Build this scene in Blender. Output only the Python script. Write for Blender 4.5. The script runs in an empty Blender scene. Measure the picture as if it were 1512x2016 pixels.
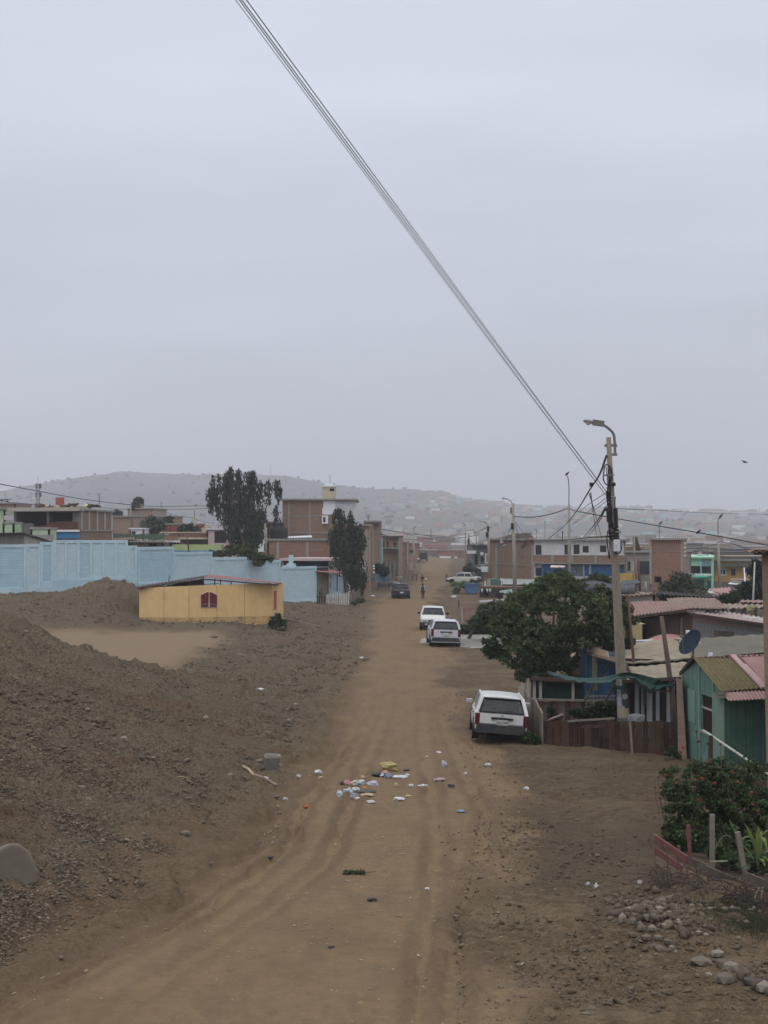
import bpy, bmesh, math, random
import numpy as np
from mathutils import Vector, Matrix
random.seed(7)
RNG = np.random.default_rng(11)
sc = bpy.context.scene
col = sc.collection
# ---------------------------------------------------------------- camera
FPX = 3000.0; EYE = 6.4; PITCH = math.atan(42 / FPX)
cam = bpy.data.cameras.new('camera'); camo = bpy.data.objects.new('camera', cam); col.objects.link(camo)
camo.location = (0, 0, EYE); camo.rotation_euler = (math.pi / 2 + PITCH, 0, 0)
cam.sensor_fit = 'VERTICAL'; cam.sensor_height = 24; cam.lens = 24 * FPX / 2016
cam.clip_start = 0.1; cam.clip_end = 20000
sc.camera = camo
# ---------------------------------------------------------------- light
SUN_EL, SUN_AZ = math.radians(58), math.radians(200)
w = bpy.data.worlds.new("World"); sc.world = w; w.use_nodes = True
nt = w.node_tree; N = nt.nodes; L = nt.links; N.clear()
o_ = N.new('ShaderNodeOutputWorld'); bg = N.new('ShaderNodeBackground')
sky = N.new('ShaderNodeTexSky'); sky.sky_type = 'NISHITA'; sky.sun_disc = False
sky.sun_elevation = SUN_EL; sky.sun_rotation = SUN_AZ; sky.dust_density = 5; sky.air_density = 1.2
tc = N.new('ShaderNodeTexCoord'); mp = N.new('ShaderNodeMapping'); mp.inputs['Scale'].default_value = (1.2, 1.2, 6)
nz = N.new('ShaderNodeTexNoise'); nz.inputs['Scale'].default_value = 1.7; nz.inputs['Detail'].default_value = 3; nz.inputs['Roughness'].default_value = .45
L.new(tc.outputs['Generated'], mp.inputs[0]); L.new(mp.outputs[0], nz.inputs[0])
sep = N.new('ShaderNodeSeparateXYZ'); L.new(tc.outputs['Generated'], sep.inputs[0])
rz = N.new('ShaderNodeValToRGB'); el = rz.color_ramp.elements
el[0].position = 0.0; el[0].color = (5.3, 5.6, 6.5, 1); el[1].position = .95; el[1].color = (14.0, 14.5, 15.8, 1)
e = el.new(.13); e.color = (6.1, 6.5, 7.6, 1)
e = el.new(.36); e.color = (8.1, 8.6, 9.8, 1)
L.new(sep.outputs[2], rz.inputs[0])
mr = N.new('ShaderNodeMapRange'); mr.inputs[1].default_value = .3; mr.inputs[2].default_value = .7; mr.inputs[3].default_value = .88; mr.inputs[4].default_value = 1.12
L.new(nz.outputs[0], mr.inputs[0])
mu = N.new('ShaderNodeVectorMath'); mu.operation = 'MULTIPLY'; L.new(rz.outputs[0], mu.inputs[0]); L.new(mr.outputs[0], mu.inputs[1])
mx = N.new('ShaderNodeMixRGB'); mx.inputs[0].default_value = .93
L.new(sky.outputs[0], mx.inputs[1]); L.new(mu.outputs[0], mx.inputs[2]); L.new(mx.outputs[0], bg.inputs[0])
bg.inputs[1].default_value = 0.0945; L.new(bg.outputs[0], o_.inputs[0])
sl = bpy.data.lights.new('sun', 'SUN'); sl.energy = 0.5; sl.angle = math.radians(40); sl.color = (1, .96, .9)
so = bpy.data.objects.new('sun', sl); col.objects.link(so)
sd = Vector((math.sin(SUN_AZ) * math.cos(SUN_EL), math.cos(SUN_AZ) * math.cos(SUN_EL), math.sin(SUN_EL)))
so.rotation_euler = sd.to_track_quat('Z', 'Y').to_euler()
vs = sc.view_settings; vs.view_transform = 'Standard'; vs.look = 'None'; vs.exposure = 0.0; vs.gamma = 1; vs.use_curve_mapping = False
cy = sc.cycles; cy.max_bounces = 6; cy.diffuse_bounces = 3; cy.glossy_bounces = 2; cy.transmission_bounces = 4; cy.volume_bounces = 2; cy.transparent_max_bounces = 12
cy.use_denoising = True; cy.use_adaptive_sampling = True; cy.adaptive_threshold = .012
cy.caustics_reflective = False; cy.caustics_refractive = False
# ---------------------------------------------------------------- helpers
CA, SA = math.cos(PITCH), math.sin(PITCH)
def P(x, y, D):
 """world point at depth Y=D whose direction is that of photo pixel (x, y)"""
 cx = (x - 756) / FPX; cyy = (1008 - y) / FPX
 t = D / (CA - cyy * SA)
 return Vector((cx * t, D, EYE + (SA + cyy * CA) * t))
def XX(x, D, y=1080): return P(x, y, D).x
def ZZ(y, D): return P(756, y, D).z
def DG(y, z=0.0):
 """depth where the ground of height z shows at photo row y"""
 cyy = (1008 - y) / FPX
 return (z - EYE) * (CA - cyy * SA) / (SA + cyy * CA)
class MB:
 def __init__(s): s.v = []; s.f = []
 def add(s, vs, fs):
  n = len(s.v); s.v.extend([tuple(p) for p in vs]); s.f.extend([tuple(i + n for i in f) for f in fs]); return s
 def quad(s, a, b, c, d): return s.add([a, b, c, d], [(0, 1, 2, 3)])
 def box(s, x0, x1, y0, y1, z0, z1):
  return s.add([(x0, y0, z0), (x1, y0, z0), (x1, y1, z0), (x0, y1, z0), (x0, y0, z1), (x1, y0, z1), (x1, y1, z1), (x0, y1, z1)],
                     [(0, 3, 2, 1), (4, 5, 6, 7), (0, 1, 5, 4), (1, 2, 6, 5), (2, 3, 7, 6), (3, 0, 4, 7)])
 def cbox(s, c, d, rz=0, rx=0, ry=0):
  m = Matrix.Translation(c) @ Matrix.Rotation(rz, 4, 'Z') @ Matrix.Rotation(rx, 4, 'X') @ Matrix.Rotation(ry, 4, 'Y')
  h = [x / 2 for x in d]
  vs = [m @ Vector((sx * h[0], sy * h[1], sz * h[2])) for sz in (-1, 1) for sx, sy in ((-1, -1), (1, -1), (1, 1), (-1, 1))]
  return s.add(vs, [(0, 3, 2, 1), (4, 5, 6, 7), (0, 1, 5, 4), (1, 2, 6, 5), (2, 3, 7, 6), (3, 0, 4, 7)])
 def bar(s, a, b, w, h=None, up=(0, 0, 1)):
  a = Vector(a); b = Vector(b); h = h or w; d = (b - a).normalized(); u = Vector(up)
  if abs(d.dot(u)) > .98: u = Vector((0, 1, 0))
  r = d.cross(u).normalized(); u = r.cross(d).normalized(); r = r * w / 2; u = u * h / 2
  vs = [a - r - u, a + r - u, a + r + u, a - r + u, b - r - u, b + r - u, b + r + u, b - r + u]
  return s.add(vs, [(0, 1, 2, 3), (7, 6, 5, 4), (0, 4, 5, 1), (1, 5, 6, 2), (2, 6, 7, 3), (3, 7, 4, 0)])
 def tube(s, pts, r, n=8, cap=True):
  pts = [Vector(p) for p in pts]; m = len(pts)
  rr = r if isinstance(r, (list, tuple)) else [r] * m
  vs = []; 
  prev = None
  for i, p in enumerate(pts):
   d = (pts[min(i + 1, m - 1)] - pts[max(i - 1, 0)])
   d = d.normalized() if d.length > 1e-9 else Vector((0, 0, 1))
   if prev is None:
    u = Vector((0, 0, 1)) if abs(d.z) < .9 else Vector((0, 1, 0))
    a = d.cross(u).normalized()
   else:
    a = (prev - d * prev.dot(d)).normalized()
   prev = a; b = d.cross(a)
   for k in range(n):
    t = 2 * math.pi * k / n
    vs.append(p + (a * math.cos(t) + b * math.sin(t)) * rr[i])
  fs = [(i * n + k, i * n + (k + 1) % n, (i + 1) * n + (k + 1) % n, (i + 1) * n + k) for i in range(m - 1) for k in range(n)]
  if cap: fs += [tuple(range(n - 1, -1, -1)), tuple((m - 1) * n + k for k in range(n))]
  return s.add(vs, fs)
 def lathe(s, prof, c=(0, 0, 0), n=16, M=None):
  vs = []; c = Vector(c)
  for r, z in prof:
   for k in range(n):
    t = 2 * math.pi * k / n; p = Vector((r * math.cos(t), r * math.sin(t), z))
    vs.append((M @ p if M else p) + c)
  m = len(prof)
  fs = [(i * n + k, i * n + (k + 1) % n, (i + 1) * n + (k + 1) % n, (i + 1) * n + k) for i in range(m - 1) for k in range(n)]
  fs += [tuple(range(n - 1, -1, -1)), tuple((m - 1) * n + k for k in range(n))]
  return s.add(vs, fs)
 def prism(s, pts, d):
  """polygon pts extruded by vector d"""
  pts = [Vector(p) for p in pts]; d = Vector(d); n = len(pts)
  fs = [tuple(range(n)), tuple(range(2 * n - 1, n - 1, -1))] + [(i, i + n, (i + 1) % n + n, (i + 1) % n) for i in range(n)]
  return s.add(pts + [p + d for p in pts], fs)
 def corr(s, a, b, c, d, pitch=.18, amp=.025, th=.012, nv=6, jit=0.0):
  """corrugated sheet: waves run from side ab to side dc (a-b eave, d-c ridge)"""
  a, b, c, d = map(Vector, (a, b, c, d)); wd = (b - a).length
  nu = max(8, int(wd / pitch * 6)); nu = min(nu, 900); nrm = (b - a).cross(d - a).normalized()
  if nrm.z < 0: nrm = -nrm
  rs = random.Random(int(a.x * 100) + int(a.y * 7)); ph = [rs.uniform(-jit, jit) for _ in range(nv + 1)]
  vs = []
  for lay in (0, 1):
   for j in range(nv + 1):
    t = j / nv
    for i in range(nu + 1):
     q = i / nu; p = (a.lerp(b, q)).lerp(d.lerp(c, q), t)
     o = math.sin(q * wd / pitch * 2 * math.pi) * amp + ph[j] * math.sin(q * 5 + j)
     vs.append(p + nrm * (o - lay * th))
  R = nu + 1; S = R * (nv + 1); fs = []
  for j in range(nv):
   for i in range(nu):
    k = j * R + i; fs.append((k, k + 1, k + R + 1, k + R)); k += S; fs.append((k + R, k + R + 1, k + 1, k))
  for i in range(nu):
   fs.append((i + 1, i, i + S, i + 1 + S)); k = nv * R + i; fs.append((k, k + 1, k + 1 + S, k + S))
  for j in range(nv):
   k = j * R; fs.append((k, k + R, k + R + S, k + S)); k += nu; fs.append((k + R, k, k + S, k + R + S))
  return s.add(vs, fs)
 def rock(s, c, d, seed=0, sub=1, rz=0, rough=.22):
  bm = bmesh.new(); bmesh.ops.create_icosphere(bm, subdivisions=sub, radius=.5)
  rs = random.Random(seed); m = Matrix.Rotation(rz, 3, 'Z')
  for v in bm.verts:
   k = 1 + rs.uniform(-rough, rough); p = v.co * k
   p = m @ Vector((p.x * d[0], p.y * d[1], p.z * d[2])); v.co = p + Vector(c)
  s.add([v.co.copy() for v in bm.verts], [tuple(v.index for v in f.verts) for f in bm.faces]); bm.free(); return s
def mesh_np(name, V, Fq, uv=None, smooth=False):
 """fast mesh: V (n,3), Fq (m,k) all faces with k corners"""
 me = bpy.data.meshes.new(name); V = np.asarray(V, dtype=np.float32); Fq = np.asarray(Fq, dtype=np.int32)
 k = Fq.shape[1]
 me.vertices.add(len(V)); me.vertices.foreach_set('co', V.ravel())
 me.loops.add(Fq.size); me.loops.foreach_set('vertex_index', Fq.ravel())
 me.polygons.add(len(Fq)); me.polygons.foreach_set('loop_start', np.arange(0, Fq.size, k, dtype=np.int32))
 me.polygons.foreach_set('loop_total', np.full(len(Fq), k, dtype=np.int32))
 if smooth: me.polygons.foreach_set('use_smooth', np.ones(len(Fq), dtype=bool))
 me.update(calc_edges=True)
 return me
def link(name, me, m=None, parent=None, loc=None):
 o = bpy.data.objects.new(name, me); col.objects.link(o)
 if m is not None and me is not None: me.materials.append(m)
 if parent is not None: o.parent = parent
 if loc is not None: o.location = loc
 return o
def build(name, mb, m, parent=None, smooth=False, loc=None, local=True, bevel=0):
 """one mesh object; vertices are world coordinates unless the parent holds an offset (local=False keeps them)"""
 me = bpy.data.meshes.new(name)
 off = Vector((0, 0, 0))
 if parent is not None and local:
  q = parent
  while q is not None: off += q.location; q = q.parent
 if loc is not None: off += Vector(loc)
 me.from_pydata([tuple(Vector(v) - off) for v in mb.v], [], mb.f)
 uvl = me.uv_layers.new(name='UVMap'); dat = np.zeros((len(me.loops), 2), dtype=np.float32)
 vs = mb.v
 for p in me.polygons:
  nrm = p.normal
  if abs(nrm.z) < .75:
   t = Vector((-nrm.y, nrm.x, 0)); t = t.normalized() if t.length > 1e-6 else Vector((1, 0, 0))
   for li in p.loop_indices:
    v = vs[me.loops[li].vertex_index]; dat[li] = (v[0] * t.x + v[1] * t.y, v[2])
  else:
   for li in p.loop_indices:
    v = vs[me.loops[li].vertex_index]; dat[li] = (v[0], v[1])
 uvl.data.foreach_set('uv', dat.ravel())
 if smooth:
  for p in me.polygons: p.use_smooth = True
 o = link(name, me, m, parent, loc)
 if bevel:
  b = o.modifiers.new('bevel', 'BEVEL'); b.width = bevel; b.segments = 2; b.limit_method = 'ANGLE'
 return o
def tag(o, label=None, cat=None, group=None, kind=None):
 if label: o['label'] = label
 if cat: o['category'] = cat
 if group: o['group'] = group
 if kind: o['kind'] = kind
 return o
def thing(name, label, cat, loc=(0, 0, 0), rz=0, group=None):
 o = bpy.data.objects.new(name, None); col.objects.link(o); o.location = loc; o.rotation_euler = (0, 0, rz); o.empty_display_size = .2
 return tag(o, label, cat, group)
CH = {}
def kids(o): return [c for c in bpy.data.objects if c.parent == o]
def dup(root, loc=None, rz=None, label=None, group=None, scale=None):
 def cp(o, par):
  c = o.copy(); col.objects.link(c); c.parent = par
  for k in CHILD.get(o.name, []): cp(k, c)
  return c
 CHILD = {}
 for ob in bpy.data.objects:
  if ob.parent: CHILD.setdefault(ob.parent.name, []).append(ob)
 r = cp(root, None)
 if loc is not None: r.location = loc
 if rz is not None: r.rotation_euler = (0, 0, rz)
 if label: r['label'] = label
 if group: r['group'] = group
 if scale: r.scale = scale if isinstance(scale, tuple) else (scale,) * 3
 return r
# ---------------------------------------------------------------- materials
def srgb(r, g, b):
 f = lambda c: (c / 255 / 12.92) if c / 255 <= .04045 else ((c / 255 + .055) / 1.055) ** 2.4
 return (f(r), f(g), f(b))
def newmat(name):
 m = bpy.data.materials.new(name); m.use_nodes = True; nt = m.node_tree
 b = nt.nodes['Principled BSDF']; return m, nt, b
def c4(c, k=1): return (min(c[0] * k, 1), min(c[1] * k, 1), min(c[2] * k, 1), 1)
def nd(nt, t, **kw):
 n = nt.nodes.new(t)
 for k, v in kw.items(): setattr(n, k, v)
 return n
def noise(nt, src, scale, detail=4, rough=.55, mscale=None):
 n = nd(nt, 'ShaderNodeTexNoise'); n.inputs['Scale'].default_value = scale; n.inputs['Detail'].default_value = detail; n.inputs['Roughness'].default_value = rough
 if mscale:
  m = nd(nt, 'ShaderNodeMapping'); m.inputs['Scale'].default_value = mscale; nt.links.new(src, m.inputs[0]); src = m.outputs[0]
 nt.links.new(src, n.inputs['Vector']); return n.outputs[0]
def ramp(nt, src, stops):
 r = nd(nt, 'ShaderNodeValToRGB'); e = r.color_ramp.elements
 while len(e) > 1: e.remove(e[-1])
 e[0].position = stops[0][0]; e[0].color = stops[0][1]
 for p, c in stops[1:]: x = e.new(p); x.color = c
 nt.links.new(src, r.inputs[0]); return r.outputs[0]
def mixc(nt, f, a, b, t='MIX'):
 m = nd(nt, 'ShaderNodeMixRGB', blend_type=t)
 for i, x in enumerate((f, a, b)):
  if hasattr(x, 'node'): nt.links.new(x, m.inputs[i])
  else: m.inputs[i].default_value = x
 return m.outputs[0]
def math_(nt, op, a, b=None, c=None):
 m = nd(nt, 'ShaderNodeMath', operation=op)
 for i, x in enumerate((a, b, c)):
  if x is None: continue
  if hasattr(x, 'node'): nt.links.new(x, m.inputs[i])
  else: m.inputs[i].default_value = x
 return m.outputs[0]
def bump(nt, b, h, s=.3, d=.02):
 n = nd(nt, 'ShaderNodeBump'); n.inputs['Strength'].default_value = s; n.inputs['Distance'].default_value = d
 nt.links.new(h, n.inputs['Height']); nt.links.new(n.outputs[0], b.inputs['Normal'])
def uvsrc(nt, obj=False):
 t = nd(nt, 'ShaderNodeTexCoord'); return t.outputs['Object' if obj else 'UV']
G = lambda v: (v, v, v, 1)
MATS = {}
def plain(name, c, rough=.85, var=.18, scale=2.0, grime=None, gamt=.5, gscale=.8, streak=0.0, bumps=.15, bscale=25, metal=0, obj=False, spec=.3):
 """plaster, paint, cloth, metal: mottled colour with optional grime blotches and vertical streaks"""
 if name in MATS: return MATS[name]
 m, nt, b = newmat(name); src = uvsrc(nt, obj)
 n1 = noise(nt, src, scale, 5, .6)
 cc = ramp(nt, n1, [(.25, c4(c, 1 - var)), (.75, c4(c, 1 + var))])
 if grime:
  n2 = noise(nt, src, gscale, 6, .65)
  k = ramp(nt, n2, [(.5, G(0)), (.72, G(gamt))])
  cc = mixc(nt, k, cc, c4(grime))
 if streak:
  n3 = noise(nt, src, 1.0, 4, .6, (5.0, .35, 1))
  k = ramp(nt, n3, [(.48, G(0)), (.75, G(streak))])
  cc = mixc(nt, k, cc, c4(grime or tuple(x * .4 for x in c)))
 nt.links.new(cc, b.inputs['Base Color']); b.inputs['Roughness'].default_value = rough; b.inputs['Metallic'].default_value = metal
 b.inputs['Specular IOR Level'].default_value = spec
 if bumps: bump(nt, b, noise(nt, src, bscale, 4, .6), bumps, .02)
 MATS[name] = m; return m
def brickm(name, c1, c2, mortar, bw=.26, bh=.105, ms=.013, dirt=(.16, .13, .11), damt=.5):
 if name in MATS: return MATS[name]
 m, nt, b = newmat(name); src = uvsrc(nt)
 t = nd(nt, 'ShaderNodeTexBrick'); nt.links.new(src, t.inputs['Vector'])
 t.inputs['Color1'].default_value = c4(c1); t.inputs['Color2'].default_value = c4(c2); t.inputs['Mortar'].default_value = c4(mortar)
 t.inputs['Scale'].default_value = 1; t.inputs['Brick Width'].default_value = bw; t.inputs['Row Height'].default_value = bh; t.inputs['Mortar Size'].default_value = ms
 n = noise(nt, src, 1.3, 6, .65); k = ramp(nt, n, [(.42, G(0)), (.7, G(damt))])
 cc = mixc(nt, k, t.outputs[0], c4(dirt))
 n = noise(nt, src, .9, 4, .6, (1, 3.5, 1)); k = ramp(nt, n, [(.5, G(0)), (.75, G(.5))])
 cc = mixc(nt, k, cc, c4(mortar))
 nt.links.new(cc, b.inputs['Base Color']); b.inputs['Roughness'].default_value = .93; b.inputs['Specular IOR Level'].default_value = .2
 inv = math_(nt, 'SUBTRACT', 1.0, t.outputs[1]); bump(nt, b, inv, .35, .01)
 MATS[name] = m; return m
def boards(name, cols, width=.16, groove=.06, rough=.9, horiz=False, grime=None, gamt=.6, groovec=(.02, .015, .012)):
 """planks side by side, each with its own tone, dark gaps, grain"""
 if name in MATS: return MATS[name]
 m, nt, b = newmat(name); src = uvsrc(nt)
 s = nd(nt, 'ShaderNodeSeparateXYZ'); nt.links.new(src, s.inputs[0]); U = s.outputs[1 if horiz else 0]; V = s.outputs[0 if horiz else 1]
 u = math_(nt, 'DIVIDE', U, width); fl = math_(nt, 'FLOOR', u); fr = math_(nt, 'FRACT', u)
 wn = nd(nt, 'ShaderNodeTexWhiteNoise', noise_dimensions='1D'); nt.links.new(fl, wn.inputs['W'])
 k = len(cols); cc = ramp(nt, wn.outputs[0], [(i / max(1, k - 1), c4(c)) for i, c in enumerate(cols)])
 g = noise(nt, src, 1.0, 6, .65, (1.2, 22, 1) if horiz else (22, 1.2, 1))
 cc = mixc(nt, ramp(nt, g, [(.3, G(.0)), (.75, G(.5))]), cc, c4(tuple(x * .45 for x in cols[0])))
 if grime:
  cc = mixc(nt, ramp(nt, noise(nt, src, 1.1, 6, .7), [(.45, G(0)), (.68, G(gamt))]), cc, c4(grime))
 e = math_(nt, 'LESS_THAN', fr, groove)
 cc = mixc(nt, e, cc, c4(groovec))
 nt.links.new(cc, b.inputs['Base Color']); b.inputs['Roughness'].default_value = rough; b.inputs['Specular IOR Level'].default_value = .2
 h = math_(nt, 'ADD', math_(nt, 'MULTIPLY', math_(nt, 'SUBTRACT', 1.0, e), 1.0), math_(nt, 'MULTIPLY', g, .4)); bump(nt, b, h, .4, .012)
 MATS[name] = m; return m
def leafm(name, cols, trans=.25, rough=.65):
 if name in MATS: return MATS[name]
 m, nt, b = newmat(name); g = nd(nt, 'ShaderNodeNewGeometry')
 k = len(cols); cc = ramp(nt, g.outputs['Random Per Island'], [(i / max(1, k - 1), c4(c)) for i, c in enumerate(cols)])
 t = uvsrc(nt, True); cc = mixc(nt, ramp(nt, noise(nt, t, 1.1, 3, .5), [(.35, G(0)), (.7, G(.45))]), cc, c4(cols[-1]))
 nt.links.new(cc, b.inputs['Base Color']); b.inputs['Roughness'].default_value = rough; b.inputs['Specular IOR Level'].default_value = .25
 tr = nd(nt, 'ShaderNodeBsdfTranslucent'); nt.links.new(cc, tr.inputs[0])
 mx = nd(nt, 'ShaderNodeMixShader'); mx.inputs[0].default_value = trans
 nt.links.new(b.outputs[0], mx.inputs[1]); nt.links.new(tr.outputs[0], mx.inputs[2]); nt.links.new(mx.outputs[0], nt.nodes['Material Output'].inputs[0])
 MATS[name] = m; return m
def glassm(name, tint=(.5, .55, .6), mixf=.45, dark=(.02, .022, .025)):
 """window glass: partly see-through, glossy"""
 if name in MATS: return MATS[name]
 m, nt, b = newmat(name); b.inputs['Base Color'].default_value = c4(dark); b.inputs['Roughness'].default_value = .12; b.inputs['Specular IOR Level'].default_value = .5
 tr = nd(nt, 'ShaderNodeBsdfTransparent'); tr.inputs[0].default_value = c4(tint)
 mx = nd(nt, 'ShaderNodeMixShader'); mx.inputs[0].default_value = mixf
 nt.links.new(b.outputs[0], mx.inputs[1]); nt.links.new(tr.outputs[0], mx.inputs[2]); nt.links.new(mx.outputs[0], nt.nodes['Material Output'].inputs[0])
 MATS[name] = m; return m
# value noise in numpy
_T = RNG.random((512, 512)).astype(np.float32)
def vnoise(x, y, seed=0):
 x = x + seed * 17.3; y = y + seed * 31.7
 xi = np.floor(x).astype(np.int64); yi = np.floor(y).astype(np.int64); fx = x - xi; fy = y - yi
 fx = fx * fx * (3 - 2 * fx); fy = fy * fy * (3 - 2 * fy)
 a = _T[xi % 512, yi % 512]; b = _T[(xi + 1) % 512, yi % 512]; c = _T[xi % 512, (yi + 1) % 512]; d = _T[(xi + 1) % 512, (yi + 1) % 512]
 return (a * (1 - fx) + b * fx) * (1 - fy) + (c * (1 - fx) + d * fx) * fy - .5
def fbm(x, y, oct=4, seed=0, gain=.5):
 s = 0; a = 1.0
 for i in range(oct):
  s = s + a * vnoise(x * 2.03 ** i, y * 2.03 ** i, seed + i * 3); a *= gain
 return s
def sstep(a, b, x):
 t = np.clip((x - a) / (b - a), 0, 1); return t * t * (3 - 2 * t)
# ================================================================ shared materials
BR1 = brickm('brick_brown', (.29, .155, .095), (.22, .115, .07), (.28, .235, .18))
BR2 = brickm('brick_red', (.33, .135, .08), (.25, .105, .062), (.29, .23, .19))
BR3 = brickm('brick_pale', (.33, .205, .135), (.27, .165, .105), (.33, .28, .23), dirt=(.26, .22, .18))
BRW = brickm('brick_whitewashed', (.66, .66, .66), (.58, .58, .59), (.50, .50, .50), dirt=(.32, .30, .28), damt=.35)
BRB = brickm('brick_blue_paint', (.45, .61, .66), (.40, .565, .63), (.33, .47, .545), bw=.42, bh=.2, ms=.018, dirt=(.30, .48, .57), damt=.6)
BRBW = brickm('brick_blue_white_paint', (.55, .67, .69), (.50, .63, .665), (.39, .51, .58), bw=.42, bh=.17, ms=.016, dirt=(.34, .50, .58), damt=.45)
BRR = brickm('brick_rough', (.32, .19, .12), (.23, .135, .09), (.23, .19, .15), bw=.24, bh=.11, ms=.02)
CON = plain('concrete', (.30, .285, .26), grime=(.15, .14, .125), gamt=.6, streak=.4)
COND = plain('concrete_dark', (.12, .125, .12), grime=(.07, .07, .07), gamt=.5)
CONP = plain('concrete_post', (.33, .30, .25), var=.12, scale=5, grime=(.17, .145, .115), gamt=.45, bumps=.25, bscale=60)
BLUEP = plain('blue_plaster', (.48, .63, .67), var=.1, grime=(.24, .44, .56), gamt=.6, gscale=.55, streak=.25)
BLUEF = plain('blue_footing', (.47, .61, .65), var=.14, grime=(.18, .40, .53), gamt=.7, gscale=.5, streak=.35)
WHITE = plain('white_wall', (.66, .67, .68), grime=(.42, .41, .39), gamt=.35, streak=.2)
WHITEB = plain('white_paint', (.72, .73, .75), var=.06, grime=(.5, .49, .47), gamt=.3)
CREAM = plain('cream_wall', (.48, .42, .30), grime=(.3, .26, .2), gamt=.4)
MINT = plain('mint_wall', (.34, .62, .44), var=.08, grime=(.22, .42, .30), gamt=.3)
TEAL = plain('teal_wall', (.22, .50, .46), var=.1)
ORAN = plain('ochre_wall', (.50, .28, .09), var=.12, grime=(.3, .17, .07), gamt=.5)
YEL = plain('yellow_wall', (.52, .36, .09), var=.12, grime=(.3, .2, .08), gamt=.4)
PINKW = plain('pink_wall', (.62, .48, .46), var=.08)
LILW = plain('lilac_wall', (.52, .50, .60), var=.08)
GREENW = plain('pale_green_wall', (.40, .46, .22), var=.15, grime=(.25, .30, .14), gamt=.5)
PGREEN = plain('pale_green_plaster', (.44, .54, .36), var=.1, grime=(.3, .36, .22), gamt=.5)
DBLUE = plain('deep_blue_wall', (.035, .11, .24), var=.2, grime=(.02, .05, .1), gamt=.5)
BLUE = plain('blue_wall', (.06, .20, .42), var=.15)
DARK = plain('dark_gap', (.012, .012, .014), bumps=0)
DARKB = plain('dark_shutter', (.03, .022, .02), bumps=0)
DBROWN = plain('dark_brown_wood', (.07, .045, .032), streak=.3)
GLASS = glassm('dark_pane', mixf=.25)
REDROOF = plain('red_oxide_sheet', (.30, .13, .115), var=.15, grime=(.2, .15, .13), gamt=.6, streak=.5)
PINKROOF = plain('pink_sheet', (.38, .225, .20), var=.12, grime=(.26, .18, .15), gamt=.6, streak=.35)
PINKROOF2 = plain('pink_faded_sheet', (.30, .18, .145), var=.25, grime=(.13, .095, .07), gamt=.8, gscale=1.6, streak=.6)
RUSTY = plain('rusty_sheet', (.22, .14, .10), var=.3, grime=(.10, .07, .055), gamt=.7, streak=.7)
GREYSH = plain('grey_sheet', (.30, .30, .29), var=.15, grime=(.16, .14, .12), gamt=.5, streak=.5)
MOSSR = plain('mossy_sheet', (.155, .12, .055), var=.4, scale=5, grime=(.085, .082, .018), gamt=.9, gscale=.8, streak=.7)
MUDROOF = plain('weathered_flat_roof', (.135, .12, .085), var=.25, scale=3, grime=(.075, .07, .045), gamt=.8, gscale=.5, streak=.0)
TARPB = plain('beige_tarp', (.27, .225, .155), var=.25, scale=4, grime=(.12, .095, .065), gamt=.8, gscale=1.1)
BLACKT = plain('black_tarp', (.028, .032, .036), var=.4, rough=.6)
STEEL = plain('grey_steel', (.18, .18, .18), rough=.6, metal=.3, bumps=0)
RUST = plain('rust', (.13, .07, .045), var=.3, scale=6)
BLACK = plain('black_rubber', (.015, .015, .016), rough=.7, bumps=0)
WIRE = plain('wire_black', (.02, .02, .022), rough=.6, bumps=0)
WIREG = plain('wire_grey', (.035, .035, .038), rough=.6, bumps=0)
WPOLE = plain('weathered_timber', (.17, .12, .085), var=.3, scale=6, streak=.4)
GPOLE = plain('grey_timber', (.20, .175, .14), var=.3, scale=6, streak=.4)
BARK = plain('bark', (.11, .085, .065), var=.35, scale=6, bumps=.4)
BPALE = plain('pale_bark', (.30, .26, .20), var=.25, scale=4)
FENCEB = boards('red_brown_planks', [(.065, .032, .022), (.10, .048, .03), (.045, .027, .02), (.11, .062, .04), (.075, .046, .033)], .22, .05, grime=(.10, .08, .062))
PLY = boards('plywood_panels', [(.15, .115, .08), (.125, .095, .07), (.17, .13, .095)], 1.1, .02, grime=(.09, .07, .055))
GREYB = boards('grey_planks', [(.19, .165, .135), (.14, .12, .10), (.23, .20, .17), (.16, .13, .10)], .17, .07)
BLUEB = boards('blue_planks', [(.06, .15, .27), (.045, .115, .21), (.07, .17, .30)], .2, .04)
GREENB = boards('green_planks', [(.07, .155, .115), (.09, .18, .135), (.055, .13, .098)], .2, .05, grime=(.12, .19, .15), gamt=.6, groovec=(.02, .06, .045))
GREENW2 = boards('green_wall_boards', [(.115, .225, .18), (.135, .25, .20), (.10, .20, .16)], .42, .02, grime=(.22, .30, .25), gamt=.7, groovec=(.04, .09, .07))
WHB = boards('blue_white_planks', [(.56, .64, .70), (.50, .60, .68), (.44, .54, .62)], .3, .03, grime=(.25, .36, .45), gamt=.5)
LEAFD = leafm('dark_leaves', [(.022, .032, .017), (.045, .062, .030), (.032, .045, .024)], .15)
LEAFM = leafm('mid_leaves', [(.018, .034, .010), (.045, .078, .022), (.075, .115, .034), (.025, .046, .016)], .25)
LEAFY = leafm('yellowish_leaves', [(.05, .07, .02), (.10, .13, .04), (.035, .05, .018)], .25)
LEAFO = leafm('olive_leaves', [(.06, .075, .045), (.10, .115, .07), (.05, .06, .035)], .2)
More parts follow.
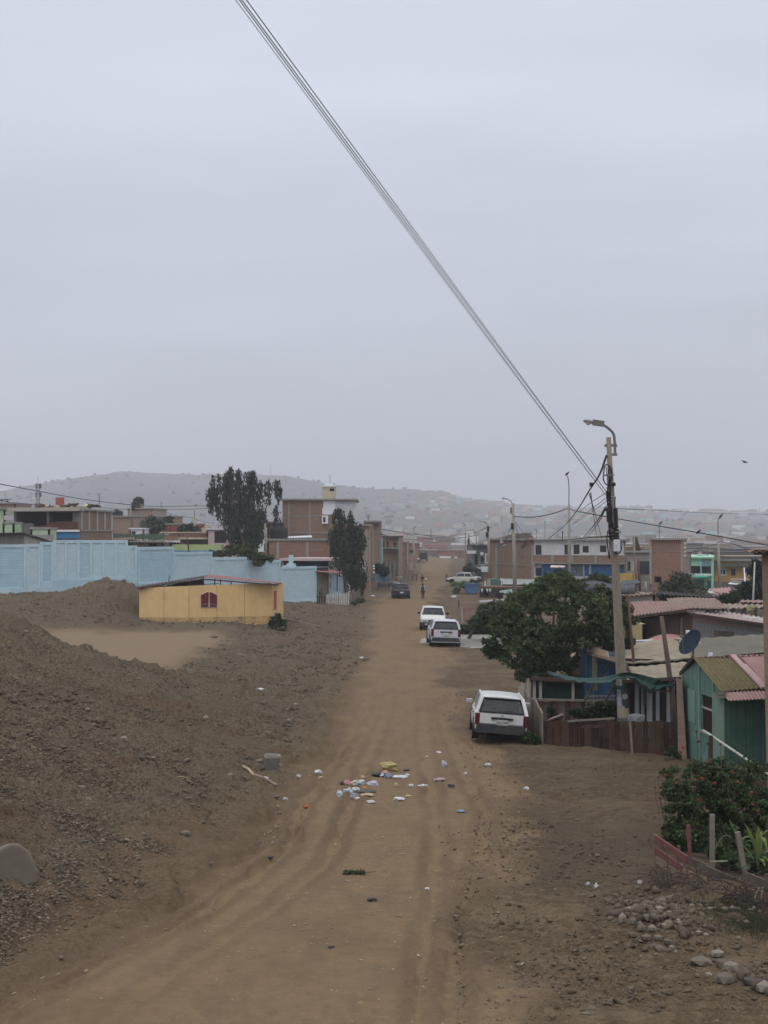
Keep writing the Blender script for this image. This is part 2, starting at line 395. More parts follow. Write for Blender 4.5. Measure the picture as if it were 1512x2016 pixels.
# ================================================================ building helpers
def planept(A, B, x, y=1080):
 """where the sight line of photo pixel x,y meets the vertical plane through ground points A, B -> (u along AB, z)"""
 cx = (x - 756) / FPX; c = (1008 - y) / FPX
 dx, dy, dz = cx, CA - c * SA, SA + c * CA
 ax, ay = A[0], A[1]; ex, ey = B[0] - ax, B[1] - ay; ln = math.hypot(ex, ey); ex /= ln; ey /= ln
 # t*(dx,dy) = (ax,ay)+u*(ex,ey)
 det = -dx * ey + dy * ex
 t = (-ax * ey + ay * ex) / det
 u = (dx * ay - dy * ax) / det
 return u * 1.0, EYE + dz * t
def wallmb(mb, A, B, z0, z1, holes=(), th=.18):
 """wall from A to B (outside on the right-hand side walking A->B seen from the camera), real openings"""
 ax, ay = A[0], A[1]; ex, ey = B[0] - ax, B[1] - ay; ln = math.hypot(ex, ey); ex /= ln; ey /= ln
 nx, ny = ey, -ex   # outward
 us = sorted(set([0, ln] + [min(max(h[i], 0), ln) for h in holes for i in (0, 1)])); zs = sorted(set([z0, z1] + [min(max(h[i], z0), z1) for h in holes for i in (2, 3)]))
 us = [u for i, u in enumerate(us) if i == 0 or u - us[i - 1] > 1e-4]; zs = [u for i, u in enumerate(zs) if i == 0 or u - zs[i - 1] > 1e-4]
 p = lambda u, z, d: (ax + ex * u - nx * d, ay + ey * u - ny * d, z)
 def solid(i, j):
  if i < 0 or j < 0 or i >= len(us) - 1 or j >= len(zs) - 1: return None
  u = (us[i] + us[i + 1]) / 2; z = (zs[j] + zs[j + 1]) / 2
  return not any(h[0] < u < h[1] and h[2] < z < h[3] for h in holes)
 for i in range(len(us) - 1):
  for j in range(len(zs) - 1):
   if not solid(i, j): continue
   u0, u1, a, b = us[i], us[i + 1], zs[j], zs[j + 1]
   mb.quad(p(u0, a, 0), p(u1, a, 0), p(u1, b, 0), p(u0, b, 0))
   mb.quad(p(u1, a, th), p(u0, a, th), p(u0, b, th), p(u1, b, th))
   if not solid(i - 1, j): mb.quad(p(u0, a, th), p(u0, a, 0), p(u0, b, 0), p(u0, b, th))
   if not solid(i + 1, j): mb.quad(p(u1, a, 0), p(u1, a, th), p(u1, b, th), p(u1, b, 0))
   if not solid(i, j - 1): mb.quad(p(u0, a, th), p(u1, a, th), p(u1, a, 0), p(u0, a, 0))
   if not solid(i, j + 1): mb.quad(p(u0, b, 0), p(u1, b, 0), p(u1, b, th), p(u0, b, th))
 return mb
def slabbox(mb, A, B, u0, u1, z0, z1, out=.03, inn=.05):
 """box set on the outer face of wall A-B, from out in front to inn behind"""
 ax, ay = A[0], A[1]; ex, ey = B[0] - ax, B[1] - ay; ln = math.hypot(ex, ey); ex /= ln; ey /= ln; nx, ny = ey, -ex
 p = lambda u, z, d: (ax + ex * u + nx * d, ay + ey * u + ny * d, z)
 vs = [p(u0, z0, out), p(u1, z0, out), p(u1, z0, -inn), p(u0, z0, -inn), p(u0, z1, out), p(u1, z1, out), p(u1, z1, -inn), p(u0, z1, -inn)]
 return mb.add(vs, [(0, 3, 2, 1), (4, 5, 6, 7), (0, 1, 5, 4), (1, 2, 6, 5), (2, 3, 7, 6), (3, 0, 4, 7)])
class House:
 """box building. A,B = (pixel x, depth) ends of its front; C = far end of the visible side, standing behind B
 (right side seen) or behind A (left side seen); ytop = photo row of the wall top at A."""
 def __init__(s, name, label, A, B, ytop, C=None, side='R', depth=7, z0=-.4, cat='house', mat=None, smat=None, group=None, roof=None, parapet=.0, ztop=None, top=True):
  a = P(A[0], 1080, A[1]); b = P(B[0], 1080, B[1]); a = Vector((a.x, a.y)); b = Vector((b.x, b.y))
  d = (b - a).normalized(); n = Vector((-d.y, d.x))
  if C:
   c = P(C[0], 1080, C[1]); c = Vector((c.x, c.y)); v = (c - b) if side == 'R' else (c - a)
  else: v = n * depth
  s.A, s.B, s.Bk, s.Ak = a, b, b + v, a + v
  s.z1 = ztop if ztop is not None else ZZ(ytop, A[1]); s.z0 = z0
  cen = (s.A + s.B + s.Ak + s.Bk) / 4
  s.root = thing(name, label, cat, (cen.x, cen.y, z0), 0, group); s.mat = mat; s.smat = smat or mat
  s.holes = {'F': [], 'R': [], 'L': []}; s.side = side; s.roofm = roof or CON; s.par = parapet; s.top = top
 def edge(s, w): return {'F': (s.A, s.B), 'R': (s.B, s.Bk), 'L': (s.Ak, s.A)}[w]
 def px(s, w, x0, x1, y0, y1):
  """pixel rectangle on wall w -> u0,u1,z0,z1"""
  A, B = s.edge(w); u0, zt = planept(A, B, x0, y0); u1, zb = planept(A, B, x1, y1)
  um, z2 = planept(A, B, (x0 + x1) / 2, y0); um, z3 = planept(A, B, (x0 + x1) / 2, y1)
  return min(u0, u1), max(u0, u1), z3, z2
 def win(s, w, x0, x1, y0, y1, frame=WHITEB, pane=GLASS, kind='window', bars=1, fw=.06):
  r = s.px(w, x0, x1, y0, y1); s.holes[w].append(r); A, B = s.edge(w); u0, u1, z0, z1 = r
  if kind == 'open': return s
  if kind == 'door' or kind == 'shutter':
   m = MB(); slabbox(m, A, B, u0 + .002, u1 - .002, z0 + .002, z1 - .002, -.08, .12); build(kind, m, pane, s.root); return s
  m = MB(); 
  for a, b, c, d in ((u0, u1, z0, z0 + fw), (u0, u1, z1 - fw, z1), (u0, u0 + fw, z0 + fw, z1 - fw), (u1 - fw, u1, z0 + fw, z1 - fw)): slabbox(m, A, B, a, b, c, d, .01, .06)
  for k in range(bars): 
   q = u0 + (u1 - u0) * (k + 1) / (bars + 1); slabbox(m, A, B, q - fw / 3, q + fw / 3, z0 + fw, z1 - fw, -.005, .055)
  wv = build('window', m, frame, s.root)
  m = MB(); slabbox(m, A, B, u0 + fw * .5, u1 - fw * .5, z0 + fw * .5, z1 - fw * .5, -.025, .035); build('pane', m, pane, wv); return s
 def panel(s, w, x0, x1, y0, y1, m, name='panel', out=.03):
  A, B = s.edge(w); u0, u1, z0, z1 = s.px(w, x0, x1, y0, y1); mb = MB(); slabbox(mb, A, B, u0, u1, z0, z1, out, -.003); build(name, mb, m, s.root); return s
 def done(s):
  for w, nm in (('F', s.mat), ('R', s.smat), ('L', s.smat)):
   A, B = s.edge(w); m = MB(); wallmb(m, A, B, s.z0, s.z1, s.holes[w]); build('wall', m, nm, s.root)
  m = MB(); wallmb(m, s.Bk, s.Ak, s.z0, s.z1); build('wall', m, s.smat, s.root)
  if s.top:
   q = [s.A, s.B, s.Bk, s.Ak]; c = sum(q, Vector((0, 0))) / 4; k = 1.0
   pts = [(c + (p - c) * (1 + .06)).to_3d() for p in q] if not s.par else [(c + (p - c) * .98).to_3d() for p in q]
   zz = s.z1 + .003 - s.par
   pts = [Vector((p.x, p.y, zz)) for p in pts]
   m = MB(); m.prism(pts, (0, 0, .18 if not s.par else .1)); build('roof', m, s.roofm, s.root)
   if any(s.holes.values()) and s.z1 - s.z0 > 4.2:
    m = MB(); m.prism([Vector(((c + (p - c) * .93).x, (c + (p - c) * .93).y, (s.z0 + s.z1) / 2)) for p in q], (0, 0, .15)); build('floor_slab', m, CON, s.root)
  return s.root
def tank(x, y, D, h, mat=None, label='', r=.55, cat='water tank', lid=True, group=None):
 p = P(x, y, D); t = thing('water_tank', label, cat, tuple(p), 0, group); m = MB()
 m.lathe([(r * .97, 0), (r, h * .1), (r, h * .38), (r * .96, h * .42), (r, h * .46), (r, h * .78), (r * .5, h * .95), (r * .3, h)], p, 16)
 build('tank_body', m, mat or BLACK, t, smooth=True); m = MB(); m.lathe([(r * .32, h * .95), (r * .32, h * 1.06), (r * .1, h * 1.08)], p, 12); build('lid', m, mat or BLACK, t); return t
def wire(pts, r=.02, sag=0.0, mat=None, label=None, name='power_cable', n=14, cat='cable', group=None, sides=4):
 a, b = Vector(pts[0]), Vector(pts[-1]); pp = []
 if len(pts) == 2:
  for i in range(n + 1):
   t = i / n; p = a.lerp(b, t); p.z -= sag * 4 * t * (1 - t); pp.append(p)
 else: pp = [Vector(p) for p in pts]
 m = MB(); m.tube(pp, r, sides); return tag(build(name, m, mat or WIRE, None), label, cat, group)
# ================================================================ SETTING: ground, hills
_LD = [-60, 0, 12, 21, 27, 35, 45, 60, 77, 101, 128, 148, 192, 274, 362, 1000]
_LX = [-20, -9.5, -7.3, -5.3, -3.2, -2.3, -1.7, -1.25, -.75, -.8, -.85, -.4, 4.2, 7.2, 10.5, 34]
_RX = [-6, -1, .8, 1.3, 1.5, 2.4, 2.5, 2.3, 2.9, 2.9, 3.6, 4.6, 7.3, 11.3, 15.6, 42]
def XL(Y): return np.interp(Y, _LD, _LX)
def XR(Y): return np.interp(Y, _LD, _RX)
def gz(X, Y):
 """large shape of the ground"""
 X = np.asarray(X, dtype=np.float64); Y = np.asarray(Y, dtype=np.float64)
 d = np.maximum(0, XL(Y) - X - .2)
 bank = .175 * d + .0108 * d * d
 near = np.minimum(bank, 5.0); far = np.minimum(bank, 2.5) * .31
 crest = 52 + .9 * np.sin(X * 1.3)
 t = sstep(crest, crest + 11, Y); z = near * (1 - t) + far * t
 z = z + 1.25 * sstep(84, 110, Y) * sstep(-13.5, -20, X) * (1 - sstep(125, 160, Y))
 z = z + 1.25 * np.exp(-((X + 18.5) / 3.4) ** 2 - ((Y - 107) / 5.0) ** 2)
 z = z * (1 - .8 * sstep(118, 200, Y))
 z = z + .22 * np.exp(-((X - 4.6) / 1.3) ** 2 - ((Y - 24.6) / 1.5) ** 2) + .25 * np.exp(-((X - 5.9) / 1.2) ** 2 - ((Y - 26.9) / 1.0) ** 2)
 # verge mounds beside the far road
 dr = np.abs(X - (XL(Y) - 5)); z = z + .5 * sstep(140, 165, Y) * (1 - sstep(260, 330, Y)) * np.exp(-(dr / 3) ** 2)
 return z
def g1(x, y): return float(gz(x, y))
def worley(X, Y, sc, prob, seed):
 """rounded lumps: one random dome per cell"""
 x = X / sc; y = Y / sc; xi = np.floor(x).astype(np.int64); yi = np.floor(y).astype(np.int64); out = np.zeros_like(x)
 for dx in (-1, 0, 1):
  for dy in (-1, 0, 1):
   cx = xi + dx; cyy = yi + dy; h = lambda k: _T[(cx * 7 + k * 131 + seed * 17) % 512, (cyy * 13 + k * 57 + seed * 29) % 512]
   px_ = cx + .5 + (h(1) - .5) * .9; py_ = cyy + .5 + (h(2) - .5) * .9; r = .18 + .5 * h(3) ** 2; an = h(5) * 3.14; ca, sa = np.cos(an), np.sin(an)
   ex = (x - px_) * ca + (y - py_) * sa; ey = -(x - px_) * sa + (y - py_) * ca; d2 = (ex ** 2 * (.5 + h(6)) + ey ** 2 * 1.5) / r ** 2
   out = np.maximum(out, np.where(h(4) < prob, np.sqrt(np.maximum(0, 1 - d2)) * r * (.5 + .5 * h(6)), 0))
 return out * sc
TRACKS = [[(745, 1300), (715, 1400), (655, 1500), (600, 1580), (560, 1680), (430, 1780), (220, 1890), (-60, 2030)], [(770, 1300), (760, 1400), (720, 1500), (685, 1600), (640, 1700), (520, 1800), (330, 1920), (180, 2030)],
 [(826, 1290), (834, 1450), (850, 1560), (862, 1650), (850, 1780), (830, 1900), (820, 2030)], [(850, 1300), (880, 1450), (920, 1530), (955, 1600), (945, 1700), (905, 1800), (880, 2030)],
 [(870, 1440), (960, 1520), (1100, 1560), (1300, 1580)], [(885, 1290), (884, 1330), (888, 1380), (900, 1420)], [(960, 1500), (1010, 1540), (1180, 1600), (1330, 1640)]]
def trackfield(X, Y):
 best = np.full(X.shape, 9.0)
 for tr in TRACKS:
  pts = [P(x, y, DG(y)) for x, y in tr]
  for a, b in zip(pts[:-1], pts[1:]):
   y0, y1 = min(a.y, b.y) - 1.5, max(a.y, b.y) + 1.5; i0, i1 = np.searchsorted(Y[:, 0], [y0, y1])
   if i1 <= i0: continue
   x, y = X[i0:i1], Y[i0:i1]; ex, ey = b.x - a.x, b.y - a.y; t = np.clip(((x - a.x) * ex + (y - a.y) * ey) / (ex * ex + ey * ey), 0, 1)
   d = np.hypot(x - a.x - ex * t, y - a.y - ey * t); best[i0:i1] = np.minimum(best[i0:i1], d)
 return best
def make_ground():
 rows = [-45.0]
 while rows[-1] < 1100:
  y = rows[-1]; st = 1.6 if y < 10 else (.5 if y < 17.5 else max(.022, y * y / (3000 * 6.4) * (.95 if y < 70 else 1.5))); rows.append(y + min(st, 20))
 rows = np.array(rows); nc = 820
 q = np.linspace(-1, 1, nc); q = q * (.62 + .38 * np.abs(q) ** 5); half = np.maximum(.29 * rows + 1.5, 8) / .62
 X = half[:, None] * q[None, :]; Y = np.repeat(rows[:, None], nc, 1); Z = gz(X, Y)
 hutm = sstep(-20, -17, X) * (1 - sstep(-6.5, -4.5, X)) * sstep(92, 96, Y) * (1 - sstep(106, 110, Y)); Z = Z - .2 * hutm
 wob = .9 * fbm(X * .55, Y * .30, 4, 5) + .25 * fbm(X * 2.5, Y * 1.5, 2, 6)
 dl = (XL(Y) + wob) - X
 sL = sstep(-.5, 1.9, dl); verge = sstep(-.6, .25, dl) * (1 - sstep(.6, 2.4, dl))
 sR = sstep(-.6, 1.8, X - (XR(Y) + wob * 1.6))
 plaza = sstep(60, 66, Y + 2 * wob) * (1 - sstep(84, 91, Y + 3 * wob)) * sstep(-7.8, -9.8, X + 1.2 * wob)
 patch = np.clip(.55 + 1.3 * fbm(X * .35, Y * .35, 3, 61), .12, 1.25)
 rough = np.maximum(sL, sR * .34 * patch) * (1 - .9 * plaza)
 lump = worley(X, Y, .42, .5, 1) * .75 + worley(X, Y, .17, .75, 2) * .9 + worley(X + 3, Y + 5, .085, .8, 3) * .7 * (Y < 60) + .035 * fbm(X * 8, Y * 8, 3, 4)
 nearw = 1 - sstep(90, 220, Y)
 foot = (1 - sstep(1.6, 3.0, dl + .5 * wob)) * sL * (1 - .95 * sstep(28, 41, Y)); rough = rough * (1 - .72 * foot)
 ridg = np.abs(fbm(X * .45 + Y * .12, Y * .28, 3, 21))
 Z = Z + rough * lump * (.4 + .6 * nearw) + sL * (1 - plaza) * (.36 * (ridg - .2) + .10 * fbm(X * 1.7, Y * 1.7, 3, 22)) * (.35 + .65 * nearw)
 Z = Z + sR * .06 * fbm(X * .9, Y * .9, 3, 24)
 td = trackfield(X, Y) + .16 * fbm(X * 1.4, Y * .9, 3, 31); brk = np.clip(.5 + 1.2 * fbm(X * .5, Y * .25, 3, 32), 0, 1); fade = 1 - .8 * sstep(34, 62, Y)
 onr = (1 - sL) * (1 - .5 * sR)
 rutc = np.exp(-(td / .13) ** 4) * fade * onr; rute = np.exp(-((td - .24) / .09) ** 2) * fade * onr * (.35 + .65 * brk)
 Z = Z - .045 * rutc * (.3 + 1.3 * brk) + .045 * rute + onr * (.05 * fbm(X * .8, Y * .25, 3, 2) + .022 * fbm(X * 8, Y * 6, 3, 6)) + rute * .6 * worley(X, Y, .12, .6, 7) + onr * .35 * worley(X, Y, .10, .22, 17) * (Y < 60) + .012 * rutc * np.sin(Y * 38 + 3 * wob) * (Y < 40)
 vr = verge * nearw; Z = Z + (.13 * np.exp(-((dl - .75) / .22) ** 2) - .13 * np.exp(-((dl - .25) / .2) ** 2)) * (.2 + brk) * nearw + .10 * np.exp(-((dl + .45) / .12) ** 2) * brk * fade + vr * (.07 * np.sin(dl * 7 + 2 * fbm(X * .4, Y * .2, 2, 41)) * .6 + .5 * worley(X, Y, .15, .5, 8))
 V = np.stack([X, Y, Z], -1).reshape(-1, 3); nr = len(rows)
 i = np.arange(nr - 1)[:, None] * nc + np.arange(nc - 1)[None, :]
 me = mesh_np('ground', V, np.stack([i, i + 1, i + nc + 1, i + nc], -1).reshape(-1, 4), smooth=True)
 dark = sstep(2.0, 3.6, X + 2 * wob) * (1 - .6 * sstep(33, 38, Y + wob * 4)) * (1 - sstep(44, 50, Y)) * sstep(23.5, 28.5, Y + wob * 3)
 for nm, a in (('rough', rough), ('left', sL), ('plaza', plaza), ('rut', np.clip(rutc, 0, 1)), ('loose', np.clip(rute + vr * .8, 0, 1)), ('dark', dark), ('side', np.maximum(sL, sR) * (1 - plaza)), ('foot', foot)):
  at = me.attributes.new(nm, 'FLOAT', 'POINT'); at.data.foreach_set('value', np.ascontiguousarray(a, dtype=np.float32).ravel())
 m, nt, b = newmat('dirt'); src = uvsrc(nt, True)
 A = lambda n: nd(nt, 'ShaderNodeAttribute', attribute_name=n).outputs['Fac']
 nA = noise(nt, src, .35, 5, .6); nB = noise(nt, src, 3.5, 6, .7); nC = noise(nt, src, 14, 5, .7); nD = noise(nt, src, 45, 3, .6)
 road = ramp(nt, nA, [(.3, (.178, .124, .076, 1)), (.5, (.222, .157, .096, 1)), (.7, (.192, .138, .090, 1))])
 road = mixc(nt, ramp(nt, nB, [(.42, G(0)), (.66, G(.55))]), road, (.150, .103, .064, 1))
 road = mixc(nt, ramp(nt, noise(nt, src, 1.0, 5, .65, (1.4, .35, 1)), [(.5, G(0)), (.62, G(.6))]), road, (.155, .112, .075, 1))
 road = mixc(nt, math_(nt, 'MULTIPLY', A('rut'), .28), road, (.235, .172, .108, 1))
 road = mixc(nt, math_(nt, 'MULTIPLY', A('loose'), .85), road, mixc(nt, nB, (.085, .058, .038, 1), (.185, .132, .085, 1)))  # dark loose earth, with the shadow of the rut edges put into its colour
 soil = ramp(nt, nC, [(.36, (.045, .033, .023, 1)), (.48, (.125, .094, .065, 1)), (.6, (.265, .21, .15, 1))])
 soil = mixc(nt, ramp(nt, nB, [(.42, G(0)), (.6, G(.8))]), soil, mixc(nt, nD, (.035, .028, .021, 1), (.23, .185, .135, 1)))
 soil = mixc(nt, ramp(nt, noise(nt, src, .22, 4, .6), [(.5, G(0)), (.62, G(.5))]), soil, mixc(nt, nC, (.085, .050, .032, 1), (.165, .105, .066, 1)))
 soil = mixc(nt, ramp(nt, noise(nt, src, .5, 4, .6), [(.5, G(0)), (.62, G(.6))]), soil, mixc(nt, nC, (.085, .075, .056, 1), (.205, .175, .130, 1)))
 soilR = ramp(nt, nB, [(.3, (.070, .048, .032, 1)), (.52, (.112, .079, .052, 1)), (.7, (.185, .138, .092, 1))])
 soilR = mixc(nt, ramp(nt, nC, [(.5, G(0)), (.66, G(.45))]), soilR, (.19, .145, .097, 1))
 soilR = mixc(nt, ramp(nt, noise(nt, src, .45, 5, .65), [(.5, G(0)), (.62, G(.75))]), soilR, mixc(nt, nC, (.10, .074, .052, 1), (.24, .185, .125, 1)))
 soilR = mixc(nt, math_(nt, 'MULTIPLY', A('dark'), .75), soilR, mixc(nt, nB, (.048, .036, .026, 1), (.105, .078, .055, 1)))
 soil = mixc(nt, math_(nt, 'MULTIPLY', A('foot'), .85), soil, mixc(nt, nB, (.085, .052, .034, 1), (.185, .125, .080, 1)))
 both = mixc(nt, A('left'), soilR, soil)
 both = mixc(nt, A('plaza'), both, mixc(nt, nB, (.20, .148, .104, 1), (.265, .20, .142, 1)))
 edge = math_(nt, 'ADD', A('side'), math_(nt, 'MULTIPLY', math_(nt, 'SUBTRACT', nB, .5), 1.1))
 pk = math_(nt, 'MAXIMUM', ramp(nt, edge, [(.15, G(0)), (.6, G(1))]), A('plaza')); cc = mixc(nt, pk, road, both)
 peb = nd(nt, 'ShaderNodeTexVoronoi'); peb.inputs['Scale'].default_value = 26; nt.links.new(src, peb.inputs['Vector'])
 wn = nd(nt, 'ShaderNodeSeparateXYZ'); nt.links.new(peb.outputs['Color'], wn.inputs[0])
 sel = math_(nt, 'MULTIPLY', math_(nt, 'LESS_THAN', peb.outputs['Distance'], .28), math_(nt, 'GREATER_THAN', wn.outputs[0], .78))
 cc = mixc(nt, math_(nt, 'MULTIPLY', sel, .6), cc, mixc(nt, wn.outputs[1], (.07, .052, .038, 1), (.36, .30, .22, 1)))
 cc = mixc(nt, 1.0, cc, (.90, .865, .775, 1), 'MULTIPLY')
 nt.links.new(cc, b.inputs['Base Color']); b.inputs['Roughness'].default_value = .95; b.inputs['Specular IOR Level'].default_value = .12
 h = math_(nt, 'ADD', math_(nt, 'MULTIPLY', nC, .6), math_(nt, 'MULTIPLY', nD, .25))
 h = math_(nt, 'MULTIPLY', h, math_(nt, 'ADD', .15, A('rough'))); bump(nt, b, h, 1.0, .09)
 o = link('ground', me, m); tag(o, kind='structure', label='brown dirt ground with the pale wheel worn track')
 # coarse earth that carries on beyond both sides and behind, slightly lower
 bm = MB(); bm.quad((-4000, -300, -1.2), (4000, -300, -1.2), (4000, 5200, -1.2), (-4000, 5200, -1.2))
 tag(build('terrain', bm, plain('far_earth', (.18, .14, .10), scale=.02, var=.25, obj=True)), kind='structure')
make_ground()
_HX = [-400, -100, 0, 60, 120, 200, 260, 330, 400, 480, 560, 600, 650, 720, 820, 870, 900, 950, 1000, 1060, 1130, 1250, 1290, 1400, 1512, 1700, 2200]
_HY = [985, 985, 976, 964, 953, 941, 933, 936, 939, 937, 940, 946, 956, 965, 966, 974, 984, 990, 996, 1000, 1005, 1003, 1009, 1008, 1010, 1008, 1000]
def hz(X, Y):
 pxx = 756 + X / np.maximum(Y, 1) * 3000 * .6 + X / 2800 * 3000 * .4
 py = np.interp(pxx, _HX, _HY) + 3.0 * fbm(pxx * .05, pxx * 0 + 3, 4, 2, .6)
 ang = (1050 - py) / 3000
 t = sstep(950, 2800, Y)
 z = -3 + (ang * 2800 + 9.4) * (t ** 1.1)
 z = z - 40 * sstep(2800, 3300, Y)
 f = t * (1 - t) * 4
 z = z + f * (10 * fbm(X * .004, Y * .003, 4, 7) + 3 * np.abs(fbm(X * .015, Y * .01, 3, 5))) - f * 2
 return z
def make_hills():
 Y = np.concatenate([np.linspace(880, 2500, 90), np.linspace(2520, 3400, 60)]); q = np.linspace(-1, 1, 420)
 X = q[None, :] * (Y[:, None] * .42 + 60); YY = np.repeat(Y[:, None], 420, 1); Z = hz(X, YY)
 V = np.stack([X, YY, Z], -1).reshape(-1, 3)
 i = np.arange(len(Y) - 1)[:, None] * 420 + np.arange(419)[None, :]
 me = mesh_np('hills', V, np.stack([i, i + 1, i + 421, i + 420], -1).reshape(-1, 4), smooth=True)
 m, nt, b = newmat('hill_scrub'); src = uvsrc(nt, True)
 cc = ramp(nt, noise(nt, src, .006, 6, .65), [(.35, (.03, .033, .026, 1)), (.55, (.06, .055, .042, 1)), (.7, (.11, .095, .075, 1))])
 nt.links.new(cc, b.inputs['Base Color']); b.inputs['Roughness'].default_value = 1
 tag(link('hills', me, m), kind='structure')
make_hills()
# ================================================================ LEFT SIDE
# ---- long blue perimeter wall: concrete frame with brick panels, one thing
def blue_wall():
 t = thing('perimeter_wall', 'long pale blue painted brick wall stepping down behind the yellow hut', 'wall', (-24, 112, 1))
 # stations (pixel x, depth, top row)
 S = [(-160, 109, 1071), (-60, 110, 1072), (52, 111.5, 1071), (80, 112, 1067), (105, 112.5, 1062), (252, 114.5, 1066), (269, 115, 1073)]
 R = [(272, 115, 1076), (342, 119, 1075), (345, 119, 1087), (418, 123, 1085), (418.5, 123, 1098), (485, 127, 1096), (487, 127, 1103), (552, 130.5, 1103), (554, 130.5, 1117), (622, 135, 1115)]
 def gp(x, D): q = P(x, 1080, D); return Vector((q.x, q.y))
 def seg(a, b, yt0, yt1, panels, foot, mats):
  A, B = gp(*a), gp(*b); ln = (B - A).length; zt = (ZZ(yt0, a[1]) + ZZ(yt1, b[1])) / 2
  zf = foot
  m = MB(); slabbox(m, A, B, 0, ln, -1.0, zf, .06, .2); build('footing', m, BLUEF, t)
  m = MB(); slabbox(m, A, B, 0, ln, zt - .22, zt, .02, .18); slabbox(m, A, B, 0, ln, zf + .003, zf + .10, .02, .18)
  k = panels; w = ln / k
  for i in range(k + 1):
   u = min(max(i * w, .1), ln - .1); slabbox(m, A, B, u - .1, u + .1, zf + .10, zt - .22, .02, .18)
  build('frame', m, BLUEP, t)
  for i in range(k):
   m = MB(); slabbox(m, A, B, i * w + (.1 if i else .2), (i + 1) * w - (.1 if i < k - 1 else .2), zf + .10, zt - .22, -.03, .12); build('brick_panel', m, mats[i % len(mats)], t)
 seg((-160, 109), (-60, 110), 1071, 1071, 2, 2.35, [BRB])
 seg((-60, 110), (52, 111.5), 1072, 1072, 2, 2.35, [BRB])
 seg((52.2, 111.5), (80, 112), 1071, 1071, 1, 2.45, [BRBW])
 seg((80.2, 112), (105, 112.5), 1067, 1067, 1, 2.75, [BRB])
 seg((105.2, 112.5), (252, 114.5), 1062, 1064.5, 6, 2.95, [BRBW, BRBW, BRB, BRBW])
 seg((252.2, 114.5), (270, 115), 1074, 1074, 1, 2.95, [BRBW])
 seg((272, 115.2), (342, 119), 1077, 1076, 1, 2.6, [BRB])
 seg((342.5, 119), (418, 123), 1087, 1086, 1, 1.6, [BRBW])
 seg((418.5, 123), (486, 127), 1097, 1097, 1, 1.2, [BRBW])
 seg((486.5, 127), (552, 130.5), 1103, 1103, 1, .75, [BRBW])
 seg((552.5, 130.5), (623, 135), 1116, 1115, 1, .5, [BRBW])
blue_wall()
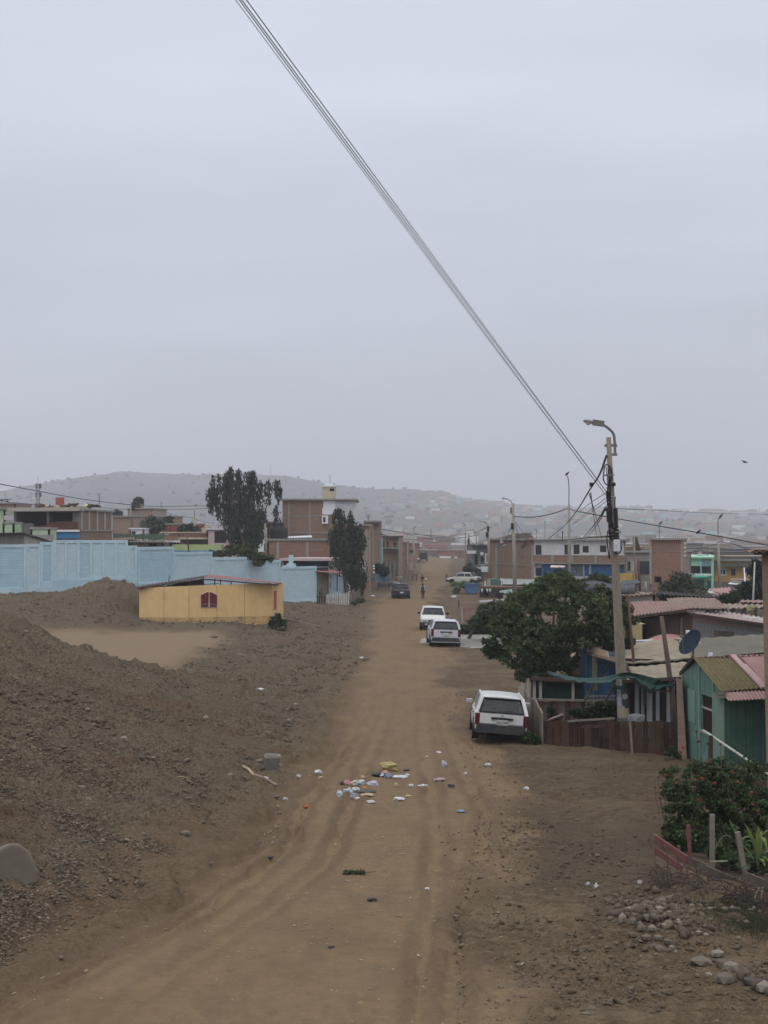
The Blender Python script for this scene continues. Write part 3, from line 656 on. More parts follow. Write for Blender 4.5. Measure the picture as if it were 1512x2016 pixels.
# ---- yellow prefab hut
def yellow_hut():
 D = 100.0
 h = thing('hut', 'yellow panel hut with dark red shutter and sagging sheet roof', 'hut', (XX(400, D), D + 2, .5))
 YM = plain('yellow_panel', (.72, .49, .225), var=.06, scale=1.2, grime=(.30, .19, .09), gamt=.35, streak=.18)
 YD = plain('yellow_panel_foot', (.55, .36, .15), var=.2, scale=3, grime=(.13, .10, .07), gamt=.95, gscale=1.5)
 a = P(274, 1179, 99.2); b = P(372, 1170, 99.0); c = P(535, 1160, 101)
 A, B, C = (Vector((q.x, q.y)) for q in (a, b, c)); zl = ZZ(1157, 99.2)
 zt = ZZ(1153.5, 99)
 def strip(A, B, n, zA, zB):
  ln = (B - A).length; w = ln / n
  for i in range(n):
   f0, f1 = i / n, (i + 1) / n; z0a = zA + (zB - zA) * f0; z0b = zA + (zB - zA) * f1
   ex = (B - A).normalized(); nn = Vector((ex.y, -ex.x)); off = .02 * (i % 2)
   p = lambda u, z, d: Vector((A.x + ex.x * u + nn.x * d, A.y + ex.y * u + nn.y * d, z))
   m = MB(); u0, u1 = i * w + .012, (i + 1) * w - .012; o, q = off, off - .06
   lo = .93; vs = [p(u0, lo, o), p(u1, lo, o), p(u1, lo, q), p(u0, lo, q), p(u0, z0a, o), p(u1, z0b, o), p(u1, z0b, q), p(u0, z0a, q)]
   m.add(vs, [(0, 3, 2, 1), (4, 5, 6, 7), (0, 1, 5, 4), (1, 2, 6, 5), (2, 3, 7, 6), (3, 0, 4, 7)]); build('wall_panel', m, YM, h)
   m = MB(); vs = [p(u0, .2, o + .004), p(u1, .2, o + .004), p(u1, .2, q), p(u0, .2, q), p(u0, .92, o + .004), p(u1, .94, o + .004), p(u1, .94, q), p(u0, .92, q)]
   m.add(vs, [(0, 3, 2, 1), (4, 5, 6, 7), (0, 1, 5, 4), (1, 2, 6, 5), (2, 3, 7, 6), (3, 0, 4, 7)]); build('skirting', m, YD, h)
 strip(A, B, 2, zl, zt); strip(B, C, 3, zt, zt + .12)
 # end wall on the right with red/white poster, and the back walls
 E = Vector((C.x + .55, C.y + 3.2)); Bk = Vector((A.x + .3, A.y + 3.4))
 m = MB(); wallmb(m, C, E, .2, zt + .05, th=.06); build('wall_panel', m, YM, h)
 m = MB(); wallmb(m, E, Bk, .2, zt - .1, th=.06); wallmb(m, Bk, A, .2, zl, th=.06); build('wall_panel', m, YM, h)
 RP = plain('red_panel', (.40, .08, .055), var=.25, scale=5)
 m = MB(); slabbox(m, C, E, .25, 1.15, 1.0, 2.35, .03, -.002); build('door', m, YM, h)
 m = MB(); slabbox(m, C, E, .5, 1.2, 1.3, 2.55, .045, -.032); build('poster', m, RP, h)
 # shutters with curved tops
 RM = plain('maroon_shutter', (.135, .022, .022), var=.15); WM = WHITEB
 ex = (C - B).normalized(); nn = Vector((ex.y, -ex.x))
 for x0, x1, s in ((395, 410, 1), (412.5, 427, -1)):
  u0, z1 = planept(B, C, x0, 1167); u1, _ = planept(B, C, x1, 1167); z0 = planept(B, C, x0, 1195)[1]; zm = planept(B, C, x0, 1171)[1]
  p = lambda u, z, d: Vector((B.x + ex.x * u + nn.x * d, B.y + ex.y * u + nn.y * d, z))
  prof = []
  for k in range(9):
   q = k / 8; f = q if s > 0 else 1 - q; prof.append((u0 + (u1 - u0) * q, zm + (z1 - zm + .05) * (math.sin(f * math.pi / 2) ** 1.6)))
  m = MB(); m.prism([p(u0 - .02, z0 - .03, .045)] + [p(u, z + .03, .045) for u, z in prof] + [p(u1 + .02, z0 - .03, .045)], nn.to_3d() * -.03); fr = build('window_frame', m, WM, h)
  m = MB(); m.prism([p(u0 + .01, z0, .075)] + [p(u, z, .075) for u, z in prof] + [p(u1 - .01, z0, .075)], nn.to_3d() * -.028); build('shutter', m, RM, fr)
  m = MB(); slabbox(m, B, C, u0 + .06, u1 - .06, z0 + .16, z0 + .18, .085, -.076); build('louvre', m, plain('pale_mark', (.4, .3, .3)), fr)
 # roof: two sheets meeting at a ridge post, the left one sagging dark, the right one red with white edge
 rid = P(401, 1136, 100.5); ridb = P(414, 1131.5, 105)
 l0 = P(267, 1158.5, 98.8); l1 = P(280, 1152.5, 104.5)
 r0 = P(551, 1148, 100.2); r1 = P(556, 1147, 104.6)
 m = MB(); m.corr(l0, rid, ridb, l1, .22, .02, .03, 8); build('roof', m, plain('dark_roof_sheet', (.06, .035, .035), var=.3), h)
 m = MB(); m.corr(rid + Vector((0, -.3, .03)), r0 + Vector((0, -.2, .02)), r1, ridb + Vector((0, 0, .03)), .22, .02, .03, 8); build('roof', m, REDROOF, h)
 m = MB(); m.bar(P(398, 1140, 99.9), P(547, 1152, 99.9), .05, .09); m.bar(P(272, 1158, 98.9), P(400, 1140, 99.7), .05, .08)
 m.bar(P(375, 1152, 99.3), P(430, 1149, 99.8), .05, .05); build('rafter', m, DBROWN, h)
 m = MB(); m.prism([P(300, 1158, 101.5), P(401, 1154, 101.5), P(401, 1138, 101.5)], (0, .05, 0)); build('gable_board_or_shade', m, DARKB, h)  # dark sheet added to stand in for the shaded gap under the roof
 for x, y0, y1 in ((372, 1146, 1156), (401, 1137, 1153), (423, 1139, 1152), (434, 1140, 1152), (455, 1143, 1151)):
  m = MB(); m.bar(P(x, y0, 100.2), P(x, y1 + 2, 100.2), .07, .07); build('roof_post', m, DBROWN, h)
 for k, (x, y) in enumerate(((400, 1135), (545, 1152))):
  pass
yellow_hut()
t = thing('stick', 'thin dark stick leaning beside the yellow hut roof', 'stick', tuple(P(332, 1172, 103)))
m = MB(); m.tube([P(331, 1156, 103), P(332, 1144, 103.2), P(334, 1132, 103.3)], [.04, .03, .02], 6); build('shaft', m, DBROWN, t)
# ---- buildings behind the blue wall
S = House('shed', 'low grey shed with wavy dark roof behind the blue wall', (-40, 126), (48, 126), 1053, (106, 135), 'R', mat=plain('grey_plank', (.22, .20, .18), streak=.4), smat=plain('pale_grey_board', (.34, .32, .29), streak=.3), cat='shed', top=False, z0=0)
S.done()
m = MB(); a, b, c, d = P(-48, 1050, 125.5), P(50, 1049, 125.5), P(110, 1068, 135.5), P(-10, 1060, 136)
m.corr(a, b, c, d, .3, .05, .03, 6, .03); build('roof', m, RUSTY, S.root)
m = MB(); m.bar(P(-45, 1051, 125.4), P(50, 1050, 125.4), .08, .14); m.bar(P(48, 1050, 125.4), P(106, 1069, 134.8), .08, .14); build('fascia', m, DARKB, S.root)
S = House('unfinished_house', 'unfinished grey concrete house with two open dark bays and debris on its roof', (27, 150), (158, 147), 1006, (221, 160), 'R', mat=COND, smat=BR1, z0=0, roof=CON)
S.win('F', 32, 92, 1008, 1030, kind='open'); S.win('F', 97, 110, 1008, 1036, kind='open'); S.win('F', 109, 143, 1005, 1027, kind='open'); S.win('F', 66, 92, 1030, 1036, kind='open')
S.panel('F', 92, 157, 1028, 1043, plain('maroon_paint', (.10, .035, .028), var=.15), 'parapet_band'); S.panel('F', 66, 92, 1035, 1042, plain('maroon_paint', (.10, .035, .028)), 'parapet_band')
S.panel('F', 98, 157, 1043, 1047, WHITEB, 'cornice', .25); S.panel('F', 99, 157, 1047.5, 1060, plain('bright_blue', (.05, .20, .42), var=.1), 'painted_band', .05)
for x in (160, 175, 191, 206, 219): S.panel('R', x - 1.2, x + 1.2, 1004, 1042 + (x - 160) * .04, plain('pale_column', (.42, .40, .35)), 'column', .06)
S.panel('R', 158.5, 220, 1043, 1046, CON, 'beam', .08)
S.done()
m = MB(); slabbox(m, S.A, S.B, -.4, (S.B - S.A).length + .2, S.z1 - .05, S.z1 + .32, .5, .3); build('roof_edge', m, plain('pale_slab', (.42, .38, .31), grime=(.25, .22, .18), gamt=.5), S.root)
for k, (x, y, s_) in enumerate(((70, 1001, 1.4), (100, 998, 1.2), (128, 996, 1.6), (140, 998, 2.0), (155, 1000, 1.5), (84, 1000, 1), (180, 1000, 1.3))):
 p = P(x, y, 152); t = tag(None, None) if 0 else None
 m = MB(); rs = random.Random(k)
 for q in range(7): m.cbox((p.x + rs.uniform(-s_, s_) * .6, p.y + rs.uniform(-.6, .6), S.z1 + .35 + rs.uniform(0, .28)), (rs.uniform(.3, 1.3), rs.uniform(.2, .5), rs.uniform(.06, .22)), rs.uniform(0, 3), rs.uniform(-.3, .3), rs.uniform(-.3, .3))
 tag(build('scrap_heap', m, [DBROWN, CREAM, RUSTY][k % 3]), 'heap of scrap boards lying on the roof of the grey concrete house', 'scrap', 'scrap heaps on the concrete roof')
m = MB(); p = P(98, 992, 151); m.tube([p, p + Vector((.15, 0, -1)), ], .05, 6); 
tag(build('steel_rod', m, RUST), 'leaning rod sticking up from the grey concrete roof', 'rod')
p = P(118, 990, 153); m = MB(); m.cbox((p.x, p.y, S.z1 + .9), (.75, .7, 1.0)); t = build('crate', m, plain('red_crate', (.35, .10, .09), var=.3, scale=5)); tag(t, 'tall red slatted crate standing on the concrete roof', 'crate')
S = House('house', 'pale green sliver of a house at the left photo edge', (-60, 158), (10, 158), 1003, depth=8, mat=PGREEN, z0=0); S.win('F', -30, -10, 1015, 1030); S.done()
S = House('house', 'brick house far left behind the laundry line', (-30, 200), (30, 200), 992, depth=9, mat=BR3, z0=0, roof=CON); S.win('F', 2, 10, 1000, 1008); S.done()
t = thing('roof_shelter', 'dark iron shelter frame on the far left brick house', 'shelter', tuple(P(10, 990, 202)))
m = MB()
for x in (-10, 4, 15): m.bar(P(x, 992, 202), P(x, 984, 202), .1)
m.bar(P(-14, 984, 202), P(17, 987, 202), .16, .1); build('frame', m, DARKB, t); m = MB(); m.cbox(P(0, 983.5, 203), (2.4, 2.5, .08)); build('cover', m, RUSTY, t)
S = House('wall', 'pale green garden wall with mossy foot left of the concrete house', (5, 140), (28, 140), 1031, depth=3, mat=PGREEN, cat='wall', z0=0); S.done()
S = House('annex', 'pale green annex wall below the concrete house', (60, 139), (98, 139), 1042, depth=3, mat=PGREEN, cat='wall', z0=0); S.done()
t = thing('clothesline', 'clothesline with pale pink washing beside the concrete house', 'clothesline', tuple(P(18, 1015, 145)))
m = MB(); m.tube([P(3, 1014, 145), P(28, 1015, 145)], .02, 4); build('line', m, WIREG, t)
for k, x in enumerate((10, 14.5, 19.5, 24.5)):
 m = MB(); m.quad(P(x - 2.1, 1014.5, 145), P(x + 2.2, 1014.7, 145), P(x + 2, 1023 + k % 2 * 2, 145.05), P(x - 2.1, 1024 - k % 2, 145)); o = build('garment', m, [PINKW, LILW][k % 2], t); sdf = o.modifiers.new('t', 'SOLIDIFY'); sdf.thickness = .03
# cell mast
t = thing('antenna_mast', 'steel lattice antenna mast rising behind the concrete house', 'antenna mast', tuple(P(75, 1040, 330)))
m = MB()
for s_ in (-1, 1):
 for q in (-1, 1):
  a = P(75, 1040, 330) + Vector((s_ * .35, q * .35, 0)); b = P(75, 952, 330) + Vector((s_ * .2, q * .2, 0)); m.bar(a, b, .09)
for k in range(14):
 y = 1035 - k * 6; s_ = -1 if k % 2 else 1; m.bar(P(75, y, 330) + Vector((-.33 * s_, -.3, 0)), P(75, y - 6, 330) + Vector((.33 * s_, -.3, 0)), .05)
build('lattice', m, STEEL, t); m = MB(); m.bar(P(75, 954, 330), P(75, 938, 330), .06); build('spike', m, STEEL, t)
for x in (71, 79, 80):
 for y in (957, 974):
  m = MB(); m.cbox(P(x, y, 330), (.3, .3, 1.0)); build('panel_antenna', m, STEEL, t)
m = MB(); m.bar(P(70, 957, 330), P(81, 957, 330), .06); m.bar(P(70, 974, 330), P(81, 974, 330), .06); build('crossbar', m, STEEL, t)
# brick block further right
S = House('house', 'low brick house with a black water tank beside the concrete house', (222, 215), (259, 212), 1018, depth=9, mat=BR3, z0=0); S.panel('F', 221, 259, 1018, 1019.5, CON, 'beam'); S.done()
tank(229, 1019, 216, 1.1, label='round black water tank on the low pale brick house', r=.95)
S = House('house', 'big rough brick block with three black tanks on its roof', (251, 222), (303, 218), 1003, (328, 230), 'R', mat=BR3, smat=plain('cement_render', (.32, .29, .23), grime=(.2, .17, .14), gamt=.6), z0=0)
for y in (1010, 1016): S.panel('F', 252, 302, y, y + 1, CON, 'beam')
S.panel('F', 277, 279, 1003, 1048, CON, 'column'); S.win('F', 262, 270, 1040, 1048, kind='open'); S.win('F', 259, 262, 1020, 1024, kind='open'); S.done()
for k, (x, y) in enumerate(((267, 1003), (270, 996), (275.5, 996))): tank(x, y, 221 + k, 1.25, label=['black tank low at the left of the roof trio on the big brick block', 'black tank raised in the middle of the roof trio', 'black tank raised at the right of the roof trio'][k], r=.62, group='black tanks on the brick block')
m = MB(); m.cbox(P(273, 999.5, 222), (1.2, 1.5, .9)); tag(build('tank_stand', m, BR3), 'small brick stand carrying two black tanks', 'stand')
S = House('house', 'small dark red house right of the big brick block', (322, 205), (334, 203), 1033, depth=5, mat=plain('dull_red', (.22, .07, .055)), z0=0); S.done()
S = House('house', 'low brick house with a small white window near the dark tree', (318, 180), (352, 178), 1050, depth=6, mat=BR2, z0=0, roof=CREAM); S.win('F', 322, 333, 1047.5, 1053, WHITEB, bars=2, fw=.1); S.done()
S = House('house', 'white flat house low behind the green netting', (255, 200), (284, 200), 1042, depth=6, mat=WHITE, z0=0, roof=WHITEB); S.win('F', 259, 267, 1046, 1052, kind='open'); S.done()
def netfence(name, label, x0, x1, D, y0, y1, mat, step=8):
 t = thing(name, label, 'fence', tuple(P((x0 + x1) / 2, y1, D))); m = MB(); rs = random.Random(int(x0)); x = x0
 while x < x1:
  xn = min(x + step * rs.uniform(.7, 1.2), x1); m.quad(P(x, y1, D), P(xn, y1, D + .1), P(xn, y0 + rs.uniform(-1, 1.5), D + .1), P(x, y0 + rs.uniform(-1, 1.5), D)); x = xn
 o = build('netting', m, mat, t); o.modifiers.new('t', 'SOLIDIFY').thickness = .04
 x = x0
 while x <= x1: m = MB(); m.bar(P(x, y1 + 3, D - .1), P(x, y0 - 2.5, D - .1), .09); build('post', m, WPOLE, t); x += step * 2
netfence('net_fence', 'ragged green shade net fence below the big brick block', 224, 322, 170, 1051, 1062, plain('green_net', (.10, .17, .11), var=.5, scale=4, grime=(.16, .14, .10), gamt=.8), 7)
for k, (x0, x1, yt, yb, D, mm, lb) in enumerate(((228, 262, 1061, 1072, 150, PLY, 'patched plywood shack roofed in black just behind the blue wall'), (258, 322, 1066, 1078, 146, GREYB, 'dark plank shack with low grey roof behind the blue wall'), (322, 352, 1066, 1078, 150, PLY, 'short brown shack beside the pale green wall'))):
 S = House('shack', lb, (x0, D), (x1, D), yt + 2, depth=4.5, mat=mm, cat='shack', z0=0, top=False); S.win('F', x0 + (x1 - x0) * .55, x0 + (x1 - x0) * .8, yt + 4, yb + 4, kind='open'); S.done()
 m = MB(); m.corr(P(x0 - 3, yt + 2, D - .4), P(x1 + 3, yt - 1 + 2, D - .4), P(x1 + 3, yt - 3, D + 5), P(x0 - 3, yt - 2, D + 5), .3, .05, .03, 5, .04); build('roof', m, [RUSTY, MUDROOF, GREYSH][k], S.root)
S = House('roof_shelter', 'dark low shelter with pale roof edge behind the green wall', (352, 160), (398, 160), 1062, depth=5, mat=DARKB, cat='shelter', z0=0, roof=CREAM); S.done()
S = House('wall', 'long pale green plastered wall behind the stepped blue wall', (338, 138), (438, 137), 1072, depth=.4, mat=GREENW, cat='wall', z0=0, top=False); S.panel('F', 338, 438, 1083.5, 1088, plain('faded_blue', (.12, .26, .38)), 'blue_base'); S.done()
S = House('house', 'cream house with an arched veranda gable left of the weeping trees', (378, 195), (428, 195), 1047, depth=8, mat=CREAM, z0=0, roof=CREAM); S.win('F', 402, 420, 1043, 1056, kind='open'); S.done()
A_, B_ = S.A, S.B
m = MB(); m.prism([P(392, 1047, 194.4), P(423, 1047, 194.4), P(423, 1043, 194.4), P(410, 1033, 194.4), P(392, 1043, 194.4)], (0, .25, 0)); build('gable', m, CREAM, S.root)
S = House('garage', 'small pink and white garage with a dark double door under the weeping trees', (407, 176), (455, 176), 1043, depth=6, mat=PINKW, cat='garage', z0=0, roof=WHITEB); S.win('F', 422, 445, 1046, 1069, kind='door', pane=DARKB); S.panel('F', 445.5, 454, 1045, 1068, LILW, 'side_panel'); S.done()
# tall brick house
S = House('tall_brick_house', 'tall three storey bare brick house with pale concrete columns beside the weeping trees', (556, 172), (700, 172), 985, (703, 186), 'R', mat=BR1, smat=WHITE, z0=0, roof=CON, parapet=.0)
for x in (569, 610): S.panel('F', x - 1.3, x + 1.3, 988, 1060, plain('grey_column', (.30, .27, .235)), 'column', .04)
for y in (1015.5, 1017): S.panel('F', 572, 634, y, y + .8, CON, 'beam', .03)
S.panel('F', 570, 648, 1048, 1050, plain('grey_column', (.30, .27, .235)), 'beam', .05)
S.panel('F', 634.5, 660, 986, 1013, WHITEB, 'white_render', .05); S.panel('F', 660, 699.5, 987, 1029, plain('pale_grey', (.46, .48, .48)), 'grey_render', .04)
S.panel('F', 634, 646, 1015, 1031, WHITEB, 'window_bay', .35)
S.win('F', 692, 697, 995, 1004, pane=DARK)
S.done()
m = MB(); slabbox(m, S.A, S.B, -.1, (S.B - S.A).length + .1, S.z1 + .0, S.z1 + .12, .12, .2); build('coping', m, plain('pale_slab', (.42, .38, .31)), S.root)
u0, u1, z0, z1 = S.px('F', 636.5, 641, 1018, 1028); m = MB(); slabbox(m, S.A, S.B, u0, u1, z0, z1, .37, -.352); build('window', m, GLASS, S.root)
u0, u1, z0, z1 = S.px('F', 634.5, 638, 986, 1000); m = MB(); slabbox(m, S.A, S.B, u0 + .02, u0 + .1, z0, z1, .07, -.052); build('window', m, GLASS, S.root)
m = MB(); c = P(648, 985, 175); m.cbox((c.x, c.y, S.z1 + .8), (1.5, 1.8, 1.6)); t = thing('rooftop_turret', 'small cream brick turret with a white cap on the tall brick house', 'turret', (c.x, c.y, S.z1)); build('turret_wall', m, CREAM, t)
m = MB(); m.cbox((c.x, c.y, S.z1 + 1.68), (1.75, 2.0, .16)); m.cbox((c.x, c.y, S.z1 + 1.84), (1.0, 1.2, .16)); build('cap', m, WHITEB, t); m = MB(); m.cbox((c.x + .35, c.y - .9, S.z1 + 1.25), (.5, .06, .3)); build('vent', m, DARK, t)
m = MB(); m.bar((c.x + .1, c.y, S.z1 + 1.9), (c.x + .1, c.y, S.z1 + 3.0), .05); build('aerial', m, STEEL, t)
S = House('brick_annex', 'lower red brick annex in front of the tall brick house', (526, 166), (652, 166), 1064, depth=5.5, mat=BR2, cat='house', z0=0, roof=CON)
S.panel('F', 526, 652, 1064, 1066, plain('grey_column', (.30, .27, .235)), 'beam', .05)
for x in (547, 605): S.panel('F', x - 2.6, x + 2.6, 1067, 1100, CONP, 'column', .06)
S.done()
S = House('house', 'grey brick side wing left of the tall brick house', (526, 171.5), (556.5, 171.5), 1030, depth=6, mat=BR1, z0=0); S.win('F', 562 - 22, 566 - 22, 1045, 1055, kind='open'); S.done()
tank(549, 1063.6, 168, 1.6, label='big black water tank with a pale stripe on the red brick annex', r=.95)
t = thing('roof_awning', 'narrow white awning on posts above the red brick annex', 'awning', tuple(P(590, 1057, 168)))
m = MB(); m.corr(P(566, 1058.5, 167), P(614, 1057, 167), P(614, 1054, 169.5), P(568, 1056, 169.5), .3, .03, .05, 4); build('cover', m, WHITEB, t)
for x in (574, 588, 600, 611): m = MB(); m.bar(P(x, 1058, 168), P(x, 1064, 168), .09); build('post', m, WHITEB, t)
# white low house with blue opening
S = House('low_white_house', 'low white house with a wide dark blue opening under a pale roof edge', (554, 150), (664, 149), 1103, depth=8, mat=WHITE, z0=0, roof=plain('pinkish_roof_edge', (.42, .33, .31)))
S.win('F', 556, 647, 1104.5, 1115, kind='shutter', pane=plain('night_blue', (.012, .022, .055), bumps=0)); S.win('F', 650, 655, 1115, 1125, kind='shutter', pane=COND); S.done()
m = MB(); m.corr(P(550, 1103, 148), P(668, 1103, 147.5), P(668, 1099, 156), P(550, 1099.5, 157), .3, .03, .05, 3); build('roof_sheet', m, plain('pinkish_roof_edge', (.42, .33, .31)), S.root)
t = thing('blue_pillar', 'pale blue pillar with stepped base rising over the blue wall', 'pillar', tuple(P(573, 1115, 132.5)))
m = MB(); c = P(573, 1104, 132.5); m.cbox(c, (.36, .36, 1.0)); build('shaft', m, BLUEP, t); m = MB(); c = P(573, 1113, 132.5); m.cbox(c, (.75, .5, .32)); c = P(570, 1115.5, 132.5); m.cbox(c, (1.15, .6, .2)); build('base', m, BLUEP, t)
# shack with red roof at the end of the blue wall
t = thing('gate_shelter', 'small red roofed gateway with worn plank door at the end of the blue wall', 'gateway', tuple(P(640, 1185, 137)))
m = MB(); m.quad(P(624, 1190, 135.6), P(645, 1191, 137), P(645, 1126, 137), P(624, 1124, 135.6)); o = build('door', m, boards('worn_door', [(.20, .17, .12), (.25, .21, .15), (.16, .13, .10)], .3, .08, grime=(.30, .24, .17)), t); o.modifiers.new('t', 'SOLIDIFY').thickness = .06
m = MB(); m.corr(P(622, 1125, 134.6), P(667, 1128, 136.5), P(669, 1124, 140), P(622, 1117, 138.5), .3, .03, .04, 4); build('roof', m, REDROOF, t)
for x, D in ((624, 135.5), (646, 137), (664, 138)): m = MB(); m.bar(P(x, 1190, D), P(x, 1122, D), .12); build('post', m, WPOLE, t)
m = MB(); m.quad(P(624, 1124, 135.7), P(646, 1126, 137), P(646, 1117, 137.2), P(624, 1118, 135.8)); build('lintel', m, DARK, t).modifiers.new('t', 'SOLIDIFY').thickness = .08
t = thing('plank_wall', 'blue and white washed plank wall below the weeping tree', 'wall', tuple(P(660, 1180, 138)))
m = MB(); m.quad(P(646, 1178, 138), P(681, 1174, 141), P(681, 1140, 141), P(646, 1128, 138)); build('boards', m, WHB, t).modifiers.new('t', 'SOLIDIFY').thickness = .06
m = MB(); m.cbox(P(650, 1152, 137.7), (.07, .05, .5)); build('slit', m, DARK, t)
def picket(name, label, p0, p1, n, h, mat, w=.09, gap=True, jitter=.12, seed=0, rails=True, cat='fence', lean=0.04, railm=None, taper=True):
 t = thing(name, label, cat, tuple(p0)); rs = random.Random(seed); p0 = Vector(p0); p1 = Vector(p1)
 for i in range(n):
  q = (i + .5) / n; b = p0.lerp(p1, q); hh = h * (1 + rs.uniform(-jitter, jitter)); m = MB()
  tp = b + Vector((rs.uniform(-lean, lean), rs.uniform(-lean, lean), hh)); m.bar(b - Vector((0, 0, .15)), tp - Vector((0, 0, w * .6)), .025, w, up=(p1 - p0).normalized())
  if taper: m.bar(tp - Vector((0, 0, w * .6)), tp, .025, w * .5, up=(p1 - p0).normalized())
  build('picket', m, mat, t)
 if rails:
  for f in (.25, .75):
   m = MB(); o = Vector((0, .05, 0)); m.bar(p0 + Vector((0, 0, h * f)) + o, p1 + Vector((0, 0, h * f)) + o, .04, .06); build('rail', m, railm or mat, t)
 return t
PALEP = plain('pale_picket', (.50, .50, .47), var=.15, grime=(.25, .22, .18), gamt=.5)
picket('picket_fence', 'low whitish picket fence in front of the plank wall', P(642, 1191, 134), P(688, 1189, 133.6), 13, 1.05, PALEP, .11, seed=1)
t = thing('board_fence', 'low grey board fence running back to the willow foot', 'fence', tuple(P(700, 1188, 135)))
for k in range(7):
 x0 = 690 + k * 4; D = 134.2 + k * 1.3; y = 1191 - k * 2.1; m = MB(); m.quad(P(x0, y, D), P(x0 + 3.8, y - 2, D + 1.2), P(x0 + 3.8, y - 20 - k, D + 1.2), P(x0, y - 18 - k, D)); build('board', m, GREYB, t).modifiers.new('t', 'SOLIDIFY').thickness = .05
t = thing('scrap_table', 'dark makeshift stand piled with scrap at the end of the blue wall', 'stand', tuple(P(632, 1196, 129)))
m = MB()
for x in (625, 629, 634, 639): m.bar(P(x, 1198, 129), P(x, 1174, 129), .1)
build('leg', m, DBROWN, t); m = MB(); m.cbox(P(632, 1174, 129), (.75, .6, .12)); build('top', m, DBROWN, t)
m = MB(); c = P(632, 1167, 129); m.rock(c, (.42, .4, .45), 3); m.rock(c + Vector((.05, 0, .3)), (.2, .2, .25), 4); build('bundle', m, plain('dark_bundle', (.05, .05, .05)), t)
# far-left roadside brick houses
S = House('roadside_brick_house', 'tall plain brick house with a concrete front right behind the willow', (704, 163), (727, 160), 1036, (751, 182), 'R', mat=BR3, smat=BR1, z0=0, roof=CON)
S.panel('F', 721, 727.5, 1044, 1122, plain('grey_render', (.34, .31, .27)), 'render', .06); S.win('F', 722, 723.6, 1064, 1084, kind='open'); S.win('F', 725, 726.4, 1066, 1084, kind='open')
S.panel('R', 733, 735, 1034, 1140, plain('grey_column', (.30, .27, .235)), 'column', .05); S.panel('R', 748, 750.5, 1060, 1140, CON, 'column', .06)
for x in (711, 715, 719): S.panel('F', x - .5, x + .5, 1104, 1142, WHITEB, 'door_post', .05)
S.win('F', 712, 714, 1106, 1142, kind='open'); S.win('F', 716, 718, 1106, 1142, kind='open'); S.panel('R', 728, 751, 1047, 1048.2, CON, 'beam', .04)
S.done()
S2 = House('brick_top_floor', 'square brick top floor box on the roadside brick house', (716, 168), (748, 166), 1028, (751, 180), 'R', mat=BR1, z0=S.z1 + .2, cat='house'); S2.done()
t = thing('roof_aerial', 'candelabra shaped aerial on the roadside brick house', 'aerial', tuple(P(725, 1028, 168)))
m = MB(); m.bar(P(725, 1029, 168), P(725, 1011, 168), .08); build('mast', m, STEEL, t)
for s_ in (-1, 1): m = MB(); m.tube([P(725, 1021, 168), P(725 + s_ * 3, 1018, 168), P(725 + s_ * 4.5, 1013.5, 168)], .035, 4); build('arm', m, STEEL, t)
m = MB(); m.bar(P(720, 1014, 168), P(730, 1014, 168), .05); build('crossbar', m, STEEL, t)
S = House('teal_house', 'narrow turquoise strip of a house between two brick houses', (748, 186), (752.5, 186), 1062, (754, 200), 'R', mat=TEAL, smat=TEAL, z0=0); S.win('F', 749, 751.5, 1078, 1094, kind='shutter', pane=BR3); S.done()
S = House('balcony_brick_house', 'two storey brick house with a balcony slab beyond the turquoise strip', (752, 203), (786, 200), 1058, (793, 226), 'R', mat=BR1, smat=BR3, z0=0, roof=DBROWN)
for x in (753, 761, 775): S.win('F', x, x + 4, 1066 + (x % 2), 1078, kind='open')
S.panel('F', 750, 786, 1078, 1080, CON, 'balcony', 1.0); S.panel('F', 785, 787.5, 1060, 1135, CON, 'column', .1)
for x in (763, 771, 779): S.panel('F', x - 1.2, x + 1.2, 1105, 1150, CON, 'column', .2)
S.win('F', 754, 760, 1106, 1140, kind='open'); S.done()
S = House('house', 'brick house with pale posts third along the far left road side', (787, 232), (800, 230), 1068, (806, 255), 'R', mat=BR3, smat=BR1, z0=0); S.win('F', 791, 794, 1086, 1094, kind='open'); S.panel('R', 802, 803, 1070, 1110, CREAM, 'column'); S.done()
S = House('house', 'broad brick house at the far left end of the road', (800, 330), (826, 330), 1070, depth=14, mat=BR2, z0=0); S.win('F', 806, 815, 1083, 1090, kind='open'); S.panel('F', 800, 826, 1081, 1082, CON, 'beam'); S.done()
# blue fence, hydrant post, stalls
t = thing('blue_fence', 'faded blue board fence with uneven tops beside the far left verge', 'fence', tuple(P(745, 1144, 162)))
m = MB(); rs = random.Random(3)
for k in range(15):
 x = 729 + k * 2.5; D = 163 + k * .35; m = MB(); m.quad(P(x, 1146, D), P(x + 2.3, 1146, D), P(x + 2.3, 1129 + rs.uniform(-1.5, 2), D), P(x, 1129 + rs.uniform(-1.5, 2), D)); build('board', m, plain('faded_blue_board', (.16, .24, .31), var=.25, streak=.5), t).modifiers.new('t', 'SOLIDIFY').thickness = .05
t = thing('marker_post', 'white banded marker post in front of the blue fence', 'post', tuple(P(736, 1144, 160))); m = MB(); m.bar(P(736, 1146, 160), P(736, 1112, 160), .16); build('shaft', m, COND, t)
for y in (1114, 1119, 1127): m = MB(); m.cbox(P(736, y, 159.95), (.2, .2, .16)); build('band', m, WHITEB, t)
t = thing('roadside_stall', 'rough wooden stall table on two posts beside the far road', 'stall', tuple(P(815, 1143, 205)))
m = MB(); m.cbox(P(816, 1129, 205), (.85, .7, .14)); m.cbox(P(816, 1132, 205), (.75, .5, .2)); build('top', m, plain('sandy_wood', (.28, .21, .15)), t)
for x in (812, 820): m = MB(); m.bar(P(x, 1145, 205), P(x, 1130, 205), .1); build('leg', m, DBROWN, t)
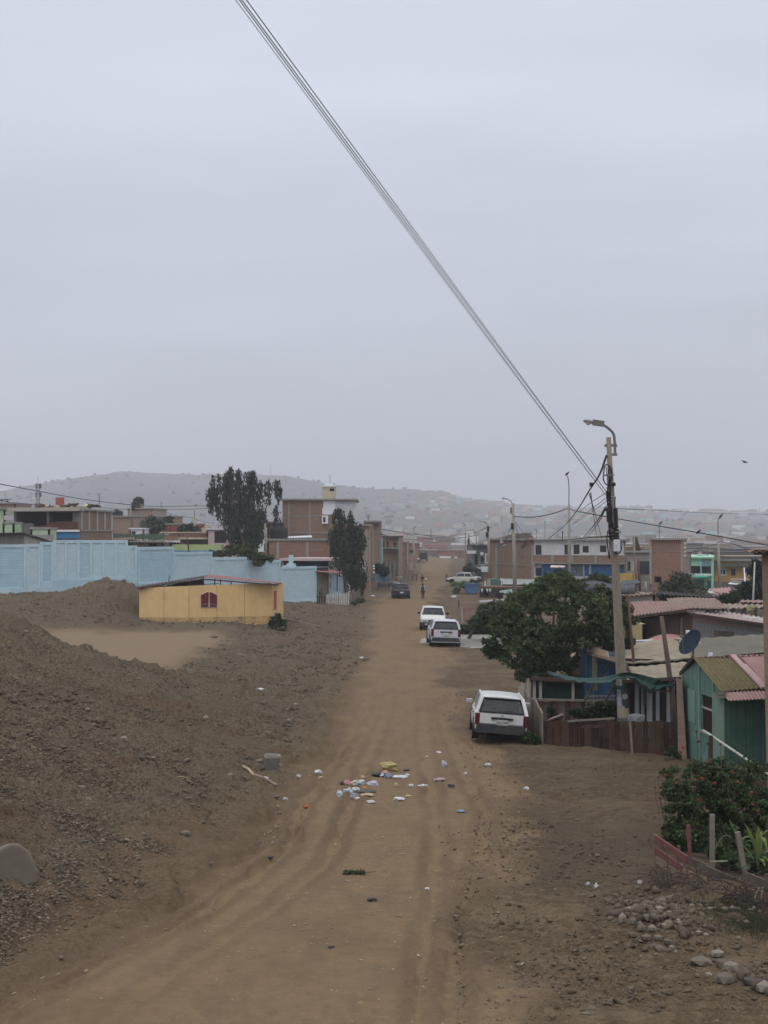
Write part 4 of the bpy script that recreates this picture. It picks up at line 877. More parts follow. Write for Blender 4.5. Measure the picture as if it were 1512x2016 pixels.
t = thing('pallet_stack', 'pale wooden pallets lying beside the far left verge', 'pallets', tuple(P(787, 1140, 195)))
for y in (1135.5, 1138.5): m = MB(); m.cbox(P(787, y, 195), (.95, .8, .09)); build('pallet', m, plain('pale_wood', (.42, .36, .28)), t)
m = MB(); m.cbox(P(795, 1137, 195.5), (.06, .06, .6)); m.cbox(P(781, 1135, 195.5), (.3, .3, .7)); build('post', m, DBROWN, t)
m = MB(); m.cbox(P(779, 1146.5, 178), (.75, 1.2, .12), .2, 0, .15); tag(build('mattress_board', m, plain('off_white', (.62, .6, .55), var=.1)), 'off white board lying by the verge beyond the dark car', 'board')
m = MB(); c = P(770, 1144, 172); m.lathe([(.4, 0), (.4, .5), (.35, .55)], (c.x, c.y, .3), 12); m.cbox((c.x - 1.0, c.y, .5), (1.1, .6, .6)); tag(build('drum', m, COND), 'dark drum and box standing behind the dark car', 'drum')
for k, x in enumerate((732, 735.5)): 
 m = MB(); m.rock(P(x, 1173, 140 + k * .3), (.25, .25, .14), k); tag(build('plastic_bag', m, WHITEB), ['white plastic bag left of a pair on the verge by the willow', 'white plastic bag right of a pair on the verge by the willow'][k], 'bag', 'white bags on the verge')
# ================================================================ RIGHT SIDE
def panelq(name, pts, mat, parent, th=.05):
 m = MB(); m.quad(*pts); o = build(name, m, mat, parent); s_ = o.modifiers.new('t', 'SOLIDIFY'); s_.thickness = th; s_.offset = 0; return o
# ---- green gabled shack
def green_shack():
 t = thing('shack', 'green board shack with a mossy corrugated roof at the right edge', 'shack', (9.6, 42, 0))
 a = P(1345, 1400, 44.2); b = P(1427, 1400, 40.2); A, B = Vector((a.x, a.y)), Vector((b.x, b.y))
 ex = (B - A).normalized(); nn = Vector((ex.y, -ex.x)); ln = (B - A).length
 zb, zr, zf = ZZ(1324, 44.2), ZZ(1297, 42.9), ZZ(1364, 40.3)
 ur, _ = planept(A, B, 1373, 1300)
 p = lambda u, z, d=0.0: Vector((A.x + ex.x * u + nn.x * d, A.y + ex.y * u + nn.y * d, z))
 # gable wall with a real window hole: built as prisms around the hole
 w0, wz1 = planept(A, B, 1381, 1366); w1, wz1b = planept(A, B, 1405, 1376); _, wz0 = planept(A, B, 1393, 1442)
 top = lambda u: zb + (zr - zb) * u / ur if u < ur else zr + (zf - zr) * (u - ur) / (ln - ur)
 def strip(u0, u1, z0, z1, name='wall', mat=GREENW2, d=0.0, th=.05):
  m = MB(); zz0 = z1 if z1 is not None else top(u0); zz1 = z1 if z1 is not None else top(u1)
  pts = [p(u0, z0, d), p(u1, z0, d), p(u1, zz1, d)] + ([p(ur, zr, d)] if z1 is None and u0 < ur < u1 else []) + [p(u0, zz0, d)]
  m.prism(pts, nn.to_3d() * -th); return build(name, m, mat, t)
 strip(0, w0, -.1, None); strip(w1, ln, -.1, None); strip(w0, w1, -.1, wz0); strip(w0, w1, wz1, None)
 # window: dark slats, pale bar
 m = MB(); slabbox(m, A, B, w0 + .01, w1 - .01, wz0 + .01, wz1 - .01, -.06, .1); wd = build('window', m, boards('dark_slats', [(.035, .018, .014), (.02, .011, .01)], .09, .2), t)
 m = MB(); slabbox(m, A, B, w0, w1, wz1 - .38, wz1 - .33, .0, .04); build('crossbar', m, plain('pale_bar', (.35, .28, .27)), wd)
 m = MB(); slabbox(m, A, B, w0 - .06, w1 + .05, wz0 - .05, wz0, .04, .03); build('sill', m, plain('pale_sill', (.33, .33, .27)), wd)
 # door outline: flat dark strip, the shade of a recess painted in
 u0, z1 = planept(A, B, 1353, 1348); u1, _ = planept(A, B, 1370, 1350); z0 = planept(A, B, 1356, 1421)[1]
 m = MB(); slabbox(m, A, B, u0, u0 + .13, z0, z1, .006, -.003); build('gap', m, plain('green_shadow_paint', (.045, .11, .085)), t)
 m = MB(); slabbox(m, A, B, u0 + .13, u1, z0 + .03, z1 - .1, .03, -.003); build('hatch', m, plain('green_panel', (.15, .27, .215), var=.15, grime=(.12, .25, .2), gamt=.4), t)
 for u, d in ((.03, .05), (w0 - .12, .05), (w1 + .06, .05)):
  m = MB(); slabbox(m, A, B, u - .04, u + .05, -.1, top(u) - .05, .05, -.003); build('post', m, plain('pale_green_post', (.19, .31, .26), streak=.3), t)
 # front wall under the eave, facing the camera
 c = P(1760, 1400, 39.6); C = Vector((c.x, c.y))
 m = MB(); wallmb(m, B, C, -.1, zf - .05, th=.06); build('wall', m, GREENB, t)
 m = MB(); slabbox(m, A, B, w1 + .02, ln + .03, -.1, zf - .12, .035, -.003); build('corner_board', m, plain('grey_green_board', (.17, .25, .19), var=.1, grime=(.4, .45, .4), gamt=.25), t)
 # back and far wall
 Ck = C + (A - B); m = MB(); wallmb(m, C, Ck, -.1, zf, th=.06); wallmb(m, Ck, A, -.1, zb, th=.06); build('wall', m, GREENW2, t)
 # roof: mossy slope, pink slope, back slope, pink eave strip
 r0 = p(ur, zr + .05, .12); e0 = P(1418, 1361, 40.05); dirx = Vector((C.x - B.x, C.y - B.y, 0)).normalized()
 r1 = P(1445, 1291, 42.9); e1 = P(1506, 1354, 40.0); r2 = P(1700, 1283, 42.7); e2 = P(1760, 1350, 39.7)
 m = MB(); m.corr(e0, e1, r1, r0, .12, .018, .015, 6); build('roof', m, MOSSR, t)
 m = MB(); m.corr(P(1503, 1353, 39.95), e2, r2, P(1448, 1290, 42.9),   .09, .009, .015, 4); build('roof', m, PINKROOF, t)
 m = MB(); m.bar(P(1444, 1290, 42.85), P(1506, 1354, 39.9), .2, .05); build('flashing', m, plain('pale_pink_batten', (.50, .33, .30)), t)
 m = MB(); m.bar(P(1452, 1291, 42.8), P(1513, 1358, 39.8), .09, .06); build('flashing', m, RUST, t)
 m = MB(); a_ = P(1422, 1363, 40.0); m.corr(P(1434, 1379, 39.1), P(1780, 1362, 38.6), P(1770, 1345, 39.9), P(1420, 1362, 40.15), .09, .014, .012, 3); build('eave_sheet', m, PINKROOF, t)
 bk0 = P(1339, 1327, 44.6); m = MB(); m.corr(bk0, P(1660, 1316, 44.9), r2, r0, .155, .02, .015, 3); build('roof', m, DARKB if 0 else RUSTY, t)
 m = MB(); m.bar(bk0, r0, .06, .1); build('barge_board', m, DBROWN, t)
 for y0 in (1365, 1372): m = MB(); m.bar(P(1405, y0, 40.6), P(1430, y0 + .5, 39.5), .05, .05); build('rafter', m, GPOLE, t)
 m = MB(); m.bar(P(1364, 1296, 43.2), P(1376, 1309, 42.8), .05); m.bar(P(1377, 1296, 42.9), P(1376, 1310, 42.8), .05); build('bracket', m, DARKB, t)
green_shack()
def dish():
 t = thing('satellite_dish', 'tilted blue grey satellite dish on the ridge of the green shack', 'satellite dish', tuple(P(1364, 1298, 43.2)))
 c = P(1362.5, 1267, 43.2); M_ = Matrix.Rotation(math.radians(28), 4, 'Y') @ Matrix.Rotation(math.radians(78), 4, 'X')
 ax = Vector((-.62, -.30, .45)).normalized(); q = ax.to_track_quat('Z', 'Y').to_matrix().to_4x4()
 m = MB(); prof = [(.001, .0), (.12, .005), (.24, .025), (.34, .06), (.40, .10), (.41, .10), (.405, .085), (.34, .04), (.24, .005), (.12, -.015), (.001, -.02)]
 m.lathe(prof, c, 24, q); build('reflector', m, plain('blue_grey_dish', (.014, .028, .045), var=.2, rough=.9), t, smooth=True)
 m = MB(); m.tube([P(1364, 1298, 43.2), P(1365, 1283, 43.25), c - ax * .03], .025, 6); build('mast', m, STEEL, t)
 tip = c + ax * .42 + Vector((0, 0, -.02)); m = MB(); m.tube([c + q.to_3x3() @ Vector((0, -.38, .08)), tip], .012, 5); build('arm', m, STEEL, t)
 m = MB(); m.cbox(tip, (.09, .12, .07)); build('receiver', m, STEEL, t)
dish()
t = thing('handrail', 'white pipe handrail sloping down in front of the green shack', 'handrail', tuple(P(1400, 1470, 39.2)))
m = MB(); m.tube([P(1385, 1438, 40.4), P(1397, 1446, 39.9), P(1500, 1515, 37.4), P(1560, 1556, 36)], .032, 8); build('rail', m, plain('white_pipe', (.5, .52, .46)), t, smooth=True)
for x, y, D in ((1399, 1448, 39.6), (1497, 1513, 37.2)): m = MB(); m.bar(P(x, y, D), P(x, y + 90, D), .1 if x < 1450 else .07); build('post', m, DBROWN, t)
t = thing('brick_pillar', 'rough brick pillar standing left of the green shack', 'pillar', tuple(P(1338, 1490, 44.3)))
m = MB(); z0 = -.1; a, b = P(1330, 1400, 44), P(1350, 1400, 44.2)
m.add([P(1331, 1334, 43.8), P(1343, 1344, 43.7), P(1353, 1502, 43.3), P(1336, 1496, 43.4), P(1331, 1334, 45), P(1343, 1338, 45), P(1353, 1500, 45), P(1336, 1496, 45)], [(3, 2, 1, 0), (4, 5, 6, 7), (0, 1, 5, 4), (1, 2, 6, 5), (2, 3, 7, 6), (3, 0, 4, 7)]); build('brickwork', m, BRR, t)
# ---- brick house at the right edge
t = thing('brick_house', 'narrow strip of a rough brick house under a rusty roof at the right edge', 'house', (10, 38, 0))
m = MB(); D = 37.3
zt = ZZ(1090, D); a0 = P(1510.5, 1500, D).x; a1 = P(1499.5, 1090, D).x
vs = [(a0, D, -.1), (a0 + 5, D, -.1), (a1 + 5, D, zt), (a1, D, zt), (a0 * 1.1 + .2, D + 3.5, -.1), (a0 + 6, D + 3.5, -.1), (a1 + 6, D + 3.5, zt), (a1 * 1.1 + .2, D + 3.5, zt)]
m.add(vs, [(0, 1, 2, 3), (7, 6, 5, 4), (3, 2, 6, 7), (1, 5, 6, 2), (4, 0, 3, 7), (4, 5, 1, 0)]); build('wall', m, BRR, t)
m = MB(); m.corr(P(1466, 1086, D - .3), P(1650, 1086, D - .5), P(1650, 1080, D + 4.5), P(1488, 1081, D + 4.2), .16, .025, .02, 5, .02); build('roof', m, PINKROOF2, t)
m = MB(); m.bar(P(1484, 1087, D - .25), P(1640, 1087, D - .4), .08, .12); build('fascia', m, DARKB, t)
# ---- front brown plank fence by the pole
def plank_fence():
 t = thing('plank_fence', 'long low red brown plank fence in front of the utility pole', 'fence', tuple(P(1190, 1470, 45)))
 cols = [(.052, .025, .017), (.078, .036, .022), (.036, .02, .015), (.092, .054, .033), (.064, .048, .034), (.048, .019, .014)]
 ms = [boards('fence_wood_%s' % 'abcdef'[i], [c, tuple(x * .75 for x in c), tuple(x * 1.2 for x in c)], .07, .02, grime=(.11, .09, .07), gamt=.5) for i, c in enumerate(cols)]
 rs = random.Random(5); x = 1065
 while x < 1329:
  wd = rs.uniform(9, 17); x1 = min(x + wd, 1330); f = (x - 1065) / 265; D = 46.4 - 2.6 * f; yb = 1050 + (EYE) * 3000 / D * 1.0 - 1
  yt = 1419 + 1.5 * f + rs.uniform(-1.5, 1.5); m = MB(); q = .03 * rs.uniform(-1, 1)
  m.prism([P(x + .4, yb + 4, D + q), P(x1 - .4, yb + 4, D + q - .05), P(x1 - .4, yt + rs.uniform(-.8, .8), D + q - .05), P(x + .4, yt, D + q)], (0, .03, 0)); build('plank', m, rs.choice(ms), t); x = x1
 m = MB(); m.bar(P(1066, 1430, 46.5), P(1329, 1431, 43.9), .05, .08); build('rail', m, DBROWN, t)
 m = MB(); m.bar(P(1118, 1420, 45.8), P(1210, 1414, 45.1), .04, .06); build('rail', m, GPOLE, t)
 m = MB(); m.bar(P(1240, 1418, 44.4), P(1246, 1500, 44.2), .06, .06); build('post', m, GPOLE, t)
 m = MB(); m.bar(P(1330, 1418, 43.8), P(1331, 1485, 43.7), .08, .08); build('post', m, DARKB, t)
plank_fence()
t = thing('plank', 'pale pinkish plank end leaning over the brown fence', 'plank', tuple(P(1090, 1410, 46.5)))
panelq('board', [P(1077, 1420, 46.9), P(1109, 1409, 46.6), P(1109, 1405, 46.6), P(1086, 1414, 46.9)], plain('pinkish_plank', (.34, .25, .20)), t)
m = MB(); m.rock(P(1253, 1414, 45.2), (.5, .4, .35), 5); tag(build('grey_sack', m, plain('grey_sack', (.17, .17, .17)), None), 'grey sack sitting behind the brown fence next to the pole', 'sack')
# curved grey plank fence beside the wagon
t = thing('curved_fence', 'weathered grey plank fence curving away behind the parked wagon', 'fence', tuple(P(1050, 1460, 48)))
for k, (x0, x1, yt0, yt1, yb, D) in enumerate(((1039, 1046, 1376, 1373, 1452, 50), (1046, 1054, 1374, 1378, 1457, 49), (1054, 1060, 1377, 1388, 1462, 48), (1058, 1064, 1387, 1398, 1464, 47.2), (1062, 1068, 1392, 1404, 1462, 46.8), (1033, 1040, 1356, 1372, 1445, 51))):
 panelq('plank', [P(x0, yb, D), P(x1, yb + 2, D - .5), P(x1, yt1, D - .5), P(x0, yt0, D)], GREYB if k % 2 else plain('grey_plank_b', (.20, .17, .14), streak=.4), t)
for x, y, D in ((1024, 1352, 52), (1029, 1346, 53)): m = MB(); m.bar(P(x, 1440, D), P(x, y, D), .12); build('post', m, plain('pale_post', (.33, .31, .27)), t)
# inner yard
t = thing('inner_fence', 'inner reddish plank fence under the shade net', 'fence', tuple(P(1110, 1420, 51)))
for k in range(13):
 x = 1050 + k * 10.5; panelq('plank', [P(x, 1428, 51), P(x + 10, 1428, 51), P(x + 10, 1379 + (k * 7) % 3, 51), P(x, 1379 + (k * 5) % 4, 51)], [FENCEB, plain('brown_plank', (.13, .08, .055), streak=.5), plain('mud_plank', (.14, .115, .085), streak=.4)][k % 3], t)
m = MB(); m.bar(P(1048, 1377, 50.9), P(1190, 1380, 50.9), .07, .07); build('rail', m, GPOLE, t)
t = thing('trellis', 'dark lattice trellis with climbing plants left of the pole', 'trellis', tuple(P(1190, 1400, 49)))
for k in range(7): m = MB(); y = 1371 + k * 7; m.bar(P(1152, y, 49), P(1222, y - 1, 49), .05, .03); build('slat', m, GPOLE, t)
for k in range(8): m = MB(); x = 1160 + k * 8; m.bar(P(x, 1420, 48.97), P(x, 1368, 48.97), .03, .05); build('slat', m, GPOLE, t)
t = thing('dark_net_screen', 'dark green mesh screen with pale posts behind the inner fence', 'screen', tuple(P(1090, 1370, 54)))
panelq('mesh', [P(1046, 1378, 54), P(1150, 1378, 54), P(1150, 1338, 54), P(1046, 1335, 54)], plain('dark_green_mesh', (.012, .028, .022), var=.4), t, .04)
for x in (1040, 1052, 1064, 1128): m = MB(); m.bar(P(x, 1382, 53.9), P(x, 1336, 53.9), .1); build('post', m, plain('pale_post', (.33, .31, .27)), t)
m = MB(); m.bar(P(1046, 1336, 53.8), P(1165, 1341, 53.8), .25, .12); build('top_rail', m, DBROWN, t)
S = House('yard_shed', 'sandy boarded shed wall glimpsed behind the big tree', (1118, 58), (1158, 58), 1303, depth=4, mat=plain('sandy_board', (.34, .25, .16), var=.12, grime=(.2, .15, .1)), cat='shed', z0=0, roof=TARPB); S.win('F', 1122, 1150, 1330, 1370, kind='open'); S.done()
S = House('blue_shack', 'blue plank shack behind the pole with a dark brace', (1156, 55), (1208, 53.5), 1284, (1150, 57), 'L', mat=BLUEB, cat='shack', z0=0, top=False); S.done()
panelq('side_board', [P(1166, 1360, 54), P(1176, 1360, 54), P(1176, 1290, 54), P(1166, 1288, 54)], plain('mossy_board', (.19, .19, .12), var=.4, scale=6), S.root)
m = MB(); m.bar(P(1180, 1336, 52.5), P(1202, 1304, 52.3), .06); build('brace', m, DARKB, S.root)
m = MB(); m.corr(P(1150, 1286, 55), P(1222, 1306, 50.5), P(1230, 1283, 56), P(1165, 1266, 60), .2, .025, .02, 4); build('roof', m, RUSTY, S.root)
panelq('gable_board_or_shade', [P(1160, 1283, 54.9), P(1200, 1300, 53), P(1196, 1282, 53.5), P(1172, 1274, 54.6)], plain('sandy_board', (.34, .25, .16)), S.root)
# white and black plank wall shack + low roofs
t = thing('white_plank_shack', 'shack of white and dark upright boards right of the pole', 'shack', tuple(P(1290, 1420, 47)))
xs = [(1250, 1258, 0), (1258, 1262, 1), (1262, 1268, 0), (1268, 1273, 1), (1273, 1284, 0), (1284, 1291, 1), (1291, 1298, 0), (1298, 1312, 1), (1312, 1328, 0)]
for k, (x0, x1, d) in enumerate(xs):
 panelq('board', [P(x0, 1452, 47.2), P(x1, 1452, 47.2), P(x1, 1332, 47.2 + .0), P(x0, 1330, 47.2)], plain('sooty_board', (.035, .03, .027), var=.3, streak=.4) if d else plain('white_board', (.50, .53, .57), var=.08, grime=(.25, .25, .26), gamt=.4), t)
panelq('window', [P(1267, 1390, 47.1), P(1273, 1392, 47.1), P(1273, 1352, 47.1), P(1266, 1350, 47.1)], plain('grey_window', (.09, .10, .11)), t)
m = MB(); wallmb(m, P(1330, 1450, 47.3).xy, P(1330, 1450, 52).xy, 0, 2.1, th=.05); wallmb(m, P(1228, 1450, 52).xy, P(1240, 1450, 47.3).xy, 0, 2.1, th=.05); build('wall', m, DARKB, t)
for x in (1237, 1246): m = MB(); m.bar(P(x, 1455, 47.5), P(x, 1325, 47.5), .12); build('post', m, DBROWN, t)
m = MB(); m.corr(P(1225, 1340, 46.4), P(1345, 1333, 45.2), P(1352, 1304, 50), P(1218, 1313, 51), .3, .012, .03, 6, .03); build('roof', m, TARPB, t)
m = MB(); m.bar(P(1226, 1342, 46.3), P(1345, 1335, 45.1), .06, .1); build('fascia', m, DBROWN, t)
m = MB(); m.bar(P(1300, 1362, 46.6), P(1326, 1360, 46.2), .05, .05); build('beam', m, GPOLE, t)
t = thing('flat_roof_shack', 'shack under a patched beige tarpaulin roof behind the leaning pole', 'shack', tuple(P(1300, 1300, 53)))
m = MB(); m.corr(P(1224, 1304, 52), P(1388, 1294, 51), P(1376, 1252, 61), P(1222, 1268, 61), .5, .012, .05, 8, .05); build('roof', m, TARPB, t)
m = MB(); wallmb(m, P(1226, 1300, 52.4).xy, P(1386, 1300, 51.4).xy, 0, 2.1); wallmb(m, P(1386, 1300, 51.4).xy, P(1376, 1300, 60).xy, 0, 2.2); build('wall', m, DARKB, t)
t = thing('moss_roof_house', 'wide low house with a dull moss grey flat roof behind the satellite dish', 'house', tuple(P(1450, 1280, 54)))
m = MB(); m.corr(P(1364, 1298, 50), P(1620, 1276, 49), P(1600, 1240, 59), P(1352, 1259, 60), .5, .02, .06, 8, .04); build('roof', m, MUDROOF, t)
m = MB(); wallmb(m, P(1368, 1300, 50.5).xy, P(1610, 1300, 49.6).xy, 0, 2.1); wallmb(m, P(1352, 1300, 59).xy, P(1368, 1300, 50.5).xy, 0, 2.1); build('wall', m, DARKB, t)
m = MB(); m.bar(P(1366, 1299, 50), P(1618, 1278, 49), .08, .1); build('fascia', m, DARKB, t)
for x in (1354, 1399): 
 m = MB(); m.cbox(P(x, 1245 if x < 1380 else 1290, 50.2 if x > 1380 else 58), (.13, .13, .16)); tag(build('tin', m, WHITEB), 'small white tin by the satellite dish' if x < 1380 else 'small white tin on the ridge right of the satellite dish', 'tin')
t = thing('pipe_bracket', 'rusty pipe bracket on the beige roof left of the dish', 'bracket', tuple(P(1333, 1268, 55)))
m = MB(); m.bar(P(1328, 1259, 57), P(1338, 1260, 57), .04); m.bar(P(1334, 1260, 57), P(1341, 1272, 57), .03); build('pipe', m, RUST, t)
t = thing('arched_roof_house', 'low house with an arched pink red roof and a pale sheet patch', 'house', tuple(P(1310, 1260, 64)))
m = MB(); n = 10; vs = []
for k in range(n + 1):
 f = k / n; yy = 1270 - 3 * f - 19 * math.sin(f * math.pi) ** .8 * (1 if f > .3 else 1); vs.append((P(1262 + 106 * f, 1272 - 4 * f, 61.5), P(1256 + 110 * f, 1268 - 8 * f - 16 * math.sin(f * math.pi), 68)))
for k in range(n): m.quad(vs[k][0], vs[k + 1][0], vs[k + 1][1], vs[k][1])
o = build('roof', m, plain('pink_red_sheet', (.36, .17, .155), var=.12, grime=(.28, .2, .18), gamt=.4), t); o.modifiers.new('t', 'SOLIDIFY').thickness = .06
panelq('roof_patch', [P(1238, 1276, 60.5), P(1306, 1271, 60.5), P(1284, 1259, 66), P(1238, 1262, 66)], plain('pale_zinc_patch', (.42, .42, .43)), t, .04)
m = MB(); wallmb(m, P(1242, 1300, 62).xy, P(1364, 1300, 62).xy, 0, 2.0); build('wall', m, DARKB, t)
S = House('yellowish_wall', 'stained yellowish wall between the tree and the plywood shed', (1232, 68), (1272, 68), 1229, depth=4, mat=plain('stained_yellow', (.38, .33, .17), var=.15, grime=(.28, .24, .18), gamt=.7, gscale=2), cat='wall', z0=0, top=False); S.done()
# plywood shed + grey corrugated wall shed
t = thing('plywood_shed', 'long brown plywood shed with rusty pink roof sheets', 'shed', tuple(P(1300, 1250, 71)))
a, b = P(1243, 1200, 71), P(1367, 1200, 68); zl, zr = ZZ(1212, 71), ZZ(1196, 68)
m = MB(); m.prism([(a.x, a.y, 0), (b.x, b.y, 0), (b.x, b.y, zr), (a.x, a.y, zl)], (0, .08, 0)); build('wall', m, PLY, t)
for x in (1272, 1310, 1343, 1365): m = MB(); q, _ = planept(a.xy, b.xy, x, 1230); slabbox(m, a.xy, b.xy, q - .05, q + .05, 0, zl + .05, .04, -.002); build('batten', m, plain('tan_batten', (.25, .19, .13)), t)
m = MB(); m.corr(P(1236, 1216, 70.2), P(1364, 1199, 67.5), P(1334, 1182, 78), P(1226, 1186, 79), .2, .022, .02, 6, .04); build('roof', m, PINKROOF2, t)
m = MB(); m.corr(P(1322, 1200, 69.5), P(1430, 1195, 68), P(1405, 1176, 80), P(1312, 1178, 81), .2, .022, .02, 6, .04); build('roof', m, plain('mossy_pink_sheet', (.26, .175, .14), var=.25, scale=3, grime=(.12, .10, .05), gamt=.9, gscale=1.1, streak=.7), t)
m = MB(); m.bar(P(1237, 1217, 70.1), P(1364, 1200, 67.4), .05, .12); build('fascia', m, DBROWN, t)
m = MB(); m.bar(P(1354, 1203, 67.6), P(1388, 1204, 67), .08, .08); build('beam', m, GPOLE, t)
t = thing('corrugated_shed', 'grey corrugated sheet shed with a boarded window at the right', 'shed', tuple(P(1440, 1260, 65)))
a, b = P(1366, 1240, 67), P(1580, 1240, 61.5); zl, zr = ZZ(1208, 67), ZZ(1241, 61.5)
m = MB(); m.prism([(a.x, a.y, 0), (b.x, b.y, 0), (b.x, b.y, zr - .05), (a.x, a.y, zl - .05)], (0, .05, 0)); build('wall', m, boards('grey_corrugated', [(.235, .25, .25), (.21, .225, .225)], .14, .16, grime=(.15, .14, .125), gamt=.5, groovec=(.10, .105, .105)), t)
m = MB(); m.prism([(a.x, a.y - .03, zl - .35), (b.x, b.y - .03, zr - .35), (b.x, b.y - .03, zr - .03), (a.x, a.y - .03, zl - .03)], (0, .025, 0)); build('gable_board_or_shade', m, plain('dusty_board', (.19, .16, .13), streak=.4), t)
u0, z1 = planept(a.xy, b.xy, 1407, 1241); u1, z0 = planept(a.xy, b.xy, 1444, 1254)
m = MB(); slabbox(m, a.xy, b.xy, u0, u1, z0, z1, .05, -.002); build('window_board', m, boards('dark_boards', [(.085, .06, .045), (.11, .08, .055), (.14, .11, .08)], .38, .03), t)
m = MB(); m.corr(P(1356, 1207, 66.8), P(1590, 1241, 61), P(1590, 1228, 66), P(1372, 1197, 73), .3, .03, .02, 6, .03); build('roof', m, plain('dusty_pale_sheet', (.36, .27, .235), var=.25, grime=(.42, .38, .33), gamt=.8), t)
m = MB(); m.bar(P(1356, 1207.5, 66.7), P(1588, 1241.5, 60.9), .06, .09); build('fascia', m, DBROWN, t)
for k, (x, y) in enumerate(((1470, 1217), (1484, 1219), (1496, 1222), (1508, 1226))):
 m = MB(); m.rock(P(x, y, 67.5 - k * .6), (.55, .5, .22), k + 40); tag(build('debris_bag', m, plain('dusty_white', (.45, .43, .39)), None), 'one of the dusty white bags lying on the corrugated shed roof', 'bag', 'dusty bags on the shed roof')
t = thing('panel_fence', 'row of grey board panels behind the corrugated shed', 'fence', tuple(P(1440, 1225, 82)))
for k in range(7):
 x = 1384 + k * 21; panelq('panel', [P(x, 1228, 82 - k * .3), P(x + 18.5, 1228, 82 - k * .3), P(x + 18.5, 1200, 82 - k * .3), P(x, 1199, 82 - k * .3)], plain('grey_panel_board', (.20, .18, .155), var=.2, scale=4, streak=.4), t)
 m = MB(); m.bar(P(x - 1.2, 1228, 82 - k * .3), P(x - 1.2, 1197, 82 - k * .3), .1); build('post', m, DBROWN, t)
t = thing('long_low_roof', 'long low dusty pink roof in front of the dark conifer', 'shed', tuple(P(1460, 1190, 84)))
m = MB(); m.corr(P(1340, 1197, 82), P(1560, 1196, 80), P(1560, 1183, 90), P(1350, 1190, 90), .3, .04, .02, 5, .05); build('roof', m, plain('dusty_tan_sheet', (.30, .22, .17), var=.25, grime=(.16, .14, .10), gamt=.7), t)
m = MB(); wallmb(m, P(1345, 1200, 82.5).xy, P(1560, 1200, 80.5).xy, 0, 2.2); build('wall', m, DBROWN, t)
m = MB(); m.corr(P(1455, 1185, 86), P(1570, 1188, 86), P(1570, 1181, 92), P(1460, 1181, 92), .3, .03, .02, 3); build('roof', m, PINKROOF2, t)
m = MB(); m.bar(P(1470, 1197, 80.8), P(1490, 1196.5, 80.8), .1, .28); build('beam', m, plain('pale_yellow_beam', (.42, .38, .22)), t)
S = House('low_shed', 'low white and dark shed behind the plywood shed roof', (1225, 95), (1290, 95), 1172, depth=6, mat=plain('dusty_white_wall', (.42, .38, .34), grime=(.2, .17, .14)), cat='shed', z0=0, top=False); S.done()
m = MB(); m.corr(P(1222, 1172, 94.5), P(1292, 1170, 94.5), P(1290, 1166, 102), P(1225, 1168, 102), .3, .03, .03, 3, .04); build('roof', m, RUSTY, S.root)
t = thing('sloping_roof_shed', 'shed with a dark sloping roof edge below the sparse tree', 'shed', tuple(P(1350, 1180, 98)))
m = MB(); m.corr(P(1285, 1168, 97), P(1440, 1178, 94), P(1440, 1174, 101), P(1285, 1163, 103), .3, .04, .03, 5, .04); build('roof', m, DARKB, t); m = MB(); wallmb(m, P(1290, 1180, 97.5).xy, P(1435, 1180, 94.5).xy, 0, 2.1); build('wall', m, plain('tan_wall', (.25, .18, .14)), t)
t = thing('tarp_shelter', 'black tarpaulin shelter humped over its poles behind the big tree', 'shelter', tuple(P(1200, 1165, 100)))
m = MB(); n = 14; rr = []
for k in range(n + 1):
 f = k / n; h = 3.5 * math.sin(f * 7) + 3 * f; rr.append((P(1146 + 104 * f, 1166 - h * .3, 97), P(1146 + 104 * f, 1147 - h + 8 * f * f, 101), P(1146 + 104 * f, 1150 - h, 106)))
for k in range(n):
 for j in (0, 1): m.quad(rr[k][j], rr[k + 1][j], rr[k + 1][j + 1], rr[k][j + 1])
o = build('tarpaulin', m, BLACKT, t, smooth=True); o.modifiers.new('t', 'SOLIDIFY').thickness = .05
for x in (1150, 1195, 1247): m = MB(); m.bar(P(x, 1185, 97.2), P(x, 1160, 97.2), .12); build('post', m, WPOLE, t)
t = thing('tarp_shelter', 'small folded black tarpaulin above the long shelter near the yellow wall', 'shelter', tuple(P(1235, 1150, 110)))
m = MB(); m.prism([P(1215, 1158, 108), P(1262, 1150, 108), P(1255, 1143, 112), P(1225, 1146, 112)], (0, 0, .1)); build('tarpaulin', m, BLACKT, t)
# ---- houses beyond
S = House('long_white_house', 'long two storey house with white upper floor, brick parapet and blue ground floor', (1052, 170), (1232, 166), 1064, (965, 187), 'L', mat=BRW, smat=BR1, z0=0, roof=CON)
for x0, x1, y0, y1, k in ((1054, 1066, 1073, 1092, 'shutter'), (1111, 1124, 1072, 1092, 'shutter'), (1129, 1141, 1072, 1091, 'shutter'), (1147, 1159, 1075, 1088, 'shutter'), (1181, 1194, 1074, 1087, 'shutter')):
 S.win('F', x0, x1, y0, y1, kind=k, pane=plain('dark_red_brown', (.035, .025, .022), bumps=0) if x1 - x0 > 12.5 or x0 < 1120 else DARKB)
S.panel('F', 1052, 1232, 1094, 1108, BR1, 'brick_band', .45); S.panel('F', 1052, 1232, 1092.5, 1094, CON, 'ledge', .5); S.panel('F', 1052, 1232, 1108, 1110, CON, 'beam', .5)
for x in (1090, 1128, 1175): S.panel('F', x - 2.5, x + 2.5, 1093, 1108, CON, 'column', .52)
S.panel('F', 1054, 1232, 1111, 1134, DBLUE, 'painted_wall', .02); S.panel('F', 1056, 1066, 1118, 1134, DARK, 'doorway', .05); S.panel('F', 1056, 1066, 1111, 1118, plain('grey_render', (.34, .31, .27)), 'render', .06)
S.panel('F', 1053, 1082, 1136, 1146, YEL, 'yellow_plinth', .3); S.panel('F', 1108, 1118, 1134, 1146, YEL, 'yellow_plinth', .3)
